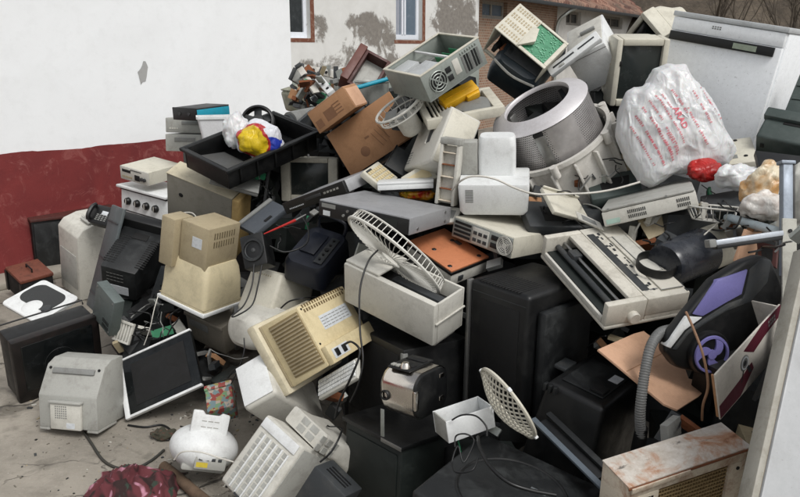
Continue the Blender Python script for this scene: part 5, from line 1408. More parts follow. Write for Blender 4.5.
# ================================================================ dishwasher
e, w, d, h = thing('dishwasher', 'dishwasher', 'white dishwasher with black handle strip leaning back at the top right', 'dishwasher')
ENAM = plastic('white_enamel', '#edf0f2', .3, .05, '#8a8a88', scale=3)
bx('cabinet', e, ENAM, -w/2, w/2, -d/2 + .022, d/2, -.5, h - .026, .006)
bx('worktop', e, plastic('grey_white_top', '#b9bcbd', .4, .25), -w/2 - .004, w/2 + .004, -d/2 - .004, d/2, h - .0255, h, .004)
bx('door', e, ENAM, -w/2 + .002, w/2 - .006, -d/2, -d/2 + .0218, -.48, h*.875, .004)
bx('control_fascia', e, ENAM, -w/2 + .002, w/2 - .006, -d/2, -d/2 + .0218, h*.877, h - .027, .004)
bx('handle_strip', e, BLACK, -w*.49, w*.44, -d/2 - .012, -d/2 - .0002, h*.815, h*.872, .003)
bx('info_label', e, plastic('greenish_label', '#9aa593', .5, .3), w*.10, w*.30, -d/2 - .0135, -d/2 - .0121, h*.826, h*.86, 0)
G().slots((-w*.12, -d/2 - .0003, h*.925), (1, 0, 0), (0, 0, 1), 4, 2, w*.022, h*.012, w*.015, h*.008).out('badge', MIDG, e)

e, w, d, h = thing('flat_pc', 'flat_beige_computer', 'flat light beige computer with four groups of vent slots, below the printed bag', 'computer')
bx('case', e, PALE, -w/2, w/2, -d/2 + .002, d/2, 0, h*.8, .005)
bx('lid', e, GREY, -w/2 + .002, w/2 - .002, -d/2 - .002, d/2 - .002, h*.802, h, .008)
for x in (-.22, .30):
    G().slots((w*x, -d/2 + .0015, h*.28), (1, 0, 0), (0, 0, 1), 10 if x < 0 else 7, 2, w*.02, h*.26, w*.008, h*.18, .003).out('vent_slots', DARK, e)
bx('maker_label', e, plastic('pale_green_label', '#9fb8ac', .5, .3), -w*.47, -w*.32, -d/2 + .0005, -d/2 + .002, h*.1, h*.36, 0)
for x in (-.42, .2):
    G().cyl((w*x, -d/2 - .004, h*.9), (w*x, -d/2 - .002, h*.9), .005, n=10).out('screw', MIDG, e)

e, w, d, h = thing('dark_tub', 'dark_green_tub', 'dark green-grey plastic housing at the right edge under the dishwasher', 'housing')
bx('shell', e, DKGREEN, -w/2, w/2, -d/2, d/2, 0, h, .014, 3)
bx('top_rim', e, DKGREEN, -w*.52, w*.52, d*.2, d*.55, h*.9, h + .02, .008)
bx('slot', e, DARK, -w*.2, w*.3, d*.1, d*.19, h, h + .003, .001)
bx('knob', e, DARK, -w*.42, -w*.36, -d/2 - .006, -d/2, h*.6, h*.75, .003)
e, w, d, h = thing('dark_casing', 'dark_green_sheet', 'dark green sheet standing on edge at the far right before the dishwasher', 'panel')
bx('sheet', e, DKGREEN, -w/2, w/2, -d/2, d/2, -.05, h, .005)
for z in (.3, .6):
    bx('rib', e, DKGREEN, -w*.45, w*.45, -d/2 - .006, -d/2 - .0002, h*z, h*z + .01, .003)
e, w, d, h = thing('beige_lid', 'cream_printer_lid', 'cream printer lid with black holes, between the printed bag and the green housing', 'lid')
bx('plate', e, CREAM, -w*.8, w/2, -d/2, d/2, 0, h, .006)
for x, y in ((.2, -.25), (-.1, .42), (.05, .42)):
    G().cyl((w*x, d*y, h), (w*x, d*y, h + .002), .009, n=12).out('hole', DARK, e)
bx('inset_label', e, MIDG, -w*.3, -w*.02, -d*.3, -d*.16, h, h + .0015, 0)

# ================================================================ dot matrix printer, ring
e, w, d, h = thing('printer', 'dot_matrix_printer', 'off-white dot matrix printer tilted right of centre with open paper slot', 'printer')
OFFW = plastic('off_white_printer', '#c9c5b9', .55, .4, '#6b6252', speck=.6)
t = .012
bx('top_rear', e, OFFW, -w/2, w/2, -d*.02, d/2, h*.3, h, .006)
bx('base', e, OFFW, -w/2, w/2, -d/2, d/2, 0, h*.16, .006)
bx('end_cheek', e, OFFW, w/2 - .03, w/2, -d/2 + .001, -d*.0202, h*.162, h, .006)
bx('end_cheek', e, OFFW, -w/2, -w/2 + .03, -d/2 + .001, -d*.0202, h*.162, h, .006)
bx('rear_body', e, OFFW, -w/2 + .002, w/2 - .002, -d*.015, d/2 - .002, h*.161, h*.299, 0)
bx('front_lip', e, PALE, -w/2 + .0302, w/2 - .0302, -d/2, -d/2 + t, h*.162, h*.38, .003)
bx('mechanism', e, GREENBLK, -w/2 + .0305, w/2 - .0305, -d/2 + t + .001, -d*.0205, h*.165, h*.4, 0)
G().cyl((-w/2 + .031, -d*.33, h*.55), (w/2 - .031, -d*.33, h*.55), .012, n=14).out('platen', DKGREY, e)
G().cyl((-w/2 + .031, -d*.25, h*.68), (w/2 - .031, -d*.25, h*.68), .006, n=10).out('guide_rod', STEEL, e)
bx('print_head', e, DKGREY, -w*.3, -w*.2, -d*.32, -d*.2, h*.42, h*.8, .003)
bx('cover_bar', e, OFFW, -w/2 + .0302, w/2 - .0302, -d*.20, -d*.0204, h*.82, h*.995, .006)
bx('tear_bar', e, DKGREY, -w*.40, w*.40, d*.0, d*.09, h, h + .003, .001)
for k in range(6):
    bx('bar_tooth', e, DKGREY, -w*.36 + k*w*.14, -w*.34 + k*w*.14, d*.09, d*.12, h, h + .0028, 0)
bx('rear_cover', e, OFFW, -w*.46, w*.44, d*.20, d*.47, h + .0005, h + .008, .004)
bx('cover_inset', e, PALE, -w*.30, w*.22, d*.25, d*.42, h + .0085, h + .011, .002)
G().lathe([(0, .022), (.02, .022), (.023, .018), (.023, 0)], 24, (w/2, -d*.18, h*.42), 'x').out('paper_knob', OFFW, e)
rq = random.Random(21)
g = G()
for k in range(16):
    x, y = rq.uniform(-.45, .45)*w, rq.choice((.13, .165, .185, .47, .485))*d
    g.box(x, x + rq.uniform(.006, .03), y, y + rq.uniform(.004, .008), h - .001, h + .0022)
g.out('small_recesses', DKGREY, e)
g = G()
for a_ in ((-.30, .22, .25), (-.30, .22, .42)):
    g.box(w*a_[0], w*a_[1], d*a_[2] - .0012, d*a_[2] + .0012, h + .008, h + .0116)
for x in (-.30, .22, -.46, .44):
    g.box(w*x - .0012, w*x + .0012, d*.20, d*.47, h + .006, h + .0089)
g.out('cover_joints', MIDG, e)
for k in range(4):
    bx('latch', e, DKGREY, -w*.4 + k*w*.24, -w*.37 + k*w*.24, d*.135, d*.16, h, h + .004, .001)
G().slots((w*.40, d*.05, h + .0003), (0, 1, 0), (-1, 0, 0), 6, 1, d*.06, .02, d*.035, .008).out('control_print', MIDG, e)
pc = face_hit('printer', 't', 655, 271)
rm = pose_m('printer') @ Matrix.Translation(pc + Vector((0, 0, .0125)))
o = G().lathe([(.070, 0), (.074, 0), (.0755, .016), (.074, .034), (.070, .034), (.0685, .016)], 48, closed=True).out('plastic_ring', BLACK)
o.matrix_world = rm
tag(o, 'black plastic ring lying on the dot matrix printer', 'ring')

e, w, d, h = thing('beige_slab', 'beige_cover_plate', 'beige cover plate leaning between the washing tub and the desktop computer', 'cover')
bx('plate', e, CREAM, -w/2, w/2, -d/2, d/2, 0, h, .004)
bx('edge_lip', e, CREAM, -w/2, w/2, -d/2 - .012, -d/2 - .0002, h*.93, h, .003)
bx('clip', e, MIDG, w*.2, w*.3, -d/2 - .005, -d/2 - .0002, h*.1, h*.2, .001)

# ================================================================ vacuum cleaner, emblem box, hose, flap
e, w, d, h = thing('vacuum', 'vacuum_cleaner', 'black and lilac vacuum cleaner standing on end with a big spoked wheel', 'vacuum cleaner')
def vq(*pp):
    q = [face_hit('vacuum', 'f', *p) for p in pp]
    q = [(v.x, v.z) for v in q]
    ar = sum(q[i][0]*q[(i + 1) % len(q)][1] - q[(i + 1) % len(q)][0]*q[i][1] for i in range(len(q)))
    return q if ar > 0 else q[::-1]
yv = -d/2
G().prism(vq((664, 352), (668, 338), (686, 315), (714, 281), (744, 262), (762, 256), (772, 259), (778, 272), (786, 292), (782, 308), (752, 346), (732, 364), (700, 374), (676, 368)), yv, yv + .05, .016, 4, axis='y').out('body', BLACK, e)
G().prism(vq((692, 314), (716, 280), (747, 269), (741, 294), (726, 302), (702, 316)), yv - .006, yv + .03, .004, axis='y').out('side_panel', PURPLE, e)
G().prism(vq((749, 269), (762, 258), (771, 260), (767, 282), (750, 302), (736, 306), (744, 294)), yv - .005, yv + .03, .005, axis='y').out('rear_cap', DKGREY, e)
G().prism(vq((686, 316), (702, 317), (684, 330), (670, 348), (665, 346), (672, 335)), yv - .005, yv + .03, .003, axis='y').out('white_stripe', WHITE, e)
G().prism(vq((704, 318), (726, 304), (742, 298), (744, 304), (726, 311), (706, 323), (688, 334), (676, 350), (672, 349), (686, 331)), yv - .004, yv + .03, .003, axis='y').out('grey_trim', DKGREY, e)
wc = face_hit('vacuum', 'f', 707, 352)
wx, wz = wc.x, wc.z
Rv = .062
wh = G().lathe([(0, -.022), (Rv*1.15, -.022), (Rv*1.22, -.012), (Rv*1.22, .06), (0, .06)], 40, (wx, -d/2, wz), 'y').out('wheel', BLACK, e)
yw = -d/2 - .0225
G().lathe([(Rv*.86, -.001), (Rv*.88, -.008), (Rv*1.0, -.008), (Rv*1.03, -.001)], 48, (wx, yw, wz), 'y', closed=True).out('rim', PURPLE, wh)
for k in range(3):
    a0 = math.radians(95 + 120*k)
    out_, inn = [], []
    for i in range(9):
        t_ = i/8
        out_.append((Rv*(.16 + .74*t_), a0 + 1.15*t_ + .62*(1 - t_)))
        inn.append((Rv*(.16 + .74*t_), a0 + .62*t_*t_ - .60*(1 - t_)))
    pl = [(wx + r*math.cos(q_), wz + r*math.sin(q_)) for r, q_ in inn] + [(wx + r*math.cos(q_), wz + r*math.sin(q_)) for r, q_ in out_[::-1]]
    G().prism(pl, yw - .006 - .0002*k, yw + .002, 0, axis='y').out('spoke', PURPLE, wh)
G().cyl((wx, yw - .0085, wz), (wx, yw, wz), Rv*.26, n=24).out('hub', PURPLE, wh)

e, w, d, h = thing('emblem_box', 'printed_carton', 'white carton printed with maroon shapes and a rosette emblem, under the vacuum cleaner', 'cardboard box')
CARTW = plastic('white_carton', '#c9c4ba', .7, .3, '#6b6257')
bx('front_wall', e, CARTW, -w/2, w/2, -d/2, -d/2 + .006, 0, h, .001)
bx('end_wall', e, CARTW, w/2 - .006, w/2, -d/2 + .0062, d/2, .0062, h*.96, .001)
bx('torn_corner', e, CARD, -w/2, -w/2 + .005, -d/2 + .0062, -d*.38, .0062, h*.98, .001)
yf = -d/2 - .0008
G().prism([(-w*.499, .004), (-w*.2, .004), (w*.02, h*.30), (w*.0, h*.46), (-w*.2, h*.36), (-w*.499, h*.30)], yf, -d/2, 0, axis='y').out('printed_wave', MAROON, e)
G().prism([(-w*.1, h*.86), (w*.04, h*.62), (w*.2, h*.70), (w*.499, h*.78), (w*.499, h*.998), (w*.2, h*.998)], yf, -d/2, 0, axis='y').out('printed_band', MAROON, e)
em = (-w*.10, yf, h*.60)
ro = G().lathe([(0, 0), (h*.15, 0), (h*.16, .0006)], 28, em, 'y').out('rosette', MIDG, e)
G().lathe([(h*.10, -.0012), (h*.115, -.0014), (h*.13, -.0012)], 28, em, 'y').out('rosette_ring', STICKER, ro)
G().lathe([(0, -.0014), (h*.055, -.0012)], 16, em, 'y').out('rosette_centre', DKGREY, ro)
for sx in (-1, 1):
    G().prism([(em[0] - .004 + sx*.012, em[2] - h*.13), (em[0] + sx*.028 - .006, em[2] - h*.34), (em[0] + sx*.022, em[2] - h*.30), (em[0] + sx*.034 + .004, em[2] - h*.33), (em[0] + sx*.014 + .008, em[2] - h*.12)][::1], yf - .0003, yf, 0, axis='y').out('ribbon_tail', DKGREY, ro)
G().slots((w*.30, yf, h*.82), (1, 0, 0), (0, 0, 1), 4, 2, w*.03, h*.08, w*.02, h*.05, .0008).out('crest_marks', MIDG, e)

e, w, d, h = thing('carton_flap', 'loose_cardboard', 'loose pale cardboard piece lying over the black television, behind the grey hose', 'cardboard sheet')
G().prism([(-w*.5, h*1.0), (-w*.5, h*.12), (-w*.42, 0), (w*.1, .0), (w*.5, h*.04), (w*.5, h*.98), (w*.3, h)], -d/2, d/2, .001, axis='y').out('sheet', CARDL, e)
bx('crease', e, CARD, -w*.48, w*.46, -d/2 - .001, -d/2, h*.62, h*.628, 0)

e, w, d, h = thing('black_tv_rear', 'labelled_television', 'black television seen from the back with white label, under the loose cardboard', 'television')
G().hexa([(-w*.6, -d*.6, -.05), (w*.6, -d*.6, -.05), (w*.6, d*.6, -.05), (-w*.6, d*.6, -.05), (-w/2, -d/2, h), (w/2, -d/2, h), (w/2, d/2, h), (-w/2, d/2, h)], .02, 3).out('shell', BLACK, e)
bx('rear_hatch', e, BLKDUST, -w*.36, w*.36, -d*.36, d*.30, h, h + .008, .004)
bx('rating_label', e, STICKER, w*.16, w*.32, d*.0, d*.16, h + .008, h + .0095, 0)
bx('socket_block', e, DARK, w*.1, w*.34, -d*.34, -d*.2, h + .008, h + .02, .003)
for k in range(3):
    bx('clip', e, BLKDUST, -w*.5 + k*.02, -w*.5 + .012 + k*.02, -d*.56, -d*.5, h*.9, h, .002)
bx('corner_tab', e, DKGREY, -w*.72, -w*.50, -d*.1, d*.14, h*.93, h*.985, .004)

e, w, d, h = thing('big_black_tv', 'black_wide_television', 'tall black television in the shade, left of the dot matrix printer', 'television')
bx('casing', e, BLACK, -w/2, w/2, -d/2, d/2, -.12, h, .02, 3)
bx('silver_trim', e, STEEL, -w/2 - .012, -w/2 + .006, -d/2 - .01, -d/2 + .02, -.1, h*.99, .005)
bx('side_grille', e, DARK, -w*.3, w*.36, -d/2 - .003, -d/2, h*.1, h*.85, .002)
G().slots((-w*.36, -d*.3, h + .0008), (1, 0, 0), (0, 1, 0), 14, 1, w*.052, .1, w*.02, d*.4, .002).out('vent_slots', DARK, e)
bx('panel_joint', e, DKGREY, -w*.46, w*.46, -d/2 - .0022, -d/2 - .0004, h*.90, h*.905, 0)
bx('rear_step', e, BLKDUST, w/2 + .0005, w/2 + .05, -d*.38, d*.40, -.1, h*.86, .02)

e, w, d, h = thing('toaster', 'toaster', 'chrome and black toaster lying among black televisions', 'toaster')
G().loft([(-w/2, 0, h/2, d*.36, h*.38, .05), (-w*.46, 0, h/2, d*.44, h*.45, .06), (-w*.36, 0, h/2, d*.49, h*.49, .065), (w*.43, 0, h/2, d*.5, h*.5, .06)], 'x', 6).out('chrome_body', CHROME, e)
G().loft([(w*.4305, 0, h/2, d*.47, h*.47, .05), (w*.48, 0, h/2, d*.46, h*.46, .05), (w*.5, 0, h/2, d*.42, h*.43, .05)], 'x', 6).out('end_cap', BLACK, e)
bx('top_plate', e, BLACK, -w*.36, w*.22, -d*.36, d*.36, h*.985, h + .008, .006)
for y in (-.16, .16):
    bx('bread_slot', e, DARK, -w*.3, w*.18, d*y - .013, d*y + .013, h + .008, h + .011, .002)
G().lathe([(0, .02), (.012, .019), (.018, .008), (.02, 0)], 20, (w*.05, -d*.28, h + .009)).out('knob', CHROME, e)
for x in (-.24, -.12):
    bx('button', e, GREY, w*x - .01, w*x + .006, -d*.34, -d*.24, h + .008, h + .015, .002)
for z in (.25, .75):
    bx('clip', e, CHROME, w*.49, w*.515, d*.2, d*.34, h*z, h*z + .016, .003)
G().lathe([(.012, -.004), (.018, -.006), (.02, 0)], 20, (-w*.3, -d*.49, h*.45), 'y').out('dial', BLACK, e)
bx('bent_bracket', e, GALV, -w*.46, -w*.36, -d*.46, -d*.44, -.09, h*.1, .002)
bx('torn_lip', e, CHROME, w*.43, w*.52, -d*.50, -d*.40, h*.28, h*.7, .006)

e, w, d, h = thing('black_tv_low', 'green_black_television', 'greenish black television with a flat top under the toaster', 'television')
bx('casing', e, GREENBLK, -w/2, w/2, -d/2, d/2, -.06, h*.94, .01)
bx('glass_shelf', e, BLACK, -w/2 - .01, w/2 + .012, -d/2 - .012, d/2 + .06, h*.942, h, .004)
bx('front_panel', e, GREENBLK, -w*.44, w*.44, -d/2 - .006, -d/2, h*.05, h*.85, .004)
bx('trim_strip', e, STEEL, w*.2, w/2 + .014, -d/2 - .016, -d/2 - .0125, h*.945, h*.995, .001)

e, w, d, h = thing('white_tray', 'white_tray', 'small open white plastic box right of the toaster', 'box')
t = .006
bx('floor', e, WHITE, -w/2 + t, w/2 - t, -d/2 + t, d/2 - t, 0, t, .001)
bx('front_wall', e, WHITE, -w/2, w/2, -d/2, -d/2 + t, 0, h, .002); bx('rear_wall', e, WHITE, -w/2, w/2, d/2 - t, d/2, 0, h, .002)
bx('end_wall', e, GREY, -w/2 + .0005, -w/2 + t, -d/2 + t + .0002, d/2 - t - .0002, 0, h - .0005, .001); bx('end_wall', e, WHITE, w/2 - t, w/2 - .0005, -d/2 + t + .0002, d/2 - t - .0002, 0, h - .0005, .001)

e, w, d, h = thing('mesh_guard', 'mesh_dish', 'dished cream plastic mesh guard standing on edge near the toaster', 'mesh guard')
zc = h/2; Rm = w/2
def dome(r):
    return d/2 - d*(1 - (r/Rm)**2)*.9 if r < Rm else d/2
G().ring((0, d/2, zc), U, V_, Rm, Rm, .007, 48).out('rim', CREAM, e)
g = G()
for k in range(-7, 8):
    o_ = k*Rm/7.5
    hl = math.sqrt(max(0, Rm*Rm - o_*o_))
    for ax in (0, 1):
        pts = []
        for i in range(13):
            s_ = -hl + 2*hl*i/12
            x, z = (o_, s_) if ax else (s_, o_)
            a = .785; x, z = x*math.cos(a) - z*math.sin(a), x*math.sin(a) + z*math.cos(a)
            pts.append((x, dome(math.hypot(x, z)), zc + z))
        g.tube(pts, .0032, 5)
g.out('lattice', CREAM, e)
for a in (10, 100, 190, 280):
    a = math.radians(a)
    bx('lug', e, WHITE, Rm*1.03*math.cos(a) - .008, Rm*1.03*math.cos(a) + .008, d/2 - .006, d/2 + .006, zc + Rm*1.03*math.sin(a) - .008, zc + Rm*1.03*math.sin(a) + .008, .002)

e, w, d, h = thing('black_tv_bottom', 'dusty_black_television', 'dusty black television lying flat at the bottom edge, cables across it', 'television')
bx('casing', e, BLKDUST, -w/2, w/2, -d/2, d/2, -.1, h, .012, 3)
bx('side_band', e, BLACK, -w/2 - .004, w/2 + .004, -d/2 - .004, d/2 + .004, h*.6, h*.8, .003)
g = G().lathe([(.17, .001), (.176, .004), (.182, .001)], 56, (w*.02, -d*.02, h))
g.out('moulded_ring', BLACK, e)
bx('scrape', e, plastic('pale_scrape', '#5d6163', .7, .5), w*.1, w*.22, d*.1, d*.13, h, h + .001, 0)

p0, p1 = at(533, 419, 2.72), at(606, 491, 2.42)
dirv = (p1 - p0).normalized(); nrm = Vector((0, -.5, .85)); nrm = (nrm - dirv*nrm.dot(dirv)).normalized()
sidev = dirv.cross(nrm)
e = empty('metal_rail', Matrix.Translation(p0), 'blue-grey metal rail lying diagonally beside the dusty black television', 'rail')
L_ = (p1 - p0).length
G().obox(dirv*L_/2, dirv, sidev, nrm, L_, .02, .012, .002).out('bar', plastic('blue_grey_paint', '#59626a', .45, .4, '#3a3c3e'), e)
G().obox(dirv*L_*.46 + sidev*-.055 + nrm*.006, dirv, sidev, nrm, L_*.85, .022, .014, .003).out('dark_channel', BLKDUST, e)
G().obox(dirv*L_*.46 + sidev*-.027 - nrm*.004, dirv, sidev, nrm, L_*.8, .034, .004, .001).out('web', BLACK, e)

def heater_top():
    m, N, L, b = node_mat('scratched_rusty_enamel')
    v = N.new('ShaderNodeTexCoord').outputs['Object']
    mp = N.new('ShaderNodeMapping'); mp.inputs['Scale'].default_value = (1, 4, 1); mp.inputs['Rotation'].default_value = (0, 0, .5)
    L.new(v, mp.inputs[0])
    n1, n2, n3 = nnode(N, L, v, 7, 9, .68, .8), nnode(N, L, mp.outputs[0], 9, 7, .7, .6), nnode(N, L, v, 40, 5, .7)
    c = mixc(N, L, mrange(N, L, n3, .35, .7), lin('#cfc9c0'), lin('#b3a89a'))
    c = mixc(N, L, mrange(N, L, n1, .47, .60, 0, .85), c, lin('#a9754f'))
    c = mixc(N, L, mrange(N, L, n1, .60, .68, 0, .9), c, lin('#6b3c22'))
    c = mixc(N, L, mrange(N, L, n2, .60, .66, 0, .85), c, lin('#4a453f'))
    L.new(c, b.inputs['Base Color']); b.inputs['Roughness'].default_value = .6
    bump(N, L, b, math2(N, L, 'ADD', n1, n3), .25, .004)
    return m
e, w, d, h = thing('rusty_heater', 'rusty_heater', 'rusty cream gas heater with grille at the bottom right corner', 'heater')
bx('top_sheet', e, heater_top(), -w/2 - .004, w/2 + .004, -d/2 - .006, d/2, h - .004, h + .002, .002)
bx('left_panel', e, RUSTW, -w/2, -w/2 + .012, -d/2 + .002, d/2, 0, h - .0045, .002)
bx('right_panel', e, RUSTW, w/2 - .012, w/2, -d/2 + .002, d/2, 0, h - .0045, .002)
bx('back_panel', e, RUSTW, -w/2 + .0122, w/2 - .0122, d/2 - .008, d/2, 0, h - .0045, .001)
fr = G().box(-w/2 + .0125, w/2 - .0125, -d/2, -d/2 + .012, h*.86, h - .0045, .002).box(-w/2 + .0125, -w*.24, -d/2, -d/2 + .012, 0, h*.859, .002).box(w*.36, w/2 - .0125, -d/2, -d/2 + .012, 0, h*.859, .002)
fr.out('front_frame', RUSTW, e)
bx('inner_back', e, plastic('tan_burner', '#8a7350', .8, .4, '#4a3a24'), -w*.24, w*.36, -d/2 + .03, -d/2 + .04, .02, h*.86, 0)
g = G()
for k in range(26):
    x = -w*.24 + w*.6*k/25
    g.tube([(x, -d/2 + .014, .02), (x, -d/2 + .014, h*.86)], .0022, 4)
for k in range(22):
    z = .02 + (h*.84)*k/21
    g.tube([(-w*.24, -d/2 + .010, z), (w*.36, -d/2 + .010, z)], .0022, 4)
g.out('grille', plastic('tan_wire', '#a38c64', .6, .4, '#5c4526'), e)
bx('rust_edge', e, RUST, -w/2 - .005, w/2 + .005, -d/2 - .009, -d/2 - .0062, h - .010, h - .002, .001)
G().hexa([(-w*.49, -d/2 - .012, h - .022), (-w*.02, -d/2 - .010, h - .022), (-w*.02, -d/2 - .0065, h - .022), (-w*.49, -d/2 - .0065, h - .022), (-w*.49, -d/2 - .014, h - .004), (-w*.02, -d/2 - .012, h - .004), (-w*.02, -d/2 - .0065, h - .004), (-w*.49, -d/2 - .0065, h - .004)], .001).out('bent_lip', RUSTW, e)
G().cyl((w*.43, -d/2 - .003, h*.8), (w*.43, -d/2, h*.8), .006, n=10).out('screw', DARK, e)
G().slots((-w*.42, -d/2 - .0005, h*.8), (1, 0, 0), (0, 0, 1), 6, 1, w*.025, .02, w*.018, .014, .002).out('vent_slots', DARK, e)

e, w, d, h = thing('fridge_door', 'fridge_door', 'large white appliance door leaning at the right edge, pale trim along its side', 'door')
bx('panel', e, plastic('grey_white_enamel', '#a3a5a6', .4, .2, '#75726b', scale=3), -w/2 + .022, w/2, -d/2, d/2 - .012, 0, h, .006)
bx('edge_trim', e, plastic('aged_trim', '#9a978d', .5, .45, '#66604f'), -w/2, -w/2 + .0198, -d/2 + .004, d/2, .002, h - .002, .004)
bx('gasket', e, plastic('brown_gasket', '#7d7060', .7, .4), -w/2 + .0199, -w/2 + .0219, -d/2 + .008, d/2 - .004, .004, h - .004, 0)

e, w, d, h = thing('black_cabinet', 'black_speaker_cabinet', 'black cabinet in the shade under the off-white printer body', 'cabinet')
bx('carcass', e, BLACK, -w/2, w/2, -d/2, d/2, -.1, h, .008)
bx('grey_trim', e, MIDG, w/2 - .02, w/2 + .004, -d/2 - .004, -d/2 + .02, h*.3, h*.96, .004)
bx('front_cloth', e, DARK, -w*.44, w*.42, -d/2 - .004, -d/2 - .0002, h*.05, h*.92, .004)

e, w, d, h = thing('keypad', 'small_keypad', 'small beige keypad poking up behind the slim disc player', 'keypad')
bx('case', e, CREAM, -w/2, w/2, -d/2, d/2, 0, h, .004)
G().slots((-w*.36, -d/2, h*.2), (1, 0, 0), (0, 0, 1), 7, 4, w*.12, h*.19, w*.09, h*.13, .012).out('keys', YELLOWED, e)
bx('display', e, DKGREY, -w*.4, -w*.1, -d/2 - .002, -d/2, h*.82, h*.93, 0)
e, w, d, h = thing('slim_box', 'slim_white_box', 'slim bright white box lying behind the video deck', 'box')
bx('body', e, WHITE, -w/2, w/2, -d/2, d/2, 0, h*.7, .003)
bx('lid', e, WHITE, -w/2 - .002, w/2 + .002, -d/2 - .002, d/2 + .002, h*.702, h, .003)
bx('feet_strip', e, DARK, -w*.45, w*.45, -d*.4, d*.4, -.012, -.0002, .002)
e, w, d, h = thing('beige_wedge', 'beige_corner_shell', 'beige plastic corner shell behind the slim white box', 'shell')
G().prism([(-d/2, 0), (d/2, 0), (d/2, h*.8), (-d*.2, h), (-d/2, h)], -w/2, w/2, .008).out('shell', CREAM, e)
bx('inset', e, YELLOWED, -w*.36, w*.36, -d/2 - .003, -d/2, h*.2, h*.75, .002)
e, w, d, h = thing('dark_plate', 'dark_slate_plate', 'small dark slate plate standing in front of the flat cardboard', 'plate')
bx('plate', e, DKGREY, -w/2, w/2, -d/2, d/2, -.03, h, .003)
bx('rim', e, BLACK, -w/2 - .003, w/2 + .003, -d/2 - .003, -d/2 - .0002, h*.92, h, .001)
e, w, d, h = thing('carton_strip', 'torn_cardboard', 'torn brown cardboard scrap above the vacuum cleaner', 'cardboard')
G().prism([(-w*.5, 0), (w*.4, -h*.08), (w*.5, h*.6), (w*.42, h), (0, h*.94), (-w*.44, h)], -d/2, d/2, .001, axis='y').out('scrap', CARDL, e)
bx('brown_lining', e, CARD, -w*.3, w*.62, d/2 + .0005, d/2 + .006, -h*.2, h*.6, .001)
# ================================================================ soft and free-form things
FILM = film_mat()
for _o in bpy.data.objects:
    if _o.name.startswith('carrier_bag') and _o.data.materials[0].name.startswith('thin_white'):
        _o.data.materials[0] = FILM
RED_INK = plastic('red_ink', '#c8606c', .5, .1)
bc = at(674, 122, 3.42)
right = Vector((1, 0, 0)); upv = Vector((0, SP, CP)); fwd = Vector((0, CP, -SP))
def bag_r(px, py):
    return ((px - 674)/FPX*3.42, -(py - 122)/FPX*3.42)
outl = [bag_r(*p) for p in ((735, 152), (722, 128), (712, 104), (702, 90), (690, 78), (682, 66), (664, 64), (650, 70), (644, 84), (628, 92), (618, 110), (618, 135), (628, 162), (638, 182), (652, 186), (676, 174), (700, 172), (724, 166))]
def rad(a):
    best = None
    for i in range(len(outl)):
        x0, y0 = outl[i]; x1, y1 = outl[(i + 1) % len(outl)]
        dx, dy = math.cos(a), math.sin(a)
        den = dx*(y1 - y0) - dy*(x1 - x0)
        if abs(den) < 1e-9: continue
        t = (x0*(y1 - y0) - y0*(x1 - x0))/den
        u = (dx*y0 - dy*x0)/-den if False else ((x0*dy - y0*dx)/den)
        if t > 0 and -1e-6 <= u <= 1 + 1e-6:
            best = t if best is None else max(best, t)
    return best or .2
g = G()
bmesh.ops.create_uvsphere(g.bm, u_segments=150, v_segments=96, radius=1)
for v in g.bm.verts:
    n = v.co.copy()                      # sphere pole axis = view depth
    a = math.atan2(n.y, n.x); rho = math.hypot(n.x, n.y)
    r = rad(a)*rho
    p = right*(r*math.cos(a)) + upv*(r*math.sin(a)) + fwd*(-math.copysign(abs(n.z)**.8, n.z)*.14)
    q = n*2.2
    p += (fwd*-n.z + right*n.x*.5 + upv*n.y*.5)*(.016*noise.noise(q*.9 + Vector((3, 1, 2))) + .008*(1 - 2.4*abs(noise.noise(Vector((q.x*2.4 + q.y*1.2, q.y*.9, q.z*1.6))))) + .0025*noise.noise(q*5))
    v.co = p
bmesh.ops.recalc_face_normals(g.bm, faces=g.bm.faces[:])
g.creases(.013, 7, 1.3, (1, 1, .5))
g.creases(.004, 17, 5.1, (1, 1, .6))
bagbm = g.bm.copy()
bage = empty('printed_carrier_bag', Matrix.Translation(bc), 'big stuffed white carrier bag printed with lines of red text', 'bag')
g.out('film', FILM, bage, 40)
bvh = BVHTree.FromBMesh(bagbm)
def project_bag(px, py, lift=.004):
    x, y = bag_r(px, py)
    o = right*x + upv*y - fwd*1.0
    hit, nr, _, _ = bvh.ray_cast(o, fwd)
    return None if hit is None else hit - fwd*lift
def text_on_bag(txt, px, py, dx, dy, size):
    cu = bpy.data.curves.new('lettering', 'FONT'); cu.body = txt; cu.size = 1.0; cu.resolution_u = 2; cu.offset = .02
    to = bpy.data.objects.new('tmp', cu); COL.objects.link(to)
    dg = bpy.context.evaluated_depsgraph_get()
    me = bpy.data.meshes.new_from_object(to.evaluated_get(dg))
    bpy.data.objects.remove(to)
    l = math.hypot(dx, dy); ux, uy = dx/l, dy/l
    vx, vy = uy, -ux                     # glyph up, in image pixels
    for v in me.vertices:
        q = project_bag(px + size*(v.co.x*ux + v.co.y*vx), py + size*(v.co.x*uy + v.co.y*vy))
        if q is not None: v.co = q
    me.materials.append(RED_INK)
    o = bpy.data.objects.new('lettering', me); COL.objects.link(o); o.parent = bage
text_on_bag('ARAD', 661, 114, .46, .89, 8.6)
rnd = random.Random(4)
g = G()
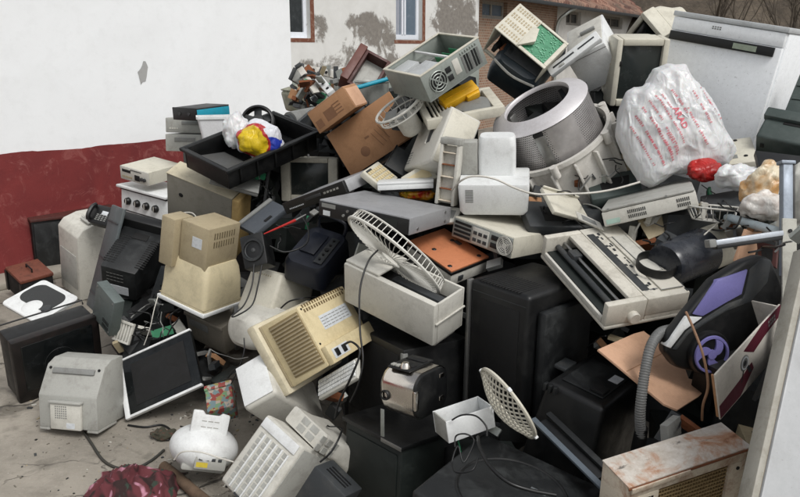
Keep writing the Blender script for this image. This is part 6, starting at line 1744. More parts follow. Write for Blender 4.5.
def mark_line(px, py, ln, hgt, dx=.50, dy=.866):
    s_ = 0
    while s_ < ln:
        wl_ = rnd.uniform(1.0, 2.4)
        if rnd.random() < .85:
            k = max(2, int(wl_*1.6)); 
            for i in range(k):
                a0 = s_ + wl_*i/k; a1 = a0 + wl_/k*.62
                h0, h1 = rnd.uniform(0, .2)*hgt, rnd.uniform(.75, 1.1)*hgt
                P_ = [project_bag(px + dx*a + dy*b_, py + dy*a - dx*b_) for a, b_ in ((a0, h0), (a1, h0), (a1, h1), (a0, h1))]
                if all(P_): g.poly(P_)
        s_ += wl_ + rnd.uniform(.3, .9)
for px, py, ln, hg in ((681, 97, 36, 2.6), (692, 92, 24, 2.0), (661, 96, 26, 2.4), (675, 114, 40, 2.6), (646, 101, 54, 2.2), (640, 106, 58, 2.0), (634, 112, 60, 2.4), (652, 100, 14, 2.0), (628, 120, 56, 2.4), (624, 130, 44, 2.2), (645, 130, 34, 3.0), (640, 140, 30, 2.2), (656, 138, 22, 2.2), (700, 104, 26, 1.8)):
    mark_line(px, py, ln, hg)
g.out('print_lines', RED_INK, bage)['kind'] = 'stuff'
bagbm.free()

crumpled('red_bag', at(704, 170, 3.32), (.075, .06, .042), film_mat('red_film', '#b3231f', '#7d1614', .6, 9, 0), 'crumpled red plastic bag tucked under the printed carrier bag', 'bag', 3.3, .016, 5, 12)
crumpled('white_packet', at(738, 176, 3.22), (.10, .06, .05), FILM, 'crumpled white packet with blue spots, right of the red bag', 'packet', 5.2, .016, 5, 12)
for k, (px, py) in enumerate(((728, 170), (748, 170), (752, 176))):
    pass
SACK = film_mat('stained_cream_sack', '#d6cbb2', '#b5823f', .85, 10, 0)
crumpled('food_sack', at(760, 186, 2.92), (.06, .06, .10), SACK, 'crumpled cream and amber food sack behind the grey metal post', 'sack', 1.4, .018, 5, 11, .4).rotation_euler = (0, math.radians(38), 0)
crumpled('white_sack', at(766, 208, 2.85), (.085, .06, .055), film_mat('white_printed_sack', '#d5d2cc', '#a58c7c', .5, 20, 0), 'crumpled white printed sack just below the cream food sack', 'sack', 8.4, .014, 5, 13)
crumpled('white_cloth', at(800, 198, 2.66), (.05, .06, .13), plastic('dirty_white_cloth', '#c4c4bd', .85, .4, '#77756a'), 'dirty white cloth hanging at the right edge beside the metal post', 'cloth', 6.6, .012, 5, 11)
crumpled('snack_packet', at(418, 194, 3.72), (.085, .04, .03), film_mat('yellow_red_packet', '#d6b233', '#b3261e', 1.0, 14, 0), 'yellow and red snack packet under the slim white box', 'packet', 9.1, .008, 5, 16)

# floral cloth on the concrete
g = G(); n1, n2 = 60, 36
c0 = on_plane(132, 494, Vector(), Vector((0, 0, 1)))
V = []
for j in range(n2 + 1):
    row = []
    for i in range(n1 + 1):
        u, v = i/n1*2 - 1, j/n2*2 - 1
        rr_ = max(0, 1 - (abs(u)**2.4 + abs(v)**2.4))
        z = .004 + .075*rr_**1.1*(.45 + .55*(.5 + .5*noise.noise(Vector((u*2.2, v*1.6, 4))))) + .05*rr_**.5*(1 - 2.2*abs(noise.noise(Vector((u*3.4 + v, v*2.4, 1)))))
        row.append(g.bm.verts.new((u*.19 + .03*noise.noise(Vector((u*2, v*2, 7))), v*.17 + .03*noise.noise(Vector((u*2, v*2, 9))), max(.003, z))))
    V.append(row)
for j in range(n2):
    for i in range(n1):
        g.bm.faces.new([V[j][i], V[j][i + 1], V[j + 1][i + 1], V[j + 1][i]])
def cloth_mat():
    m, N, L, b = node_mat('floral_cloth')
    v = N.new('ShaderNodeTexCoord').outputs['Object']
    n, nn_ = nnode(N, L, v, 6, 2, .5, 1.6), nnode(N, L, v, 9, 3, .5, 1.8)
    c = mixc(N, L, mrange(N, L, n, .40, .46), lin('#2c1918'), lin('#5c2a2f'))
    c = mixc(N, L, mrange(N, L, n, .56, .6), c, lin('#b07c8c'))
    c = mixc(N, L, mrange(N, L, nn_, .60, .64, 0, 1), c, lin('#2f3a30'))
    c = mixc(N, L, mrange(N, L, nn_, .30, .34, 1, 0), c, lin('#b59c90'))
    L.new(c, b.inputs['Base Color']); b.inputs['Roughness'].default_value = .9
    bump(N, L, b, nnode(N, L, v, 60, 3), .3, .004)
    return m
tag(g.out('floral_cloth', cloth_mat(), None, 60, c0), 'crumpled dark red floral cloth on the concrete at the bottom edge', 'cloth')
o = G().tube(smooth_path([at(163, 466, 3.42), at(176, 476, 3.36), at(192, 490, 3.24), at(208, 503, 3.12)]), .024, 10).out('wooden_stick', plastic('grey_brown_wood', '#6b5745', .85, .5, '#332a20', bump=.3))
tag(o, 'grey-brown stick lying between the floral cloth and the domed appliance', 'stick')
crumpled('rag_tangle', gp(163, 434, .02), (.06, .04, .022), plastic('dark_rag', '#3a3a2e', .9, .5, '#7d3c34', scale=20), 'tangle of dark wire and rag on the concrete by the flat screen', 'rag', 4.4, .014, 5, 16)

# ================================================================ scrap by the stained house
SCRAPW = plastic('scrap_white_metal', '#c3c0b8', .5, .5, '#5d5648')
def bar(name, pa, pb, wid, thk, mat, label, cat, holes=0):
    dv = (pb - pa).normalized(); n = (-fwd - dv*(-fwd).dot(dv)).normalized(); s_ = dv.cross(n); ln = (pb - pa).length
    e = empty(name, Matrix.Translation(pa), label, cat)
    G().obox(dv*ln/2, dv, s_, n, ln, wid, thk, .004).out('bar', mat, e)
    for k in range(holes):
        c = dv*ln*(.2 + .6*k/max(1, holes - 1)) + n*(thk/2 + .001)
        G().cyl(c - n*.001, c + n*.002, wid*.22, n=12).out('hole', DARK, e)
    G().obox(dv*ln*.04 + n*.01, dv, s_, n, .03, wid*1.05, thk + .02, .003).out('end_piece', DKGREY, e)
    return e
bar('metal_channel', at(299, 67, 6.0), at(316, 92, 5.8), .05, .03, SCRAPW, 'bent white metal channel by the house corner', 'metal channel')
bar('perforated_rail', at(301, 68, 6.1), at(326, 73, 6.1), .06, .03, SCRAPW, 'white rail with round holes by the house corner', 'rail', 3)
bar('machine_rail', at(322, 72, 6.1), at(350, 79, 6.0), .055, .04, SCRAPW, 'white machine rail with dark groove behind the cardboard box', 'rail', 2)
bar('spotted_roller', at(318, 78, 5.9), at(332, 94, 5.7), .06, .05, WHITE, 'white roller with black spots behind the cardboard box', 'roller', 3)
bar('grey_beam', at(295, 76, 6.3), at(345, 90, 5.9), .10, .08, GREY, 'grey beam lying under the white rails', 'beam')
e = empty('olive_canister', Matrix.Translation(at(294, 96, 6.6)) @ Matrix.Rotation(.5, 4, 'Z') @ Matrix.Rotation(-.25, 4, 'Y'), 'olive grey case half hidden at the house corner', 'case')
OLIVE = plastic('olive_grey_plastic', '#8a8a76', .55, .4)
bx('body', e, OLIVE, -.08, .08, -.1, .1, -.12, .06, .03, 3); bx('lid', e, OLIVE, -.07, .07, -.09, .09, .0605, .075, .006)
e = empty('grey_motor', Matrix.Translation(at(303, 121, 5.3)) @ Matrix.Rotation(.9, 4, 'Z'), 'dusty grey motor with wires between the crate and the cardboard box', 'motor')
G().cyl((-.12, 0, 0), (.12, 0, .02), .07, n=24).out('body', MIDG, e); G().cyl((.12, 0, .02), (.2, 0, .026), .015, n=12).out('shaft', STEEL, e); G().cyl((-.15, 0, -.002), (-.12, 0, 0), .055, n=20).out('end_cap', DKGREY, e)
o = G().cyl(at(351, 89.5, 4.42), at(388, 79, 4.5), .0125, n=14).out('teal_tube', TEAL); tag(o, 'bright teal plastic tube sticking out beside the cardboard box', 'tube')
e = empty('grey_pot', Matrix.Translation(at(372, 92, 4.62)), 'round grey metal pot inside the drawer frame', 'pot')
G().lathe([(0, -.1), (.09, -.1), (.1, -.02), (.1, .06), (.092, .06), (.09, -.08), (0, -.09)], 36).out('bowl', GALV, e); G().ring((0, 0, .06), (1, 0, 0), (0, 1, 0), .1, .1, .006).out('rim', GALV, e)

# ================================================================ right side
e = empty('wire_basket', Matrix.Translation(at(722, 213, 3.05)) @ Matrix.Rotation(math.radians(-6), 4, 'X') @ Matrix.Rotation(math.radians(4), 4, 'Y'), 'shallow white wire basket right of the vented beige computer', 'basket')
G().ring((0, 0, .02), (1, 0, 0), (0, 1, 0), .14, .12, .004).out('rim', WIRE, e); G().ring((0, 0, -.03), (1, 0, 0), (0, 1, 0), .11, .09, .003).out('lower_ring', WIRE, e)
g = G()
for k in range(32):
    a = 2*math.pi*k/32
    g.tube([(.14*math.cos(a), .12*math.sin(a), .02), (.11*math.cos(a), .09*math.sin(a), -.03), (.02*math.cos(a), .02*math.sin(a), -.033)], .0017, 4)
g.out('wires', WIRE, e)
o = G().cyl(at(727, 217, 2.98), at(776, 231, 2.72), .016, n=18).out('white_tube', plastic('blue_white_tube', '#b7c4c9', .35, .25)); tag(o, 'pale blue-white tube pointing at the metal post', 'tube')
# grey metal post with arm
pb_, pt_ = at(786, 330, 2.46), at(786, 163, 2.5)
e = empty('metal_stand', Matrix.Translation(pb_), 'grey metal post with a black-edged side arm beside the appliance door', 'stand')
up_ = (pt_ - pb_).normalized(); nn = (-fwd - up_*(-fwd).dot(up_)).normalized(); ss = up_.cross(nn)
if ss.x < 0: ss = -ss
LL = (pt_ - pb_).length
BLUEG = plastic('blue_grey_metal', '#8f98a3', .4, .3, '#5a5d60', metal=.4)
G().obox(up_*LL*.66, ss, up_, nn, .032, LL*.68, .03, .003).out('upper_post', BLUEG, e)
G().obox(up_*LL*.66 + ss*.0195, ss, up_, nn, .007, LL*.66, .026, .001).out('black_edge', BLACK, e)
G().obox(up_*LL*.31 + nn*.02, ss, up_, nn, .046, LL*.7, .008, .002).out('bolted_plate', plastic('cream_metal_plate', '#a5a49a', .5, .4), e)
G().cyl(up_*LL*.585 + nn*.024, up_*LL*.585 + nn*.03, .006, n=10).out('bolt', DARK, e)
G().obox(up_*LL*1.0, ss, up_, nn, .046, .012, .04, .003).out('top_cap', BLUEG, e)
aa, ab = at(714, 243, 2.44) - pb_, at(781, 233, 2.47) - pb_
ad = (ab - aa).normalized(); an_ = (upv - ad*upv.dot(ad)).normalized(); as_ = ad.cross(an_)
ar = G().obox((aa + ab)/2, ad, an_, as_, (ab - aa).length, .016, .03, .002).out('arm', plastic('silver_arm', '#b9bfc6', .35, .2, metal=.4), e)
G().obox((aa + ab)/2 - an_*.0145, ad, an_, as_, (ab - aa).length*.98, .0125, .024, .001).out('rubber_underside', BLACK, ar)
G().obox(aa - ad*.012, ad, an_, as_, .024, .026, .034, .004).out('end_cap', MIDG, ar)

# canister of an old cylinder vacuum
ca, cb, cd = at(664, 266, 2.95), at(700, 253, 3.05), at(736, 238, 3.2)
ax = (cd - ca).normalized()
e = empty('cylinder_vacuum', Matrix.Translation(ca), 'cylinder vacuum canister, smoky dark shell and beige end, behind the black ring', 'vacuum cleaner')
q = ax.to_track_quat('Z', 'Y')
e.rotation_mode = 'QUATERNION'; e.rotation_quaternion = q
Lc = (cd - ca).length; Rc = .088
G().lathe([(0, 0), (Rc*.9, 0), (Rc, .02), (Rc*1.04, Lc*.48), (Rc*1.06, Lc*.5), (Rc*.98, Lc*.502), (Rc*.94, Lc*.47), (Rc*.9, .025), (0, .03)], 40).out('dust_shell', plastic('smoky_plastic', '#2a2d33', .2, .35, '#565a60', bump=0), e)
G().lathe([(Rc*.97, Lc*.44), (Rc*.99, Lc*.55), (Rc*.99, Lc*.9), (Rc*.86, Lc*1.02), (0, Lc*1.04)], 40).out('motor_end', CREAM, e)
G().slots((Rc*.99, 0, Lc*.62), (0, 1, 0), (0, 0, 1), 1, 5, .02, Lc*.05, .06, .006, .004).out('vent_slots', TAN, e)
bx('logo', e, STICKER, Rc*.6, Rc*.62, -Rc*.9, -Rc*.86, Lc*.2, Lc*.3, 0)

# corrugated hose
hp = smooth_path([at(681, 326, 2.66), at(672, 329, 2.62), at(660, 333, 2.58), at(651, 346, 2.545), at(646, 366, 2.53), at(642, 392, 2.52), at(640, 416, 2.53), at(641, 436, 2.56)], 14)
e = empty('vacuum_hose', Matrix.Translation(hp[-1]), 'grey corrugated hose with black end hanging over the loose cardboard', 'hose')
seg = []
acc = 0
g = G()
pts = [p - hp[-1] for p in hp]
# resample evenly
ev = [pts[0]]; step = .0022; cur = pts[0]
for p in pts[1:]:
    while (p - cur).length >= step:
        cur = cur + (p - cur).normalized()*step; ev.append(cur)
g.tube(ev, .0168, 14, rf=lambda t: 1 + .07*math.sin(t*len(ev)*step/.0085*2*math.pi))
g.out('corrugated_tube', HOSE, e, 80)
G().cyl(Vector((0, 0, .03)), Vector((0, .02, -.07)), .021, .024, n=20).out('end_cuff', BLACK, e)

# assorted boards in the gaps
def loose(key_name, quad, zc, thick, mat, label, cat, extra=None):
    """flat casing piece through four pixel corners at the given depths"""
    P_ = [at(p[0], p[1], z) for p, z in zip(quad, zc)]
    n = (P_[1] - P_[0]).cross(P_[3] - P_[0]).normalized()
    if n.dot(P_[0] - EYEP) < 0: n = -n
    c = sum(P_, Vector())/4
    e = empty(key_name, Matrix.Translation(c), label, cat)
    A = [p - c for p in P_]; B_ = [a + n*thick for a in A]
    g = G().hexa([A[0], A[1], A[2], A[3], B_[0], B_[1], B_[2], B_[3]]); 
    bmesh.ops.recalc_face_normals(g.bm, faces=g.bm.faces[:])
    g._bev(g.bm.faces[:], min(.005, thick*.3), 2)
    g.out('panel', mat, e)
    m = [a*.55 - n*.001 for a in A]
    g = G().hexa([m[0], m[1], m[2], m[3], m[0] + n*.003, m[1] + n*.003, m[2] + n*.003, m[3] + n*.003]); bmesh.ops.recalc_face_normals(g.bm, faces=g.bm.faces[:])
    g.out(extra or 'inset', MIDG if mat in (PALE, CREAM, WHITE) else DARK, e)
    return e
loose('charcoal_casing', ((520, 200), (600, 205), (604, 228), (530, 226)), (3.5, 3.55, 3.4, 3.35), .05, DKGREY, 'charcoal casing wedged between the desktop computer and the washing tub', 'casing')
loose('dark_plastic_sheet', ((586, 178), (640, 168), (642, 190), (592, 200)), (3.62, 3.6, 3.48, 3.48), .05, DKGREEN, 'dark plastic sheet under the printed bag and the washing tub', 'sheet')
loose('charcoal_tray', ((700, 196), (756, 186), (754, 204), (704, 208)), (3.3, 3.28, 3.15, 3.16), .03, DKGREY, 'charcoal tray above the wire basket', 'tray')
loose('black_board', ((618, 228), (690, 214), (700, 236), (640, 250)), (3.42, 3.4, 3.22, 3.2), .03, BLKDUST, 'dusty black board between the vented beige computer and the printer', 'board')
loose('black_side_panel', ((755, 150), (806, 156), (804, 186), (762, 176)), (3.25, 3.2, 3.1, 3.12), .03, BLACK, 'black panel under the dark green housing', 'panel')
loose('white_strip', ((575, 210), (600, 222), (604, 230), (578, 219)), (3.3, 3.2, 3.16, 3.26), .015, PALE, 'pale plastic strip above the dot matrix printer', 'strip')
loose('brown_board', ((756, 240), (778, 246), (776, 268), (758, 260)), (2.82, 2.75, 2.7, 2.78), .015, WOODR, 'dark red-brown board behind the metal arm', 'board')
loose('grey_wire_board', ((440, 205), (462, 208), (456, 222), (440, 222)), (3.56, 3.54, 3.5, 3.5), .02, PALE, 'pale plate between the video deck and the stepped appliance', 'plate')
loose('carton_long', ((690, 318), (757, 262), (764, 268), (690, 330)), (2.83, 2.93, 2.88, 2.78), .012, CARDL, 'long strip of brown cardboard behind the lilac vacuum cleaner', 'cardboard')

# ================================================================ cables
def cable(name, pts, r, mat, label, k=7):
    P_ = smooth_path([at(*p) if len(p) == 3 else gp(*p) for p in pts], k)
    o0 = P_[0]
    o = G().tube([p - o0 for p in P_], r, 6).out(name, mat, None, 80, o0)
    return tag(o, label, 'cable')
CABW = plastic('white_cable', '#c9c6bd', .45, .25)
cable('white_cable', [(452, 190, 3.42), (462, 180, 3.33), (475, 176, 3.31), (495, 179, 3.31), (515, 188, 3.30), (535, 194, 3.28), (560, 194, 3.28), (590, 193, 3.28), (615, 189, 3.28), (640, 182, 3.28)], .0045, CABW, 'white cable running from the stepped appliance to the printed bag')
cable('brown_cable', [(686, 312, 2.47), (694, 330, 2.42), (703, 355, 2.38), (708, 385, 2.38), (703, 405, 2.4), (702, 420, 2.45)], .0042, COPPER, 'thin brown cable hanging in front of the lilac wheel')
cable('black_cable', [(378, 250, 3.16), (368, 262, 3.13), (360, 290, 3.08), (360, 330, 3.0), (363, 360, 2.95), (358, 385, 2.95), (350, 402, 3.0)], .004, BLACK, 'black cable hanging down the front of the off-white printer body')
cable('black_power_cable', [(345, 344, 3.02), (352, 342, 2.98), (360, 352, 2.95), (352, 375, 2.95), (340, 400, 3.0), (335, 418, 3.02)], .0045, BLACK, 'black power cord plugged into the back of the ribbed monitor')
cable('black_cable', [(254, 264, 3.7), (252, 285, 3.66), (244, 305, 3.62), (232, 316, 3.6), (238, 315, 3.58), (252, 305, 3.6), (258, 285, 3.66), (262, 264, 3.7)], .004, BLACK, 'looped black cable hanging from the small speaker')
cable('black_cable', [(281, 308, 3.55), (290, 301, 3.5), (305, 298, 3.5), (316, 297, 3.6)], .004, BLACK, 'short black cable across the top of the pale tapered monitor')
cable('black_cable', [(228, 378, 3.5), (234, 370, 3.45), (248, 364, 3.4), (258, 362, 3.3)], .004, BLACK, 'short black cable arching over the white monitor housing')
cable('black_cable', [(244, 338, 3.55), (244, 352, 3.52), (238, 370, 3.5), (231, 384, 3.5)], .003, BLACK, 'thin black cable below the rounded monitor back')
cable('mains_cable', [(84, 432), (92, 444), (103, 460), (118, 468), (136, 468), (152, 460), (164, 450)], .0065, plastic('grey_cord', '#33332f', .6, .4), 'dark mains cord curling over the concrete from the grey monitor')
cable('black_cable', [(128, 425), (145, 427), (162, 425), (172, 432), (168, 440), (158, 436)], .005, BLACK, 'black cable on the concrete under the flat screen')
cable('thin_cable', [(158, 296, 3.98), (154, 310, 3.95), (150, 328, 3.95), (144, 345, 3.98)], .0025, CABW, 'thin pale cable hanging from the face-down monitor')
cable('black_cable', [(478, 437, 2.58), (480, 448, 2.5), (490, 466, 2.42), (508, 482, 2.37), (530, 490, 2.36), (556, 495, 2.36)], .006, BLACK, 'thick black cable curving across the dusty black television')
cable('thin_black_cable', [(452, 420, 2.62), (462, 415, 2.60), (476, 416, 2.58), (486, 426, 2.56), (487, 436, 2.55)], .003, BLACK, 'thin black cable draped over the small white box')
cable('thin_black_cable', [(455, 447, 2.56), (456, 436, 2.58), (466, 434, 2.55), (474, 440, 2.55), (470, 452, 2.52), (463, 462, 2.5), (458, 446, 2.52), (452, 462, 2.5), (456, 472, 2.46), (472, 470, 2.44), (478, 458, 2.47)], .0028, BLACK, 'tangle of thin black cable below the small white box')
cable('thin_black_cable', [(448, 476, 2.5), (449, 486, 2.46), (456, 495, 2.42), (466, 498, 2.4)], .0035, BLACK, 'short black cable at the left edge of the dusty black television')
cable('black_cable', [(300, 214, 3.86), (308, 228, 3.82), (306, 244, 3.74), (286, 252, 3.7), (270, 246, 3.7)], .004, BLACK, 'black cable between the slim disc player and the small speaker')
cable('thin_cable', [(640, 232, 3.2), (655, 224, 3.1), (675, 214, 3.05), (700, 226, 2.98)] if 0 else [(704, 235, 2.96), (712, 228, 2.98), (722, 220, 3.0), (728, 216, 3.02)], .003, CABW, 'thin pale cable over the canister to the white tube')
cable('pale_cable', [(174, 460, 3.2), (182, 452, 3.17), (200, 452, 3.15), (220, 458, 3.14), (234, 462, 3.12)], .0035, CABW, 'pale cable wrapped around the domed appliance')
cable('pale_cable', [(176, 218, 4.48), (183, 213, 4.46), (192, 213, 4.45), (197, 218, 4.45)], .004, CABW, 'pale cable loop above the face-down monitor')
cable('black_cable', [(333, 470, 2.95), (340, 452, 2.9), (344, 440, 2.9), (341, 432, 2.95)] if 0 else [(320, 462, 2.86), (331, 452, 2.86), (338, 440, 2.88), (342, 430, 2.95)], .004, BLACK, 'black cable across the rounded white monitor back')
ra, rb_, rc_ = at(264, 234, 3.72), at(296, 220, 3.70), at(306, 214.5, 3.70)
e = empty('test_probe', Matrix.Translation(ra), 'red test probe with metal tip lying above the small speaker', 'probe')
G().tube([Vector(), (rb_ - ra)*.25, (rb_ - ra)*.7, rb_ - ra], .006, 8, rf=lambda t: .45 + .75*t).out('grip', RED, e)
G().cyl(rb_ - ra, rc_ - ra, .006, .003, n=10).out('tip', STEEL, e)
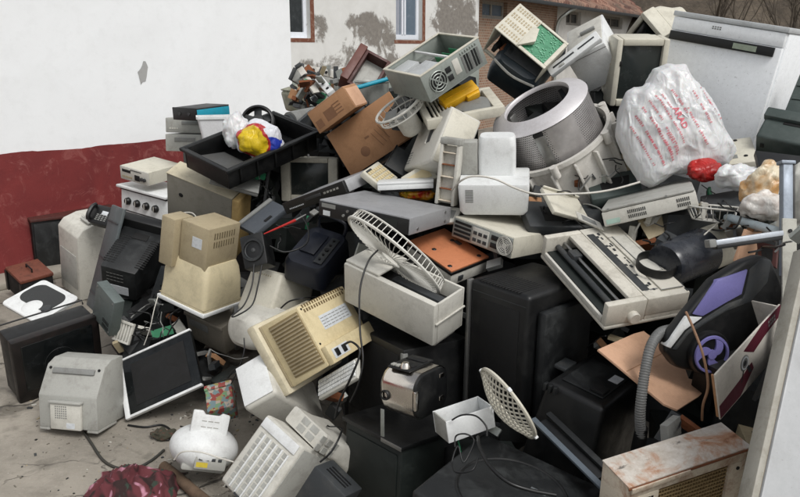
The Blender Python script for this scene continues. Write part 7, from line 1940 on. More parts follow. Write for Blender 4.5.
FILL = [
((-1.69,4.72,.32),(-.43,-.34,3.06),(.15,.09,.09),4),
((.03,4.02,1.49),(-.33,.32,.01),(.126,.027,.18),2),
((.05,3.27,.46),(-.01,.15,2.19),(.15,.28,.17),1),
((1.5,3.01,1.19),(-.24,-.07,.76),(.109,.06,.018),4),
((-.85,4.69,.93),(.97,-.07,2.58),(.15,.22,.14),4),
((-.94,4.92,.82),(-.12,-.12,.58),(.252,.133,.028),1),
((-.06,3.87,.97),(.01,.25,1.9),(.281,.154,.017),2),
((-.69,4.98,1.08),(-.91,-.46,1.87),(.26,.15,.18),4),
((-1.28,4.27,.44),(-.02,-.24,.98),(.174,.014,.213),4),
((1.12,3.65,1.45),(-.87,-.95,2.82),(.18,.08,.16),0),
((-1.13,3.94,.08),(.63,.34,.71),(.062,.02,.085),1),
((.89,3.96,1.43),(.11,.15,2.32),(.218,.01,.31),0),
((-1.07,4.51,.32),(.29,.18,1.43),(.12,.177,.02),0),
((.02,4.32,1.51),(.46,-.52,2.23),(.101,.018,.173),0),
((1.76,3.14,1.21),(-.87,-.13,2.92),(.2,.08,.27),4),
((-.81,4.6,.9),(-.51,.09,2.62),(.01,.141,.087),2),
((.88,4.06,1.39),(-.31,.32,2.38),(.175,.019,.095),1),
((-1.12,4.15,.5),(-.08,.16,1.88),(.1,.19,.14),1),
((-.14,3.57,.15),(.43,.24,1.73),(.09,.11,.16),2),
((-.58,4.85,1.09),(.06,.6,1.84),(.159,.011,.096),0),
((-.33,4.4,.73),(.04,-.33,.09),(.29,.33,.28),4),
((.98,2.42,.25),(.06,-.23,2.87),(.23,.28,.32),4),
((-1.54,4.21,.17),(.38,-.27,2.26),(.12,.16,.14),1),
((.12,4.45,1.46),(-.39,-.28,2.5),(.28,.083,.017),1),
((2.15,4.08,1.5),(.24,.26,.11),(.33,.19,.09),3),
((-.35,5.11,1.21),(-.4,-.17,1.16),(.022,.181,.106),2),
((-1.59,4.34,.25),(-.69,.41,2.41),(.23,.18,.14),2),
((.95,2.47,.2),(-.55,.44,2.52),(.181,.013,.21),0),
((.17,4.19,1.56),(.03,.15,2.48),(.018,.335,.284),4),
((.76,3.49,.58),(.22,.03,1.48),(.334,.139,.026),2),
((-.16,4.62,1.17),(.03,.35,1.43),(.11,.21,.15),1),
((.75,3.56,.89),(.13,.11,1.21),(.19,.1,.17),1),
((-1.1,4.56,.24),(.35,.4,2.99),(.1,.15,.1),2),
((-.02,3.94,1.11),(.64,-.18,1.13),(.285,.151,.03),2),
((1.87,4.12,1.51),(-.09,-.04,1.94),(.214,.189,.017),1),
((-.84,4.94,.94),(.02,.1,.03),(.12,.24,.21),1),
((-.16,3.65,.44),(-.45,.12,2.33),(.34,.16,.2),4),
((-1.44,4.29,.1),(-.14,.16,1.77),(.092,.129,.019),0),
((1.09,2.53,.34),(-.16,.21,2.42),(.31,.17,.22),0),
((-.11,3.35,.79),(-.47,.41,2.56),(.025,.272,.063),2),
((-.07,3.94,1.13),(-.13,-.1,.36),(.015,.172,.118),4),
((.91,3.88,1.43),(.86,.24,2.1),(.199,.093,.029),2),
((.33,4.03,1.16),(-.13,-.09,1.19),(.15,.1,.33),4),
((1.04,2.44,.18),(.31,-.22,1.04),(.27,.19,.14),2),
((-.84,4.92,1.03),(-.77,.06,1.75),(.25,.24,.2),4),
((1.12,2.4,.5),(.37,-.15,1.58),(.013,.126,.199),2),
((-.98,4.35,.4),(.62,.64,.28),(.23,.24,.1),3),
((1.01,3,.49),(-.06,-.33,.59),(.333,.019,.199),4),
((-.25,4.84,1.32),(.74,-.62,.16),(.09,.17,.31),0),
((-1.26,4.21,.39),(-.28,-.7,1.48),(.014,.129,.193),4),
((-.2,4.85,1.27),(.45,-.14,1.15),(.302,.03,.152),1),
((-.3,4.72,1.23),(-.24,.02,1.69),(.18,.15,.19),1),
((.7,2.33,.3),(.22,.06,.15),(.012,.149,.067),2),
((2.58,4.68,1.05),(.12,-.14,3.12),(.23,.28,.14),1),
((1.34,2.3,.79),(.32,-.23,1.43),(.09,.14,.17),1),
((-.82,5.27,1),(-.05,.27,2.3),(.14,.21,.16),1),
((.09,4.03,1.46),(.05,.35,1.06),(.2,.08,.06),2),
((-1.17,4.4,.25),(.43,.19,2.39),(.2,.17,.14),1),
((.16,4.39,1.26),(-.58,.42,1.41),(.06,.2,.25),1),
((-.08,4.01,1.17),(.23,.4,1.94),(.07,.07,.07),2),
((-1.01,4.58,.32),(-.04,.29,1.05),(.199,.016,.245),4),
((1.32,3.36,.95),(.03,-.11,2.69),(.115,.022,.077),0),
((.37,3.48,.79),(.19,-.25,.9),(.23,.26,.08),2),
((.16,3.78,1.02),(.34,-.19,1.83),(.215,.229,.024),2),
((-.7,5.26,.97),(-.26,-.41,1.59),(.25,.32,.31),5),
((1.09,2.48,.73),(-.31,-.24,2.29),(.08,.18,.2),0),
((1.16,4.47,1.66),(-.37,.1,1.79),(.216,.012,.067),4),
((.29,2.92,.28),(-.07,.13,.95),(.07,.27,.1),1),
((-.37,5.15,.99),(.17,.45,1.94),(.19,.1,.13),2),
((.97,3.96,1.41),(-.28,-.67,1.43),(.022,.099,.074),1),
((-.36,4.05,1.03),(.53,.46,.36),(.011,.15,.165),4),
((-1.31,4.1,.18),(-.03,.1,.78),(.1,.15,.17),1),
((-.38,5.1,1.05),(-.4,.28,.33),(.285,.201,.028),4),
((1.31,3.98,1.53),(-.86,-.41,1.09),(.148,.323,.026),4),
((.58,3.19,.79),(-.22,-.11,3.09),(.124,.148,.024),1),
((.2,4.08,1.63),(.57,-.04,1.55),(.13,.13,.07),4),
((1,3.46,.91),(.72,.05,.47),(.071,.074,.021),4),
((.77,4.14,1.29),(.26,0,3.13),(.32,.3,.23),2),
((.12,4.55,1.31),(-.79,.18,.88),(.2,.1,.09),2),
((-1.5,4.34,.39),(.06,-.31,1.44),(.188,.244,.014),0),
((.53,3.94,1.23),(.37,.28,1.95),(.017,.179,.159),2),
((.87,2.46,.33),(-.43,.31,1.83),(.088,.011,.171),1),
((-.92,4.84,.96),(-.34,-.27,1.93),(.2,.09,.24),0),
((1.03,3.2,.84),(.37,-.33,.16),(.232,.091,.029),0),
((1.9,4.11,1.27),(-.49,-.43,1.12),(.017,.082,.219),2),
((-.72,4.86,.9),(-.37,.05,1.41),(.014,.139,.139),4),
((.13,3.92,1.04),(.27,.76,3.1),(.29,.14,.29),4),
((-.77,5.32,1.02),(.21,-.32,1.48),(.2,.3,.09),1),
((-.1,4.73,1.23),(.18,-.21,.74),(.2,.1,.08),2),
((-1.47,4.54,.39),(-.04,-.02,1.61),(.11,.2,.24),4),
((.82,3.27,.46),(-.14,-.34,.65),(.285,.29,.021),0),
((.88,2.31,.32),(-.02,.12,2.72),(.204,.279,.011),0),
((-.49,5.26,1.09),(.17,.26,1.64),(.13,.14,.12),2),
((-.2,5.12,1.46),(.09,-.08,3),(.18,.15,.19),0),
((-.75,4.95,1.07),(.17,-.25,2.87),(.154,.023,.162),2),
((.19,4.21,1.51),(.28,-.84,1.59),(.16,.16,.08),4),
((1.18,2.51,.24),(-.49,-.42,.63),(.066,.015,.072),4),
((-.67,5.05,1.15),(.43,.13,1.6),(.09,.26,.12),0),
((-.58,4.94,.93),(-.01,-.39,2.86),(.14,.13,.12),0),
((.92,3.55,.89),(-.13,-.34,1.96),(.013,.255,.066),0),
((-.97,4.88,.84),(.41,.1,2.51),(.11,.21,.26),1),
((-.89,4.62,.93),(.07,-.43,.01),(.28,.091,.012),4),
((-.37,5.38,.95),(-.15,.34,1.48),(.098,.026,.098),2),
((.28,2.84,.21),(-.43,.14,1.42),(.28,.16,.22),0),
((-1.59,4.66,.46),(-.06,-.5,1.65),(.029,.334,.088),2),
((-.5,5.23,1.24),(.24,-.4,.26),(.024,.176,.115),0),
((-.91,4.97,.89),(.39,-.05,.1),(.018,.112,.221),1),
((-1.12,4.29,.55),(.09,-.19,.61),(.121,.025,.287),4),
((-.19,4.61,1.38),(.35,-.26,2.76),(.08,.1,.11),0),
((-.97,4.93,.94),(.68,.41,1.01),(.27,.165,.016),2),
((-1.34,4.29,.31),(-.2,.64,1.21),(.2,.11,.25),4),
((-.54,5.62,1.1),(.24,-.2,1.11),(.21,.19,.33),2),
((-1.59,4.24,.28),(.09,-.47,1.62),(.14,.1,.24),4),
((.15,4.01,1.15),(-.25,.28,2.97),(.17,.12,.1),5),
((-.64,5.46,1.1),(.04,.36,.97),(.24,.09,.33),2),
((-1.04,4.33,.36),(.18,-.24,2.97),(.22,.16,.12),0),
((1.21,4.24,1.59),(-.35,.08,2.67),(.246,.013,.146),4),
((-.42,5.02,1),(.36,.73,1.81),(.024,.144,.295),0),
((.68,2.93,.46),(-.01,.02,1.86),(.152,.195,.014),2),
((.85,4.08,1.43),(-.07,-.08,2.12),(.17,.15,.32),5),
((1.22,3.98,1.39),(.35,-.25,2.06),(.32,.2,.14),0),
((.2,4.08,1.38),(-.03,.41,1.7),(.277,.015,.291),4),
((1.21,4.66,1.61),(-.4,.03,.72),(.1,.24,.08),5),
((1.19,2.28,.39),(.23,.63,1.68),(.13,.31,.13),1),
((-.25,5.02,1.4),(-.37,-.66,.47),(.063,.198,.027),0),
((-.97,4.45,.4),(.28,.39,2.6),(.171,.116,.01),4),
((-.61,5.02,1.27),(-.73,-.07,2.74),(.157,.135,.024),4),
((-1.01,5.14,.84),(.36,.28,.95),(.11,.09,.19),0),
((-.2,4.87,1.2),(.16,.03,.82),(.12,.15,.16),4),
((-1.3,4.44,.27),(.03,.11,.85),(.212,.026,.202),5),
((.13,2.39,.24),(-.48,.49,1.22),(.33,.09,.14),1),
((.34,3.7,1.11),(-.1,-.31,.58),(.012,.194,.2),1),
((-1.18,4.39,.38),(.6,.24,.68),(.21,.14,.18),4),
((.21,4.36,1.47),(-.36,0,.55),(.15,.15,.14),4),
((1.13,3.7,1.51),(-.13,-.68,2.89),(.023,.159,.23),2),
((-.5,4.89,1.35),(-.3,.02,.42),(.06,.17,.14),0),
((-.2,4.8,1.2),(.28,-.21,2),(.015,.206,.193),4),
((-.58,5.16,1.09),(-.15,-.29,.09),(.191,.176,.014),1),
((-.87,3.58,.24),(-.32,-.43,.55),(.129,.157,.013),4),
((-.72,4.26,.49),(.08,-.78,1.14),(.16,.14,.31),0),
((-1.25,4.14,.22),(.02,-.18,2.72),(.022,.109,.095),1),
((-.39,4.07,.96),(0,-.05,.17),(.17,.22,.06),4),
((-1.47,4.09,.23),(-.54,-.64,2.7),(.234,.021,.237),1),
((.76,3.13,.81),(-.22,-.09,.11),(.31,.09,.1),1),
((.21,4.07,1.04),(-.33,-.62,1.83),(.15,.22,.08),1),
((-.15,3.68,.69),(.39,-.07,2.83),(.17,.07,.26),4),
((-.8,5.29,1.01),(.41,-.14,2.07),(.21,.11,.32),4),
((.11,3.33,.43),(-.31,.29,1.63),(.3,.1,.26),4),
((-.19,4.92,1.23),(-.23,.1,1.51),(.02,.229,.113),4),
((.04,4.54,1.27),(-.31,-.64,1.63),(.081,.025,.126),2),
((-1.08,4.38,.22),(.28,-.52,1.52),(.1,.24,.16),0),
((-.71,5.2,1.05),(-.66,-.46,1.16),(.17,.09,.25),3),
((-1.38,4.49,.37),(.34,.31,2.44),(.2,.12,.22),1),
((1.78,4.31,1.53),(.11,-.18,.27),(.29,.09,.26),0),
((.04,4.26,1.11),(-.22,.13,.52),(.24,.16,.06),0),
((-.65,4.84,.91),(.64,.59,.65),(.068,.025,.155),4),
((-1.13,4.38,.43),(.07,.33,.2),(.24,.19,.22),0),
((-1.14,4.29,.33),(-.31,.25,.83),(.19,.11,.21),0),
((-.7,5.04,1.04),(.01,-.01,1.51),(.07,.1,.09),1),
((-1.04,5.02,.77),(.32,-.64,1.03),(.18,.14,.11),0),
((-.36,3.47,.32),(.11,-.17,2.79),(.022,.081,.248),1),
((-1.17,4.58,.19),(-.6,.03,1.78),(.2,.18,.08),4),
((-.14,4.9,1.14),(.08,-.05,2.8),(.07,.21,.14),1),
((.84,4.05,1.48),(.33,.37,3.06),(.3,.22,.18),1),
((-.83,3.73,.43),(0,.55,1.87),(.212,.022,.186),1),
((-.55,5.21,.92),(-.58,.34,3.1),(.191,.014,.082),4),
((1.1,3.07,.62),(-.39,-.26,.67),(.08,.29,.25),0),
((-.54,3.6,.29),(-.24,-.03,.66),(.014,.316,.217),4),
((1.19,2.2,.4),(.05,.36,1.73),(.15,.14,.29),4),
((-1.41,3.99,.21),(-.62,.23,2.84),(.16,.19,.09),1),
((2.02,4.24,1.58),(.06,-.59,2.19),(.09,.33,.25),0),
((1.11,2.57,.68),(.61,.34,1.85),(.08,.21,.34),4),
((1.19,4.33,1.6),(-.06,.34,1.61),(.151,.203,.011),2),
((.99,2.56,.42),(-.05,-.03,1.45),(.27,.12,.12),4),
((1.46,3.39,.83),(-.39,-.2,1.26),(.299,.027,.199),3),
((.82,2.91,.17),(.58,-.1,2.91),(.2,.09,.26),4),
((.3,4.1,1.64),(-.29,.18,.83),(.21,.08,.06),2),
((.19,4.42,1.52),(-.21,.1,.92),(.13,.13,.15),4),
((.08,4.02,1.13),(-.42,-.33,2.03),(.296,.024,.141),2),
((-.72,5.32,1.02),(.8,.39,.98),(.24,.13,.21),4),
((.19,4.02,1.1),(.68,-.39,.66),(.231,.305,.011),1),
((-.64,5.27,.88),(-.14,-.12,2.67),(.18,.33,.06),4),
((1.22,2.32,.85),(.26,-.05,.78),(.245,.012,.238),2),
((.11,4.05,1.09),(.18,-.3,.39),(.15,.16,.08),2),
((1.33,4.44,1.62),(-.03,-.41,3.02),(.024,.139,.071),4),
((.31,2.53,.26),(.27,-.05,3.13),(.2,.17,.3),4),
((.76,2.96,.15),(-.08,.24,2.85),(.1,.16,.07),0),
((.6,4.05,1.36),(-.56,-.18,2.24),(.15,.14,.15),4),
((-.53,5.76,1.09),(-.17,-.41,3.05),(.102,.012,.129),2),
((2.09,4.43,1.52),(-.16,.03,1.29),(.287,.016,.193),4),
((-.48,4.26,.93),(-.2,-.05,1.18),(.12,.08,.09),2),
((-.79,5.2,.83),(.14,-.45,.31),(.1,.25,.24),1),
((1.24,2.19,.48),(.3,.68,1.51),(.23,.23,.07),0),
((-1.43,3.96,.22),(-.86,-.41,.63),(.092,.017,.229),2),
((-.18,4.05,1.08),(.03,.25,2.6),(.029,.09,.146),4),
((1.15,2.28,.47),(.05,-.14,2.9),(.12,.21,.24),5),
((-1.07,4.41,.38),(-.4,.79,.37),(.14,.23,.14),1),
((.14,4.31,1),(.52,-.03,1.79),(.26,.08,.1),1),
((1.2,2.12,.85),(-.2,-.16,2.72),(.029,.271,.105),4),
((-.2,5.02,1.16),(.18,.12,2.96),(.27,.07,.25),5),
((.76,3.56,.41),(.79,-.4,.38),(.208,.077,.023),1),
((0,4.6,1.23),(-.3,-.64,1.04),(.09,.26,.15),4),
((1.19,2.53,.29),(-.08,.7,2.11),(.2,.23,.28),4),
((-.83,5.1,.98),(.42,-.68,2.82),(.11,.09,.11),0),
((.87,2.45,.29),(1.12,-.03,2.98),(.08,.23,.29),2),
((.08,3.52,.83),(.48,-.35,1.94),(.17,.17,.21),0),
((-1.33,4.24,.39),(.25,.08,3.09),(.11,.11,.1),4),
((.79,3.66,1.44),(.08,-.15,2.93),(.012,.08,.258),3),
((.29,3.62,.58),(.55,.18,2.12),(.135,.296,.018),0),
((-.45,5.1,1),(-.47,.1,.67),(.15,.13,.13),1),
((-.87,5.03,.93),(-.14,.02,2.82),(.19,.22,.09),2),
((.99,3.3,1.03),(-.46,-.47,2.32),(.11,.27,.17),2),
((-.29,3.83,1.04),(-.24,.35,.68),(.187,.193,.022),1),
((-1.04,4.48,.55),(.28,.51,1.44),(.223,.087,.022),4),
((-.27,5.01,1.11),(-.51,-.08,1.8),(.22,.16,.1),4),
((-.66,5.14,.98),(-.26,.5,3.12),(.164,.023,.253),4),
((-.18,4.53,1.2),(0,-.45,2.36),(.206,.017,.131),2),
((-1.07,4.29,.19),(.23,.1,.43),(.171,.193,.02),4),
((-.88,4.65,.91),(.33,.46,1.17),(.181,.017,.125),2),
((-.23,4.57,1.43),(.2,.83,1.52),(.15,.08,.11),2),
((-.87,5.04,1.05),(.43,.05,.49),(.281,.193,.016),4),
((-.28,4.58,1.31),(.02,-.45,2.76),(.2,.018,.186),2),
((-.42,5.14,1.12),(.3,-.94,.85),(.222,.283,.013),4),
((-.78,4.71,.89),(-.15,.42,1.73),(.199,.011,.176),4),
((.11,4.3,1.39),(-.14,-.06,2.65),(.261,.167,.021),2),
((.7,3.93,1.44),(.39,-.42,.53),(.08,.27,.19),4),
((-1.64,4.42,.18),(.31,-.01,2.97),(.089,.22,.025),2),
((.14,4.23,1.04),(-.03,.06,2.6),(.34,.21,.3),1),
((-1.08,4.2,.45),(.11,.67,.21),(.183,.011,.099),3),
((1.95,4.42,1.46),(.36,-.69,3.02),(.18,.14,.33),4),
((.97,3.91,1.42),(-.19,-.44,2.89),(.129,.029,.116),4),
((-.68,5.06,.92),(-.13,.08,3.07),(.011,.087,.223),4),
((-1.03,4.55,.82),(-.16,-.04,.28),(.02,.217,.236),1),
((-.24,4.6,1.26),(-.65,-.07,2.54),(.137,.153,.01),2),
((-.83,5.03,1.04),(-.33,-.14,2.99),(.24,.31,.1),1),
((-.84,5.13,.89),(-.44,.01,2.82),(.18,.028,.109),1),
((-1.09,4.54,.31),(1.08,.27,1.17),(.14,.13,.16),1),
((.15,3.63,.83),(-.13,-.23,1.89),(.106,.026,.238),0),
((.15,4.08,.81),(.67,-.17,2.88),(.32,.1,.21),4),
((1.45,3.16,1.01),(.13,-.15,.76),(.061,.022,.189),1),
((-1.21,4.63,.1),(-.02,.03,.34),(.11,.253,.013),5),
((-.13,3.89,1.04),(.67,.09,.58),(.22,.12,.11),1),
((-1.33,4.27,.47),(.27,.27,1.09),(.14,.09,.25),2),
((-.39,4.81,1.36),(.05,.13,.84),(.086,.132,.02),2),
((-.75,4.11,.74),(.14,-.13,2.68),(.012,.208,.119),0),
((1.3,3.35,1),(-.18,-.12,2.89),(.32,.33,.16),2),
((.08,4.4,1.41),(-.39,.07,.39),(.13,.19,.13),1),
((-1.11,4.27,.48),(.68,-.26,.57),(.14,.15,.08),4),
((-.67,4.9,.97),(-.23,.25,2.31),(.11,.09,.14),2),
((.42,3.81,.74),(.07,-.22,.45),(.21,.07,.07),4),
((.99,2.82,.68),(.01,-.15,2.53),(.161,.174,.024),2),
((-1.03,3.83,.14),(.19,-.45,3.04),(.12,.2,.08),1),
((-.64,5.57,1.08),(.03,.47,2.15),(.24,.26,.19),1),
((-1.24,4.02,.38),(.25,.06,.76),(.114,.017,.105),0),
((.7,3.42,.86),(.17,-.5,2.13),(.116,.021,.197),4),
((.84,3.34,.68),(.77,-.14,1.51),(.252,.025,.07),2),
((.08,4.04,1.5),(.73,.73,2.15),(.06,.23,.08),3),
((-.1,3.63,.28),(-.09,.39,2.52),(.17,.23,.14),1),
((1.06,2.84,.69),(-.28,.34,1.2),(.179,.16,.023),2),
((-.68,5,.96),(-.1,-.11,.61),(.33,.29,.11),1),
((-.94,4.89,.98),(.77,.24,.17),(.27,.28,.17),0),
((.04,4.03,1),(-.06,.27,1.26),(.11,.13,.24),3),
((.17,3.86,.97),(-.01,.3,2.14),(.028,.326,.111),1),
((1.12,2.3,.41),(.28,-.36,1.85),(.11,.25,.19),2),
((-1.42,4.12,.15),(-.16,.17,2.15),(.25,.2,.22),1),
((-.91,4.81,.95),(-1.06,-.34,.24),(.011,.305,.277),1),
((-1.28,4.46,.37),(-.19,-.48,.44),(.17,.25,.2),0),
((-.22,4.25,1.04),(-.08,-.3,2.25),(.09,.22,.08),2),
((.82,3.8,1.45),(-.01,-.26,1.7),(.23,.22,.15),0),
((0,4.25,1.09),(-.41,.55,2.44),(.23,.07,.29),1),
((-.92,4.72,1.05),(-.12,-.83,.93),(.172,.02,.22),1),
((.32,3.66,1.15),(.3,.11,1.47),(.25,.25,.3),4),
((-.62,4.86,1.06),(-.28,-.19,1.05),(.13,.21,.12),2),
((.12,4.29,1.16),(-.15,.12,1.05),(.08,.16,.2),4),
((-1.17,4.11,.1),(-.49,.21,3.05),(.173,.122,.027),1),
((-.76,5.09,.87),(.11,.17,2.69),(.08,.19,.25),0),
((-1.64,4.63,.33),(-.26,-.02,2.62),(.206,.027,.085),1),
((1.25,3.93,1.57),(-.28,-.06,1.87),(.315,.02,.092),1),
((-.98,4.84,.94),(.13,-.05,1.27),(.11,.33,.11),1),
((-.92,4.99,.98),(-.29,.47,2.74),(.26,.24,.32),3),
((.12,4.43,1.38),(-.01,.17,.98),(.07,.07,.26),4),
((-1.33,4.49,.38),(.08,.09,1.79),(.24,.24,.13),2),
((-.04,4.81,1.51),(-.18,-.09,1.51),(.17,.1,.12),4),
((1.43,3.89,1.43),(-.01,.31,.8),(.307,.142,.026),4),
((-.21,5,1.36),(-.22,.08,.41),(.08,.23,.3),4),
((-.33,4.86,1.17),(-.16,.46,2.16),(.18,.07,.07),1),
((-.63,5.26,1.02),(-.65,-.22,2.94),(.071,.272,.015),1),
((.1,3.87,.85),(.62,-.12,.72),(.07,.26,.06),2),
((.1,3.42,.5),(.4,-.3,1.48),(.19,.08,.34),3),
((-.18,4.99,1.42),(-.1,-.14,.83),(.3,.17,.17),1),
((-.37,3.94,1.02),(.03,-.67,1.24),(.06,.06,.09),2),
((-1.16,4.34,.28),(.09,.04,1.03),(.174,.015,.138),2),
((-1.19,4.36,.21),(.27,.47,3),(.121,.18,.026),1),
((.04,4.11,1.03),(.21,-.09,2.46),(.144,.174,.028),5),
((1.99,3.85,1.4),(.63,-.21,.29),(.18,.15,.27),1),
((-1.68,4.8,.31),(.03,.12,1.78),(.15,.13,.26),4),
((-.15,3.81,.85),(.26,.35,2.59),(.08,.15,.17),2),
((-.63,5.39,1.02),(.09,.17,2.74),(.16,.23,.12),1),
((-1.05,4.08,.53),(.76,-.11,.16),(.18,.17,.24),1),
((1.27,4.65,1.55),(-.52,-.78,1.07),(.13,.12,.28),0),
((-1.1,4.51,.38),(-.05,-.11,1.52),(.151,.016,.122),3),
((1.27,2.27,.56),(.39,.15,2.19),(.222,.015,.2),4),
((.99,3.89,1.41),(.24,-.2,2.62),(.143,.07,.021),4),
((-.57,5.11,1.19),(-.01,.24,1.3),(.024,.07,.146),2),
((-.6,5.1,1.08),(.19,-.07,2.81),(.34,.14,.16),0),
((-.36,2.77,.06),(-.12,.57,2.16),(.111,.115,.019),2),
((.07,4.29,.99),(-.36,.18,2.12),(.15,.12,.2),1),
((-.8,4.89,1),(.31,-.2,2.26),(.02,.248,.135),2),
((-.05,3.26,.13),(.24,.01,2.55),(.268,.211,.013),2),
((.35,3.83,.99),(-.01,.2,2.96),(.12,.31,.2),1),
((-1.13,4.42,.37),(-.59,.19,.28),(.201,.019,.21),1),
((1.03,2.43,.31),(.1,.91,1.22),(.022,.239,.119),1),
((-.81,5.26,.85),(-.35,-.46,1.14),(.11,.26,.09),4),
((-.8,5.27,.99),(-.23,.42,2.95),(.025,.167,.121),0),
((-.03,4.36,1.12),(-.23,-.1,2.14),(.029,.23,.145),2),
((.01,4.99,1.23),(.31,-.35,2.21),(.149,.022,.21),2),
((-1.44,4.47,.37),(.35,-.04,.93),(.015,.186,.119),0),
((-.14,4.61,1.35),(.23,.08,.73),(.24,.1,.27),0),
((.69,3.05,.38),(.6,.1,.19),(.183,.073,.01),4),
((-.72,4.88,1.12),(-.75,-.21,.19),(.24,.25,.09),4),
((1.07,3.62,1.32),(.41,-.9,.65),(.101,.017,.193),5),
((-.29,3.42,.56),(.4,.13,1.39),(.11,.11,.21),2),
((-.81,5.22,.94),(-.47,-.3,2.91),(.13,.23,.16),4),
((-1.48,4.21,.32),(-.47,-.37,2.47),(.08,.23,.14),0),
((-.76,4.86,.98),(-.33,.46,.11),(.02,.071,.139),1),
((-.22,4.6,1.39),(.65,.53,1.92),(.03,.327,.185),4),
((.78,3.1,.77),(-.07,.42,1.36),(.011,.136,.122),4),
((-.63,4.94,1.02),(-.12,-.43,1.86),(.022,.194,.15),4),
((.11,4.16,1.54),(-.2,-.3,1.05),(.128,.116,.023),3),
((1.22,2.09,.62),(-.26,-.02,2.96),(.11,.24,.12),0),
((-.97,4.75,.92),(-.15,-.13,2.48),(.212,.02,.305),1),
((-1.12,4.5,.21),(-.09,.89,.26),(.093,.157,.017),1),
((-.63,5.22,1.03),(.02,0,.44),(.22,.13,.08),0),
((-.46,4.17,.84),(.37,-.36,1.53),(.08,.09,.14),0),
((.13,4.15,1.27),(.07,-.56,2.81),(.15,.2,.15),4),
((.32,3.72,.17),(-.11,-.64,1.01),(.08,.27,.14),2),
((-.08,4.41,1.11),(.32,-.23,1.47),(.226,.02,.1),0),
((.97,3.37,.34),(-.43,.05,.85),(.012,.236,.166),4),
((-1.44,4.53,.4),(1.2,.36,1.91),(.016,.197,.144),0),
((1.28,2.32,.57),(-.59,.27,.83),(.22,.15,.1),0),
((-.33,5,1.39),(-.06,-.15,.8),(.21,.11,.17),2),
((-.91,4.79,1.05),(-.5,-.28,2.6),(.19,.06,.14),1),
((-1.51,4.39,.37),(.12,-.11,.3),(.3,.24,.1),1),
((.07,4.5,1.15),(.56,-.19,2.73),(.29,.07,.34),4),
((-.79,4.63,1.05),(-.14,.17,.1),(.015,.232,.276),1),
((-.12,4.75,1.24),(-.12,.03,2.61),(.096,.317,.026),4),
((.07,4.44,1.49),(.02,.51,1.79),(.21,.024,.231),2),
((1.25,4.14,1.69),(-.06,.04,1.91),(.22,.113,.014),0),
((-1.42,4.37,.12),(-.06,.18,2.68),(.23,.1,.15),0),
((.18,4.47,1.52),(0,-.47,2.34),(.1,.27,.13),4),
((-.4,5.17,1),(-.28,.19,2.26),(.19,.26,.09),0),
((-.24,3.79,1.06),(-.21,.39,2.33),(.119,.028,.1),4),
((.17,4.42,.96),(-.64,.05,.3),(.24,.13,.14),2),
((.76,4.02,1.34),(-.16,.1,1.3),(.3,.3,.18),0),
((-.17,4.93,1.14),(-.17,.51,2.31),(.092,.017,.106),0),
((1.2,3.18,1.11),(.04,-.02,1.67),(.25,.29,.1),2),
((-1.25,4.15,.16),(-.23,-.25,1.46),(.08,.2,.12),0),
((0,4.3,1.14),(.02,-.09,.64),(.1,.15,.15),4),
((-1.27,4.46,.2),(-.62,-.74,2.68),(.23,.24,.19),1),
((.96,3.39,.91),(-.13,.56,.4),(.168,.011,.224),1),
((.63,3.85,1.29),(-.72,-.33,2.05),(.13,.34,.27),1),
((1.28,2.97,1.14),(-.83,.14,2.67),(.067,.017,.214),4),
((1.22,4.45,1.61),(-.24,.21,2),(.017,.13,.145),0),
((-.9,4.6,1.04),(.03,.01,1.84),(.23,.12,.07),1),
((.81,3.13,.14),(.12,.07,1.42),(.023,.186,.074),2),
((-.72,4.22,.48),(.52,.34,.17),(.1,.17,.17),4),
((.15,4.37,1.24),(-.53,1.1,2.42),(.13,.08,.13),0),
((1.13,2.67,.51),(-.27,-.83,1.38),(.13,.07,.12),0),
((.05,4.38,1.22),(-.53,-.36,.07),(.217,.13,.019),2),
((.02,3.85,1),(-.4,-.07,.58),(.08,.21,.1),0),
((-.34,4.96,1.41),(-.05,.13,1.38),(.157,.237,.029),5),
((-.29,5.09,1.39),(-.7,.29,.58),(.26,.27,.11),0),
((1.34,2.39,.63),(.49,-.5,.2),(.2,.32,.24),4),
((0,4.14,1.03),(-.54,-.2,.4),(.167,.025,.141),1),
((.3,3.97,.76),(-.15,-.01,2.79),(.11,.33,.07),0),
((-.59,4.91,1.34),(-.07,-.4,1.06),(.212,.027,.117),2),
((-1.5,4.32,.34),(.52,.3,1.19),(.06,.28,.2),0),
((-.12,4.84,1.23),(.75,-.03,3.04),(.185,.018,.292),0),
((-.69,4.2,.51),(-.54,.11,2.08),(.22,.29,.1),4),
((-.7,4.93,1.14),(-.56,.3,1.32),(.07,.08,.08),4),
((-.49,5.34,1.11),(.61,-.05,2.11),(.06,.21,.1),0),
((.02,4.13,1.07),(-.1,.37,1.02),(.25,.25,.15),1),
((-.62,5.2,1.15),(-.27,.36,2.17),(.017,.332,.163),1),
((1.39,2.43,.96),(.22,.39,1.62),(.08,.18,.26),1),
((-.49,5.33,1.1),(-.02,.06,2.93),(.14,.09,.22),0),
((-1.23,4.33,.13),(-.36,-.12,2.99),(.12,.23,.11),2),
((2.28,4.24,1.53),(.09,-.09,.95),(.27,.27,.28),0),
((-.91,4.66,.94),(.35,-.38,.43),(.136,.079,.028),2),
((-.62,5.32,1.05),(-.44,-.5,1.61),(.19,.09,.25),2),
((-.85,4.78,1.08),(.3,.36,.12),(.206,.241,.02),4),
((-1.1,4.35,.6),(-.18,-.03,2.98),(.087,.124,.012),4),
((-.28,4.93,1.26),(-.04,-.2,.67),(.13,.23,.19),1),
((-1.28,4.08,.16),(.04,-.05,2.44),(.256,.229,.015),4),
((-.16,4.17,1.06),(-.07,-.34,.56),(.3,.3,.1),1),
((1.41,2.46,.85),(-.07,-.04,.69),(.165,.253,.027),4),
((.76,2.3,.34),(.62,.1,1.23),(.12,.07,.24),2),
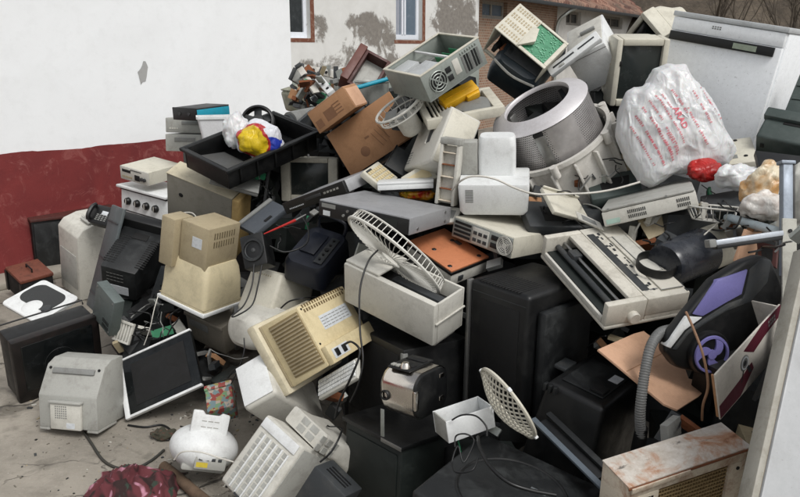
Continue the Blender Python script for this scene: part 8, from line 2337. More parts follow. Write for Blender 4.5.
((1.13,4.26,1.47),(-.02,.44,1.43),(.27,.26,.14),4),
((.03,4.36,1.11),(.11,-.49,.46),(.33,.3,.2),2),
((-.35,4.68,1.4),(-.22,.34,.88),(.23,.09,.11),2),
((.05,4.21,1.41),(.27,.42,1.07),(.195,.093,.011),0),
((.68,3.06,.23),(-.05,-.77,1.47),(.12,.08,.21),1),
((1.39,3.89,1.15),(-.3,-.17,2.75),(.229,.15,.011),1),
((-.39,5.1,1.28),(.19,.25,.57),(.16,.12,.12),0),
((.85,3.86,1.5),(-.7,-.51,1.88),(.072,.02,.297),2),
((.1,4.39,1.47),(-.92,-.02,2.21),(.06,.19,.28),4),
((-.16,4.97,1.28),(-.24,-.05,3),(.29,.29,.14),1),
((-.97,4.92,.84),(.08,.31,1.21),(.33,.22,.25),2),
((1.19,4.43,1.51),(.21,.43,.26),(.156,.26,.013),4),
((.91,4.1,1.43),(.25,.11,1.34),(.079,.163,.022),3),
((-.06,3.56,.63),(.42,-.02,2.86),(.141,.171,.021),1),
((1.09,2.69,.34),(-.08,-.17,.47),(.127,.205,.019),3),
((-.95,4.2,.39),(-.08,-.46,1.18),(.011,.233,.134),1),
((-1.12,4.26,.49),(.35,-.68,1.51),(.017,.188,.21),2),
((-.15,5.01,1.29),(.07,-.39,2.13),(.09,.118,.01),0),
((-.9,4.67,1),(.49,.83,1.59),(.14,.1,.15),1),
((-.75,5.03,.9),(.53,-.12,2.74),(.28,.026,.167),1),
((-.12,4.85,1.15),(.31,.76,1.14),(.07,.08,.16),2),
((-.99,4.74,.93),(-.36,-.33,1.85),(.1,.13,.24),2),
((.12,4.32,1.25),(.81,.33,1.98),(.24,.11,.21),2),
((-1.1,4.41,.27),(-.3,.9,.87),(.1,.2,.08),4),
((-1.27,4.37,.32),(-.38,.39,.91),(.24,.08,.17),1),
((1.15,4.26,1.61),(-.04,.11,2.39),(.024,.151,.226),2),
((-.03,3.54,.85),(0,.26,3.12),(.016,.16,.336),0),
((-.77,5.29,.95),(.34,.25,2),(.16,.15,.09),0),
((.94,4.09,1.36),(.3,.13,.13),(.168,.31,.022),4),
((.18,4.11,.99),(-.23,.02,.34),(.25,.33,.21),2),
((.45,2.76,.37),(.06,-.19,1.57),(.024,.119,.109),1),
((2.34,4.67,1.07),(.62,.11,.15),(.23,.27,.15),0),
((-.86,4.87,.91),(.03,-.75,1.92),(.12,.024,.327),4),
((-1.43,4.59,.32),(-.02,-.07,2.41),(.08,.18,.1),4),
((-.04,4.22,.86),(.19,.15,.79),(.39,.35,.33),4),
((.07,4.24,.58),(-.14,-.16,1.3),(.4,.32,.34),2),
((-.06,4.21,.27),(0,-.11,.16),(.3,.23,.38),1),
((1.52,3.13,1.02),(.08,0,2.97),(.17,.35,.26),1),
((1.41,3.18,.79),(.09,-.07,1.07),(.33,.26,.27),4),
((1.48,3.25,.53),(-.04,.2,1.46),(.29,.21,.34),4),
((1.49,3.33,.25),(.01,.12,1.99),(.29,.21,.33),4),
((-.76,4.99,.66),(-.01,.2,.67),(.4,.2,.36),1),
((-.95,4.94,.36),(.01,-.12,2.6),(.19,.2,.34),0),
((-.95,5.11,.52),(.04,-.05,.49),(.19,.31,.39),4),
((-.94,5.12,.26),(-.08,-.16,.63),(.31,.37,.24),0),
((-.06,4.12,.71),(-.09,.17,1.02),(.36,.33,.26),2),
((-.05,4.12,.53),(-.18,-.07,1.66),(.31,.18,.17),0),
((.02,4.16,.28),(.21,-.05,1.26),(.34,.21,.39),0),
((-.59,5.38,.83),(-.15,.06,.2),(.27,.38,.28),2),
((1.05,3.98,1.1),(.14,.03,.45),(.31,.32,.2),2),
((1.15,3.77,.85),(-.17,-.05,1.57),(.4,.29,.38),1),
((1.1,3.84,.61),(-.08,-.04,.26),(.33,.35,.19),4),
((1.08,3.96,.37),(-.32,-.01,2.32),(.17,.16,.37),4),
((.99,4.22,1.15),(.22,.11,2.56),(.25,.38,.29),1),
((.95,4.17,.87),(-.07,-.23,2.59),(.18,.17,.37),2),
((.8,4.32,.61),(-.02,.07,2.46),(.35,.21,.25),0),
((.84,4.13,.44),(.05,-.16,1.03),(.28,.19,.16),4),
((.02,4.47,.89),(.25,.16,1.07),(.33,.23,.24),1),
((.03,4.7,.64),(.09,-.09,.27),(.17,.37,.34),0),
((.11,4.65,.39),(.09,0,1.4),(.37,.19,.26),2),
((1.81,3.39,.91),(-.25,.12,.6),(.17,.23,.37),1),
((1.76,3.27,.63),(.01,.01,1.58),(.26,.35,.3),0),
((1.77,3.29,.34),(-.09,.12,1.33),(.3,.3,.37),4),
((-.84,4.84,.75),(.01,0,2.02),(.28,.23,.17),2),
((-.8,4.92,.61),(.1,.19,2.24),(.27,.32,.16),1),
((.86,4.43,1.19),(0,-.21,2.59),(.27,.18,.25),4),
((.91,4.24,.96),(-.09,-.08,.54),(.28,.19,.3),0),
((.94,4.26,.69),(-.14,-.13,2.36),(.35,.19,.32),4),
((.93,4.18,.47),(-.28,-.1,2.77),(.38,.36,.21),0),
((.97,4.28,.3),(.03,-.34,1.2),(.39,.33,.19),1),
((-1.15,4.28,.31),(.19,-.03,1.1),(.2,.32,.21),1),
((-.59,5.01,.85),(-.05,-.12,1.95),(.35,.33,.35),0),
((-.24,4.63,.48),(-.06,-.04,2.74),(.39,.36,.19),0),
((-.3,4.74,.3),(-.22,-.03,.71),(.24,.35,.23),0),
((.15,4.7,1.24),(-.12,.16,2.55),(.4,.18,.18),4),
((.16,4.72,1.07),(.21,-.08,.53),(.22,.38,.22),1),
((.17,4.72,.86),(.03,-.14,2.67),(.36,.34,.26),0),
((.22,4.6,.66),(.1,-.17,.26),(.21,.16,.21),0),
((.16,4.57,.42),(-.28,-.13,.97),(.27,.21,.35),0),
((2.08,4.34,.88),(.12,-.18,.74),(.35,.23,.22),0),
((2.1,4.37,.68),(-.14,.01,.21),(.35,.39,.25),4),
((2.12,4.4,.41),(-.09,-.01,1.39),(.31,.35,.39),4),
((-.42,5.3,.99),(-.07,.03,.02),(.38,.29,.28),1),
((-.43,5.38,.79),(.07,.24,2.28),(.21,.33,.19),4),
((-.41,5.34,.61),(-.25,.07,2.36),(.16,.17,.23),0),
((-.43,5.36,.38),(.03,-.12,2.67),(.39,.21,.3),2),
((-.44,5.25,.18),(-.02,-.23,.14),(.27,.23,.17),0),
((.21,4.31,1.04),(-.17,-.06,1.52),(.18,.21,.39),1),
((.11,4.51,.76),(.11,.02,1.34),(.16,.2,.27),2),
((.22,4.32,.53),(-.09,-.24,.2),(.28,.2,.27),1),
((.08,4.58,.34),(-.16,-.05,2.38),(.31,.29,.18),2),
((-.24,4.77,.73),(.05,-.22,.85),(.23,.33,.35),4),
((-.22,4.97,.42),(.1,-.12,2.11),(.26,.3,.37),1),
((-.11,4.87,.19),(.07,.05,1.82),(.19,.27,.2),2),
((.81,3.78,.66),(-.07,.11,2.63),(.39,.19,.3),4),
((.66,3.72,.42),(.19,-.1,.61),(.22,.33,.28),4),
((-.05,4.23,.84),(0,.27,1.38),(.32,.38,.28),4),
((.02,4.22,.62),(-.12,.01,.94),(.26,.3,.23),2),
((.06,4.25,.42),(-.1,-.03,2.06),(.22,.19,.23),0),
((1.83,4.38,1.27),(-.1,.06,.37),(.36,.32,.29),2),
((1.91,4.29,1.03),(.07,-.23,.08),(.25,.35,.29),4),
((1.8,4.35,.75),(-.09,.04,1.52),(.33,.25,.35),2),
((1.78,4.32,.48),(-.02,.1,2.03),(.29,.37,.29),2),
((1.87,4.4,.25),(.02,.03,1.32),(.21,.18,.26),2),
((-.76,5.28,.68),(-.04,-.02,1.99),(.22,.32,.31),4),
((-.85,5.19,.38),(-.35,-.01,.74),(.34,.31,.39),2),
((-.2,3.74,.49),(0,-.18,1.02),(.28,.24,.38),2),
((-.1,3.53,.22),(.33,-.11,.22),(.39,.21,.26),2),
((.03,4.1,.93),(.01,-.18,.07),(.31,.28,.27),4),
((-.01,4.2,.67),(-.2,-.05,2.09),(.38,.29,.33),1),
((-.16,4.13,.37),(.05,.06,.43),(.38,.26,.37),4),
((.89,4.24,1.24),(-.12,-.27,.32),(.2,.29,.21),2),
((.94,4.09,.99),(.01,.09,1.18),(.33,.27,.37),2),
((.97,4.23,.67),(-.24,.21,.9),(.21,.24,.39),2),
((.91,4.22,.42),(.09,-.07,2.96),(.2,.38,.21),4),
((.43,4.24,.84),(-.1,-.04,1.6),(.25,.36,.36),1),
((.26,4.13,.62),(-.08,-.07,2.57),(.36,.32,.16),0),
((.26,4.18,.42),(-.12,-.07,.89),(.23,.19,.31),1),
((-.76,5.09,.8),(.32,.14,2.85),(.24,.36,.23),0),
((-.84,5.28,.56),(.21,.02,2.73),(.18,.19,.32),4),
((-.92,5.04,.34),(-.23,-.2,.59),(.38,.16,.2),0),
((-1.04,4.73,.2),(.11,.29,1.37),(.25,.17,.19),1),
((-.32,5.16,.88),(-.06,.25,2.87),(.33,.18,.26),2),
((-.18,5.06,.6),(.06,.43,2.22),(.35,.28,.39),1),
((-.33,5.05,.35),(.07,-.12,2.75),(.36,.36,.21),4),
((-.23,5.25,.79),(.32,-.1,2.87),(.17,.36,.21),2),
((-.4,5.05,.85),(.13,-.31,.57),(.39,.22,.2),2),
((-.25,5.11,.68),(-.25,-.05,1.44),(.36,.38,.19),4),
((-.36,4.87,.47),(.2,-.19,2.38),(.24,.18,.3),2),
((-.38,4.85,.25),(-.01,-.16,1.1),(.27,.38,.23),4),
((2.6,5.03,.76),(-.08,.15,2.47),(.17,.17,.33),2),
((2.52,4.9,.52),(-.17,.16,2.86),(.17,.35,.23),2),
((2.53,4.95,.34),(.13,-.1,.01),(.17,.26,.19),1),
((2.59,4.79,.19),(.01,-.17,.26),(.36,.35,.17),2),
((1.26,2.46,.61),(.16,-.05,1.23),(.27,.32,.21),1),
((1.39,2.46,.39),(-.18,.23,.68),(.18,.25,.3),0),
((-.74,5.64,.71),(.22,-.44,1.25),(.17,.31,.4),1),
((-.73,5.52,.38),(.09,-.12,.09),(.21,.34,.38),0),
((.14,4.38,1.04),(.15,.32,.52),(.24,.2,.31),2),
((.16,4.17,.78),(.08,.17,1.53),(.23,.25,.31),1),
((.06,4.27,.57),(.42,.11,2.21),(.21,.17,.2),2),
((.06,4.4,.37),(.12,-.2,.76),(.36,.21,.26),2),
((.17,4.49,.98),(-.02,-.1,.32),(.27,.27,.34),0),
((.25,4.57,.73),(.02,.2,.49),(.37,.29,.25),0),
((.09,4.6,.53),(-.35,.07,1.38),(.28,.25,.23),2),
((.21,4.71,.35),(-.02,.07,.07),(.39,.39,.19),1),
((-.01,4.35,.84),(.12,-.24,.71),(.34,.26,.23),1),
((0,4.15,.68),(.05,.02,.66),(.38,.27,.16),0),
((-.12,4.16,.5),(-.19,.02,1),(.36,.37,.26),0),
((-.05,4.25,.31),(.01,.01,1.98),(.34,.33,.17),0),
((1.25,3.7,.75),(.2,-.23,2.86),(.23,.29,.32),0),
((1.32,3.67,.45),(.05,-.1,1.45),(.19,.29,.38),2),
((1.26,3.69,.21),(-.16,-.17,2.68),(.3,.36,.19),1),
((.44,3.83,.57),(.23,-.26,2.75),(.26,.19,.19),1),
((.41,3.74,.39),(-.16,-.07,1.4),(.23,.16,.25),4),
((.08,4.17,.82),(-.24,.34,.37),(.22,.38,.17),0),
((.15,4.07,.59),(.04,.04,.24),(.29,.18,.37),4),
((.15,4.05,.35),(.02,.07,1.72),(.38,.3,.21),0),
((-.74,5.66,.72),(-.14,.04,1.3),(.36,.18,.18),4),
((-.76,5.55,.56),(.05,-.19,.06),(.18,.4,.2),4),
((-.7,5.39,.38),(.12,.04,.32),(.38,.37,.21),2),
((-.64,5.55,.19),(-.22,-.04,2.44),(.24,.24,.23),4),
((1.09,2.73,.52),(-.05,.18,.56),(.18,.23,.24),2),
((1.25,4.6,1.39),(.07,.07,1.88),(.22,.32,.37),4),
((1.21,4.71,1.13),(.02,.08,1.06),(.21,.38,.26),2),
((1.21,4.59,.86),(-.09,-.28,1.42),(.26,.17,.36),4),
((1.22,4.81,.61),(.2,-.3,1.87),(.36,.38,.25),2),
((1.25,4.81,.35),(.07,.12,1.32),(.4,.2,.34),0),
((-.34,5.4,.72),(.25,-.03,2.49),(.3,.35,.38),0),
((-.33,5.45,.39),(.09,-.16,1.87),(.39,.29,.4),1),
((.88,4.17,1.19),(-.18,.05,.11),(.2,.36,.38),2),
((.89,4.07,.94),(-.11,.13,2.91),(.33,.2,.23),0),
((.88,4.08,.68),(.11,-.21,2.76),(.35,.33,.36),2),
((.93,4.31,.38),(-.19,.05,.08),(.33,.3,.35),0),
((-.41,4.21,.8),(-.32,-.41,1.04),(.21,.25,.32),2),
((-.31,4.4,.52),(-.11,-.19,.94),(.26,.28,.34),0),
((-.4,4.18,.27),(.05,.05,2.58),(.24,.35,.25),1),
((-.42,5.31,.79),(-.09,.33,2.7),(.22,.3,.26),2),
((-.43,5.34,.6),(-.1,-.25,.04),(.3,.38,.19),0),
((-.36,5.31,.4),(-.15,.26,2.82),(.23,.31,.27),2),
((-.3,5.21,.19),(.19,-.03,2.51),(.38,.39,.23),1),
((1.38,4.25,.85),(-.14,-.04,.28),(.2,.33,.39),1),
((1.25,4.24,.6),(-.07,0,2.72),(.37,.39,.21),0),
((1.38,4.27,.34),(-.05,.22,.35),(.2,.19,.39),4),
((.67,3.37,.6),(.08,.11,1),(.23,.17,.26),1),
((.63,3.4,.41),(.16,.15,2.93),(.29,.19,.21),0),
((.5,3.31,.21),(-.08,-.42,.34),(.39,.32,.25),0),
((1.05,3.72,.71),(.11,-.03,2.88),(.36,.27,.36),2),
((.95,3.69,.46),(.06,-.22,.86),(.4,.4,.23),4),
((-.98,5.22,.76),(.03,-.11,1.8),(.28,.37,.18),0),
((-.95,5.09,.52),(.12,-.05,2.05),(.31,.32,.37),4),
((-.96,5.01,.3),(.02,-.05,.75),(.16,.3,.16),1),
((1.98,4.46,1.05),(.3,.16,2.86),(.4,.21,.24),0),
((1.88,4.23,.78),(.11,-.08,2.81),(.23,.36,.38),1),
((1.91,4.27,.47),(.12,.12,.7),(.27,.28,.35),0),
((-.76,5.1,.7),(-.06,.02,1.52),(.17,.18,.31),2),
((-.67,5.18,.49),(.01,.24,.77),(.33,.36,.19),1),
((-.73,4.98,.32),(.08,.13,.44),(.31,.26,.21),4),
((.18,4.15,.82),(.11,.03,.62),(.18,.16,.18),4),
((.03,4.06,.62),(.06,.13,.6),(.18,.22,.29),4),
((.05,4.07,.39),(-.11,.01,1.63),(.28,.38,.24),1),
((.2,4.05,.18),(.12,.05,1.75),(.3,.25,.24),4),
((-.79,5.6,.74),(-.14,.21,.43),(.35,.29,.28),0),
((-.87,5.54,.46),(-.1,.13,.31),(.22,.33,.38),4),
((-.11,4.94,1.02),(-.04,-.28,1.32),(.32,.2,.26),0),
((-.1,5.08,.81),(.48,0,1.33),(.39,.24,.22),1),
((-.02,5.13,.64),(.11,.04,2.01),(.39,.31,.18),2),
((-.47,5.64,.91),(-.12,.01,1.33),(.31,.21,.25),4),
((-.49,5.38,.64),(.1,.06,.79),(.31,.39,.36),1),
((-.1,5.51,1.26),(-.16,-.35,1.66),(.2,.37,.24),4),
((-.14,5.44,1.05),(-.16,-.04,2.25),(.32,.24,.25),4),
((-.21,5.5,.87),(.26,-.24,2.58),(.3,.19,.18),2),
((-.2,5.31,.64),(.3,.28,.38),(.39,.28,.35),4),
((-.28,5.44,.39),(-.15,-.04,.8),(.16,.25,.26),4),
((-.8,5.11,.88),(.08,-.05,2.67),(.26,.38,.24),0),
((-.79,5.21,.65),(.02,-.04,.1),(.29,.26,.3),0),
((-.72,5.08,.37),(.02,.49,1.12),(.34,.18,.35),4),
((.26,4.51,1.31),(-.09,-.08,2.15),(.31,.24,.28),4),
((.13,4.33,1.07),(-.17,-.03,2.29),(.36,.31,.29),4),
((.09,4.55,.81),(-.14,.07,1.69),(.19,.28,.31),4),
((.18,4.61,.59),(-.11,.01,2.08),(.36,.23,.2),1),
((.13,4.39,.38),(-.04,-.18,2.73),(.2,.25,.3),2),
((-.72,5.29,.85),(-.17,.28,1.81),(.37,.3,.39),2),
((-.68,5.42,.53),(-.03,-.02,.68),(.27,.29,.38),2),
((-.59,5.25,.3),(-.04,.18,2.29),(.23,.39,.17),0),
((.96,3.93,.6),(.09,-.1,.8),(.4,.37,.37),2),
((.82,3.66,.31),(.02,.37,.14),(.23,.3,.31),4),
((-1.03,5.13,.59),(.16,-.07,.42),(.16,.4,.26),2),
((-.82,4.74,.71),(.02,-.1,2.74),(.4,.25,.17),4),
((-.28,5.52,.81),(.11,-.13,.53),(.22,.29,.2),2),
((-.29,5.66,.61),(-.23,.17,2.56),(.38,.34,.26),0),
((-.32,5.58,.36),(.22,-.18,1.1),(.23,.3,.33),1),
((-.44,5.4,1),(0,.11,.04),(.31,.4,.35),2),
((-.49,5.56,.77),(-.03,-.06,1.93),(.38,.38,.21),2),
((-.4,5.49,.6),(0,.04,.03),(.37,.34,.19),4),
((-.86,5.22,.68),(-.24,.21,1.32),(.37,.22,.22),0),
((-1,5.08,.45),(.09,-.3,.69),(.18,.18,.32),2),
((-1.07,4.6,.28),(-.02,-.01,.12),(.36,.37,.29),0),
((-.16,4.83,1.22),(.08,-.06,2.81),(.2,.36,.23),0),
((-.19,4.89,.91),(-.11,-.22,1.62),(.28,.23,.16),2),
((-.18,4.9,.76),(-.2,.02,1.68),(.32,.26,.2),4),
((-.1,4.85,.51),(-.01,.07,2.81),(.4,.22,.37),4),
((-.88,5.09,.64),(-.12,-.02,.1),(.39,.29,.38),2),
((-.9,5.17,.3),(.09,-.27,2.58),(.32,.19,.4),0),
((-.59,5.96,.83),(.09,-.04,2.15),(.36,.4,.22),0),
((-.56,5.85,.61),(-.05,-.01,.29),(.27,.33,.29),4),
((-.54,5.82,.35),(.31,-.18,.33),(.37,.17,.32),4),
((.07,4.18,.9),(.27,-.18,.5),(.17,.21,.37),4),
((.17,4.12,.61),(.04,.02,1.09),(.22,.16,.32),1),
((.24,4.36,.38),(-.15,-.1,1.74),(.17,.34,.22),1),
((.13,4.27,.2),(-.2,-.05,2.63),(.38,.31,.19),1),
((1.28,4.46,1.32),(.09,0,.79),(.19,.2,.32),0),
((1.27,4.49,1.12),(.1,-.15,1.38),(.21,.38,.17),1),
((1.15,4.35,.9),(.17,.02,.86),(.23,.22,.34),4),
((1.12,4.42,.63),(-.31,-.44,.93),(.38,.3,.28),1),
((1.26,4.39,.42),(-.01,.11,1.81),(.19,.21,.22),1),
((1.3,4.54,.24),(-.02,.07,2.16),(.33,.3,.23),0),
((-.42,5.13,.75),(-.15,-.08,2.54),(.34,.32,.21),0),
((-.39,5.21,.58),(.06,-.16,2.54),(.37,.35,.19),2),
((-.43,5.4,.4),(-.23,.06,.13),(.33,.38,.24),2),
((.69,3.26,.26),(-.25,-.1,.77),(.39,.22,.21),0),
((.79,4.25,1.17),(.03,.22,.8),(.24,.18,.21),0),
((.76,4.45,1),(.15,-.22,1.92),(.31,.28,.2),1),
((.9,4.46,.78),(-.09,-.06,1.1),(.22,.36,.31),1),
((-1.66,6.6,.15),(0,0,.02),(.2,.2,.3),1),
((-1.69,6.64,.45),(0,0,-.1),(.22,.17,.3),3),
((-1.69,6.58,.78),(0,0,-.12),(.23,.18,.37),3),
((-.66,6.28,.15),(0,0,.03),(.3,.27,.31),1),
((-.65,6.27,.43),(0,0,.23),(.32,.26,.24),1),
((-.67,6.24,.83),(0,0,.01),(.33,.29,.56),1),
((-.62,6.26,1.24),(0,0,.1),(.29,.25,.25),2),
((-.41,5.77,.32),(0,0,-.05),(.28,.24,.63),3),
((-.41,5.85,.81),(0,0,-.11),(.28,.25,.35),3),
((-.44,5.76,1.11),(0,0,.24),(.27,.23,.24),2),
((-.42,5.8,1.29),(0,0,.14),(.26,.25,.11),1),
((-.68,5.71,.12),(0,0,.2),(.28,.24,.23),2),
((-.68,5.69,.53),(0,0,.23),(.3,.22,.58),1),
((-.7,5.73,.89),(0,0,.22),(.28,.22,.14),3),
((-.71,5.7,1.08),(0,0,.23),(.27,.22,.24),3),
((-1.23,5.41,.12),(0,0,-.23),(.22,.18,.24),1),
((-1.23,5.5,.4),(0,0,.2),(.21,.17,.31),2),
((-1.22,5.47,.83),(0,0,-.22),(.21,.17,.54),3),
((-.7,5.97,1.41),(-.31,.01,1.17),(.021,.004,.061),10),
((-.96,3.75,.22),(.14,.21,3.09),(.033,.085,.029),2),
((1.03,3.08,1.11),(-.5,.63,1.32),(.006,.094,.094),5),
((-.66,6.25,1.45),(-.39,.14,1.33),(.095,.028,.006),7),
((-.67,5.89,1.54),(-.02,-.62,2.89),(.021,.062,.097),10),
((-.45,5.92,1.63),(-.35,.05,2.51),(.004,.07,.058),9),
((-.79,5.96,1.41),(1.06,.02,.38),(.096,.009,.053),2),
((1.26,2.82,1.12),(-.46,-.43,1.09),(.005,.063,.089),9),
((.95,3.17,1.08),(-.14,-.06,2.81),(.089,.005,.07),3),
((1.41,3.5,1.17),(-.24,-.27,1.02),(.046,.011,.037),8),
((-.67,6.17,1.56),(-.29,1.06,2.72),(.042,.042,.007),6),
((-1.38,3.98,.32),(.29,-.81,1.28),(.016,.062,.11),6),
((-.67,6.28,1.49),(.53,.14,3.05),(.031,.036,.024),10),
((.87,2.28,.62),(.22,.6,.78),(.028,.049,.106),2),
((-.76,5.97,1.51),(-.55,.65,.16),(.024,.087,.053),7),
((.32,2.5,.51),(.23,.74,.95),(.007,.08,.028),9),
((-.99,3.65,.19),(.34,-.03,3.03),(.043,.095,.01),3),
((-.67,6.24,1.41),(-.26,.91,3.02),(.047,.016,.033),2),
((1.21,3.06,1.16),(.3,-.55,1.77),(.026,.024,.032),10),
((-.72,6.04,1.61),(-.08,.42,2.32),(.074,.056,.007),2),
((.71,3.57,1.23),(-.28,.23,2.76),(.014,.106,.037),2),
((.41,3.25,.9),(-.64,.39,2.68),(.07,.044,.021),3),
((.9,3.62,1.25),(.85,-.45,1.96),(.06,.016,.056),6),
((-.77,6.25,1.54),(.49,-.71,.44),(.07,.027,.028),10),
((1.19,3,1.19),(.08,-.17,2.91),(.026,.035,.061),6),
((-.48,6.03,1.6),(.05,.14,2.95),(.007,.063,.047),3),
((-.43,6.17,1.62),(-.45,-.28,.3),(.027,.076,.073),10),
((-.8,4.42,1.1),(.23,.16,.85),(.063,.016,.039),8),
((-.48,5.83,1.58),(-.2,.06,2.23),(.042,.058,.028),3),
((1.27,2.96,1.13),(-.03,.43,2.77),(.004,.073,.025),8),
((-.74,6.28,1.62),(-.41,.15,1.65),(.096,.028,.059),3),
((1.16,2.2,1.28),(-.97,-.34,1.34),(.019,.044,.033),9),
((1.4,2.81,1.16),(-.11,.27,.98),(.005,.047,.054),9),
((-.59,5.87,1.59),(.77,-.06,2.53),(.061,.067,.011),9),
((-.68,6.27,1.42),(.26,-.28,1.71),(.056,.034,.027),3),
((-1.34,4.03,.47),(-.26,-.43,.76),(.015,.1,.04),9),
((-.76,5.99,1.38),(-.29,-.29,2.99),(.075,.01,.043),9),
((-.29,3.1,.35),(.77,-.91,1.17),(.03,.063,.102),10),
((-.73,6.18,1.37),(-.02,.25,2.89),(.027,.087,.02),3),
((.61,3.48,1.12),(.19,.36,2.35),(.023,.091,.061),7),
((-.74,5.94,1.48),(-1.14,-.4,2.51),(.02,.084,.065),9),
((.81,3.55,1.23),(-.68,.24,1.15),(.029,.089,.098),3),
((1.19,3.02,1.2),(-.35,.24,2.58),(.035,.008,.025),5),
((-.64,6.11,1.45),(.07,-.61,2.93),(.073,.015,.109),6),
((1.38,2.87,1.14),(-1.35,-.04,2.4),(.021,.065,.082),3),
((-.42,5.84,1.55),(.55,.89,1.69),(.103,.066,.015),9),
((-.65,5.99,1.52),(-.38,-.26,.34),(.088,.007,.092),6),
((-.73,6.17,1.61),(-1.25,-.6,2.43),(.049,.015,.102),5),
((-1.51,3.91,.26),(.42,-.34,.18),(.029,.021,.074),5),
((-.53,6.21,1.49),(-.94,-.47,2.37),(.043,.108,.022),2),
((.95,3.1,1.06),(.03,.16,.72),(.027,.023,.086),6),
((-.98,3.86,.21),(-.75,.21,2.31),(.085,.025,.078),7),
((1.03,3.1,1.14),(.03,-.24,2.47),(.021,.094,.043),6),
((.84,2.2,.66),(-.15,.01,.83),(.094,.024,.057),3),
((-.68,6.07,1.43),(.27,.48,.5),(.105,.026,.061),2),
((-.73,6.16,1.39),(-1.21,.42,1.92),(.011,.098,.023),10),
((-.77,6.22,1.36),(-.21,.52,1.43),(.013,.072,.093),3),
((.97,3.11,1.09),(.41,.12,1.26),(.045,.007,.058),6),
((-.69,6.17,1.55),(.58,-.34,.15),(.104,.027,.104),10),
((1.01,3.08,1.03),(-.38,.55,.82),(.069,.084,.023),10),
((-.17,3.39,.92),(.18,.29,.41),(.059,.014,.075),9),
((.92,2.26,.64),(-.52,.88,2.23),(.03,.019,.079),10),
((-.45,6.17,1.53),(.38,-.49,.13),(.023,.023,.038),2),
((1.42,2.84,1.2),(.03,-.41,1.66),(.027,.054,.103),9),
((1.3,2.8,1.16),(-1.25,-.52,2.18),(.022,.063,.025),7),
((-.75,6.29,1.54),(.97,1.05,1.31),(.073,.024,.049),3),
((.81,2.71,.76),(-.03,-.14,2.6),(.074,.029,.012),5),
((-.76,5.83,1.4),(.21,-1.17,.74),(.026,.066,.024),2),
((-.56,5.96,1.51),(0,-.25,2.28),(.099,.051,.011),7),
((-.78,6.25,1.57),(-.55,-.17,1.17),(.024,.066,.034),9),
((-.79,5.95,1.47),(.42,.01,1.58),(.017,.086,.073),7),
((-.48,5.97,1.63),(-.02,.14,1.45),(.025,.033,.102),2),
((.84,3.48,1.22),(-.15,.96,2.63),(.078,.04,.007),3),
((.78,2.86,.68),(.58,.61,2.32),(.026,.033,.026),3),
((-.42,3.79,1.01),(-.02,.77,2.56),(.11,.052,.017),2),
((-.47,3.86,.95),(-1.17,1.07,2.01),(.071,.027,.017),8),
((-.63,5.83,1.45),(.51,.55,1.1),(.055,.014,.039),2),
((.85,2.77,.78),(.41,.23,1.22),(.023,.029,.016),2),
((1.02,3.59,1.31),(-.13,1.35,2.21),(.063,.016,.033),2),
((.97,3.61,1.27),(.05,-1.03,2.1),(.108,.012,.045),3),
((-.29,3.1,.28),(.61,-.22,.99),(.023,.051,.075),2),
((-.64,5.88,1.52),(-.14,-.83,2.54),(.076,.062,.013),6),
((-.62,6.03,1.45),(.51,.13,2.13),(.018,.104,.094),8),
((1.5,2.88,1.22),(-.59,-.41,2.27),(.025,.03,.043),3),
((-.67,5.97,1.53),(-.32,-.04,.68),(.008,.043,.099),10),
((.92,3.62,1.34),(.29,.03,1.75),(.096,.007,.104),10),
((-.58,6.23,1.63),(-.04,.21,.77),(.004,.109,.107),9),
((1.03,3.16,1.08),(.28,-.23,3.01),(.018,.05,.071),9),
((1.51,2.88,1.21),(-.96,.19,.17),(.077,.044,.017),9),
((-.5,5.87,1.54),(.09,1.87,1.59),(.081,.021,.005),7),
((1.5,2.91,1.18),(.61,.38,.58),(.076,.025,.06),8),
((-1.06,3.89,.23),(-.01,.26,1.32),(.109,.022,.016),3),
((.27,3.1,.72),(0,-.08,2.39),(.062,.009,.021),3),
((-.75,6.32,1.58),(-.12,.07,2.35),(.084,.02,.074),9),
((1.05,2.93,1.04),(.74,-.11,.85),(.011,.069,.057),3),
((-.81,6.12,1.5),(.61,.69,2.91),(.023,.06,.087),2),
((-1.26,3.89,.35),(-.32,-.2,.28),(.109,.028,.047),8),
((1.04,3.09,1.06),(-.7,-.27,1.21),(.024,.043,.028),9),
((.42,3.29,.92),(.47,.68,2.35),(.024,.004,.089),2),
((-.82,6.1,1.47),(-.51,.45,.29),(.021,.091,.038),6),
((-.59,6.07,1.64),(.25,-.38,2.11),(.008,.035,.089),5),
((-.68,6.09,1.37),(.18,1.5,.66),(.014,.085,.104),2),
((-.47,5.95,1.56),(-.36,.32,.89),(.068,.075,.004),3),
((-.71,6.2,1.63),(-.67,.3,2.24),(.021,.089,.091),10),
((-1,3.82,.22),(.3,.04,.01),(.01,.055,.108),3),
((-.73,6.11,1.4),(-.12,.47,2),(.022,.074,.026),9),
((.82,3.57,1.29),(.3,.28,.1),(.043,.013,.092),7),
((.78,2.82,.7),(-.53,-.7,.18),(.023,.036,.044),7),
((-.7,6.05,1.47),(-.57,.27,1.09),(.004,.101,.03),10),
((1.38,2.75,1.19),(.16,.27,.83),(.01,.032,.036),6),
((-.68,6.06,1.53),(-.44,-.3,.65),(.098,.016,.094),3),
((-.55,6.2,1.58),(.5,.19,.12),(.028,.033,.024),7),
((-.63,5.97,1.47),(.5,.08,2.32),(.105,.086,.024),2),
((-.55,6.1,1.55),(-.1,-.44,1.18),(.079,.063,.007),8),
((-1.19,3.96,.35),(-.43,-.61,.18),(.054,.012,.076),6),
((-.42,6.24,1.62),(.57,.44,.59),(.096,.008,.075),10),
((1.23,2.87,1.16),(.54,.08,1.29),(.026,.021,.033),3),
((-.68,6.13,1.59),(-.17,-.3,2.93),(.09,.023,.101),2),
((-.76,6.27,1.52),(.3,-.36,2.88),(.056,.083,.009),7),
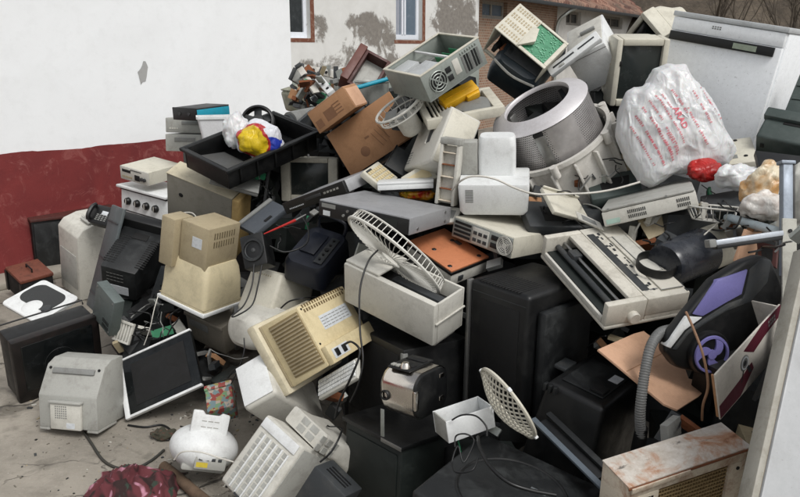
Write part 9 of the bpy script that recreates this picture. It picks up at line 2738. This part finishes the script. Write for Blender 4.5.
((-.27,3.17,.3),(-.95,-.2,.65),(.072,.049,.026),9),
((-.56,6.34,1.62),(-.06,.04,.86),(.11,.012,.03),2),
((-.71,6.03,1.56),(.92,.32,.08),(.041,.017,.068),8),
((-.72,6.23,1.59),(-.05,.35,.45),(.011,.063,.082),2),
((-.42,3.73,1.03),(-.36,-.38,2.55),(.031,.036,.008),3),
((.21,2.51,.44),(-.22,-.19,.06),(.004,.066,.051),8),
((-.78,6.06,1.42),(.31,-.4,2.09),(.11,.024,.06),2),
((1.03,2.91,1.09),(-.18,-.35,2.52),(.06,.093,.023),2),
((.62,3.48,1.18),(.36,.19,1.8),(.021,.036,.046),2),
((-.58,6.28,1.48),(1.06,-.13,1.67),(.04,.076,.021),2),
((-.72,6.15,1.59),(-.11,.06,.49),(.009,.036,.058),7),
((1.25,2.81,1.13),(-.69,.99,.46),(.053,.011,.069),2),
((1.34,2.81,1.17),(-.21,.31,2.11),(.094,.092,.012),9),
((.87,3.59,1.27),(.06,.18,2.11),(.01,.04,.069),9),
((.9,3.54,1.24),(-.14,-.28,2.76),(.101,.009,.034),9),
((1.39,2.85,1.2),(.8,.55,2.77),(.009,.08,.075),2),
((-1.24,4,.39),(-.43,.63,.43),(.074,.032,.025),10),
((-.78,6.14,1.38),(.74,.79,.49),(.049,.028,.05),9),
((1.27,2.93,1.15),(.14,-.31,2.59),(.05,.009,.059),10),
((-.64,5.89,1.61),(.21,.09,2.7),(.055,.102,.011),10),
((.89,3.55,1.24),(-.68,.2,1.23),(.1,.008,.043),2),
((-.76,6.2,1.48),(.4,-.55,1.57),(.088,.065,.004),9),
((1.05,3.1,1.07),(-.16,-.51,3.03),(.029,.057,.011),2),
((-.64,5.89,1.45),(-.51,.28,1.41),(.046,.045,.028),9),
((.87,3.57,1.25),(.23,-.11,2),(.032,.005,.073),7),
((1.34,2.86,1.15),(-.43,-.3,1.53),(.026,.092,.079),2),
((-.7,5.84,1.56),(-.42,-.1,.13),(.08,.103,.015),10),
((1.04,3.1,1.13),(-.81,-1.15,2.67),(.022,.099,.028),6),
((-.79,5.94,1.44),(-1.22,-.34,3),(.032,.029,.086),10),
((-.48,6.3,1.51),(.07,.5,1.56),(.039,.044,.009),7),
((.81,3.53,1.19),(.83,.06,3.01),(.023,.102,.027),10),
]
WIRES = [
([(.62,3.4,1.22),(.66,3.39,1.21),(.69,3.36,1.2),(.74,3.36,1.2),(.81,3.47,1.14)],0.003,0),
([(1.11,2.23,1.22),(1.12,2.23,1.23),(1.12,2.21,1.25),(1.08,2.11,1.28),(1.08,2.08,1.29)],0.003,1),
([(1.08,2.12,1.27),(1.16,2.33,1.21),(1.26,2.61,1.14),(1.24,2.6,1.13),(1.19,2.57,1.13)],0.004,0),
([(1.25,2.77,1.18),(1.28,2.77,1.18),(1.3,2.78,1.18),(1.32,2.8,1.2),(1.36,2.83,1.22)],0.003,0),
([(.74,2.86,.65),(.74,2.87,.67),(.74,2.77,.73),(.76,2.79,.74),(.75,2.67,.79)],0.0025,0),
([(.79,3.39,1.2),(.79,3.41,1.22),(.81,3.48,1.24),(.82,3.5,1.26),(.79,3.5,1.28)],0.003,0),
([(-1.45,3.95,.43),(-1.43,3.96,.43),(-1.41,3.99,.43),(-1.36,3.99,.42),(-1.35,4,.4)],0.004,0),
([(.79,3.5,1.25),(.8,3.47,1.25),(.82,3.47,1.24),(.84,3.48,1.24),(.85,3.49,1.25)],0.0025,0),
([(-1.24,3.84,.48),(-1.25,3.84,.43),(-1.23,3.81,.41),(-1.22,3.77,.39),(-1.23,3.81,.35)],0.003,1),
([(-.59,3.73,.92),(-.59,3.73,.9),(-.58,3.68,.9),(-.59,3.66,.89),(-.59,3.64,.87)],0.004,0),
([(.83,3.12,1.16),(.83,3.19,1.16),(.82,3.24,1.16),(.8,3.28,1.16),(.82,3.43,1.13)],0.003,1),
([(-1.21,3.8,.35),(-1.19,3.77,.39),(-1.19,3.85,.4),(-1.18,3.86,.41),(-1.16,3.87,.44)],0.004,0),
([(1.03,2.89,1.11),(1.01,2.9,1.08),(.99,2.97,1.06),(.98,2.97,1.07),(.95,2.96,1.08)],0.004,0),
([(-.33,3.23,.15),(-.29,2.85,.34),(-.28,2.84,.34),(-.25,2.84,.34),(-.23,2.8,.35)],0.003,0),
([(1.04,3.46,1.3),(1.02,3.46,1.32),(.99,3.5,1.32),(.96,3.48,1.33),(.91,3.5,1.32)],0.003,0),
([(-.77,4.39,1.03),(-.78,4.4,1.05),(-.77,4.36,1.08),(-.79,4.33,1.1),(-.79,4.38,1.12)],0.003,0),
([(1.22,2.87,1.15),(1.22,2.88,1.16),(1.21,2.86,1.17),(1.2,2.9,1.18),(1.2,2.9,1.18)],0.004,0),
([(-1.13,3.88,.5),(-1.18,3.89,.47),(-1.21,3.9,.44),(-1.19,3.82,.42),(-1.17,3.82,.38)],0.004,0),
([(1.26,2.61,1.21),(1.29,2.61,1.18),(1.28,2.61,1.17),(1.25,2.51,1.18),(1.21,2.43,1.18)],0.003,0),
([(.96,3.34,1.24),(.98,3.39,1.25),(.99,3.49,1.26),(.98,3.51,1.27),(.97,3.48,1.3)],0.0025,0),
([(-.72,4.14,.97),(-.73,4.3,.99),(-.75,4.36,1),(-.77,4.39,1.04),(-.79,4.33,1.09)],0.0025,0),
([(-1.26,3.93,.49),(-1.37,4.06,.45),(-1.42,4.09,.42),(-1.43,3.97,.42),(-1.43,3.92,.42)],0.004,1),
([(.94,3.48,1.32),(.95,3.49,1.32),(.96,3.48,1.32),(.97,3.48,1.31),(1,3.49,1.3)],0.003,0),
([(-1.32,3.9,.4),(-1.34,3.88,.4),(-1.35,3.88,.37),(-1.34,3.86,.37),(-1.39,3.88,.34)],0.003,0),
([(-.94,3.62,.36),(-.91,3.62,.34),(-.85,3.6,.33),(-.74,3.3,.44),(-.67,3.2,.49)],0.0025,1),
([(.86,2.26,.68),(.88,2.26,.67),(.88,2.23,.67),(.86,2.19,.67),(.85,2.17,.68)],0.003,0),
([(.71,3.64,1.02),(.65,3.39,1.09),(.64,3.38,1.11),(.64,3.4,1.11),(.64,3.39,1.13)],0.004,0),
([(1.18,2.84,1.25),(1.21,2.85,1.23),(1.22,2.81,1.23),(1.23,2.8,1.23),(1.24,2.8,1.22)],0.0025,0),
([(-1.45,3.99,.43),(-1.42,4.04,.41),(-1.39,4.05,.42),(-1.37,4.07,.45),(-1.34,4.05,.51)],0.0025,0),
([(-1.23,3.76,.37),(-1.28,3.78,.35),(-1.34,3.84,.34),(-1.37,3.84,.35),(-1.45,3.92,.32)],0.003,0),
([(-1.15,3.9,.47),(-1.17,3.89,.46),(-1.18,3.91,.46),(-1.21,3.89,.45),(-1.23,3.88,.43)],0.003,0),
([(-1.28,3.81,.39),(-1.31,3.83,.39),(-1.36,3.88,.37),(-1.37,3.89,.36),(-1.43,3.93,.34)],0.004,0),
([(1,3.52,1.28),(.98,3.51,1.27),(.94,3.47,1.25),(.93,3.49,1.25),(.89,3.44,1.25)],0.0025,1),
([(-.69,4.2,1),(-.72,4.39,.99),(-.74,4.36,1.01),(-.77,4.41,1.04),(-.82,4.43,1.04)],0.004,0),
([(1.07,2.96,1.15),(1.04,2.94,1.15),(1.03,2.96,1.14),(1.03,2.97,1.13),(1,2.99,1.14)],0.0025,0),
([(-1.31,3.79,.35),(-1.28,3.78,.36),(-1.24,3.77,.36),(-1.23,3.78,.39),(-1.22,3.8,.4)],0.004,0),
([(1.33,2.68,1.19),(1.36,2.79,1.17),(1.31,2.77,1.19),(1.3,2.8,1.2),(1.27,2.8,1.21)],0.0025,0),
([(-.47,3.83,.92),(-.5,3.77,.94),(-.55,3.86,.93),(-.58,3.87,.92),(-.63,3.86,.94)],0.0025,0),
([(-1.31,3.87,.46),(-1.3,3.86,.43),(-1.26,3.83,.42),(-1.23,3.81,.41),(-1.19,3.8,.39)],0.003,0),
([(.73,3.51,1.01),(.71,3.29,1.08),(.75,3.28,1.09),(.77,3.19,1.08),(.79,3.17,1.07)],0.003,0),
([(1.2,2.92,1.13),(1.21,2.86,1.14),(1.23,2.86,1.15),(1.23,2.78,1.17),(1.25,2.79,1.21)],0.004,0),
([(1.24,2.86,1.23),(1.28,3.01,1.22),(1.44,3.46,1.16),(1.41,3.5,1.18),(1.36,3.47,1.21)],0.0025,0),
([(-1.36,3.93,.39),(-1.36,3.92,.4),(-1.32,3.89,.4),(-1.3,3.85,.41),(-1.26,3.84,.42)],0.0025,1),
([(1.14,2.94,1.17),(1.16,2.94,1.19),(1.18,2.99,1.21),(1.21,3.03,1.23),(1.21,3.03,1.26)],0.0025,0),
([(1.02,2.92,1.12),(1.03,2.88,1.11),(1.03,2.88,1.08),(1.03,2.89,1.06),(1.01,2.87,1.03)],0.004,0),
([(-1.34,3.98,.48),(-1.31,3.96,.47),(-1.28,3.92,.45),(-1.28,3.89,.43),(-1.25,3.83,.44)],0.003,0),
]
# ================================================================ the mass of scrap inside the heap
def heap():
    g = G()
    mats = [BLACK, BLKDUST, DKGREY, MIDG, GREENBLK, TAN, PALE, CARD, PCB, GALV, RUST]
    for (x, y, z), (a, b, c), (sx, sy, sz), mi in FILL:
        m = Matrix.Rotation(c, 3, 'Z') @ Matrix.Rotation(b, 3, 'Y') @ Matrix.Rotation(a, 3, 'X')
        n0 = len(g.bm.faces)
        g.obox((x, y, z), m @ Vector((1, 0, 0)), m @ Vector((0, 1, 0)), m @ Vector((0, 0, 1)), sx, sy, sz)
        g.bm.faces.ensure_lookup_table()
        for f in g.bm.faces[n0:]:
            f.material_index = mi
    o = g.out('scrap_heap', mats)
    tag(o, 'dark jumble of broken casings filling the inside of the heap', 'scrap', kind='stuff')
heap()
g = G()
for pts, r, mi in WIRES:
    n0 = len(g.bm.faces)
    g.tube(smooth_path(pts, 6), r, 5)
    g.bm.faces.ensure_lookup_table()
    for f in g.bm.faces[n0:]: f.material_index = mi
tag(g.out('wire_tangle', [BLACK, MIDG, CABW], None, 80), 'loose ends of thin wire caught in the gaps of the heap', 'wires', kind='stuff')

# small litter on the concrete around the foot of the heap
rnd = random.Random(12)
g = G()
mats = [DKGREY, TAN, PALE, RUST, BLACK, plastic('grit', '#6b655b', .9, .4)]
for k in range(1500):
    px, py = rnd.uniform(0, 330), rnd.uniform(350, 520)
    if rnd.random() > (.9 if px > 150 else .35): continue
    p = gp(px, py, 0); s_ = abs(rnd.gauss(0, .0026)) + .0012
    n0 = len(g.bm.faces)
    a, u = rnd.uniform(0, 6.3), rnd.uniform(-.3, .3)
    ux = Vector((math.cos(a), math.sin(a), u)).normalized(); uy = Vector((-math.sin(a), math.cos(a), 0))
    g.obox(p + Vector((0, 0, s_*.3)), ux, uy, ux.cross(uy), s_*rnd.uniform(1, 4), s_*rnd.uniform(.7, 2), s_*.8)
    g.bm.faces.ensure_lookup_table(); mi = rnd.choice([0, 1, 5, 5, 5, 5, 5, 2, 4, 5, 5, 0])
    for f in g.bm.faces[n0:]: f.material_index = mi
tag(g.out('ground_litter', mats), 'grit and small plastic bits scattered on the concrete', 'litter', kind='stuff')
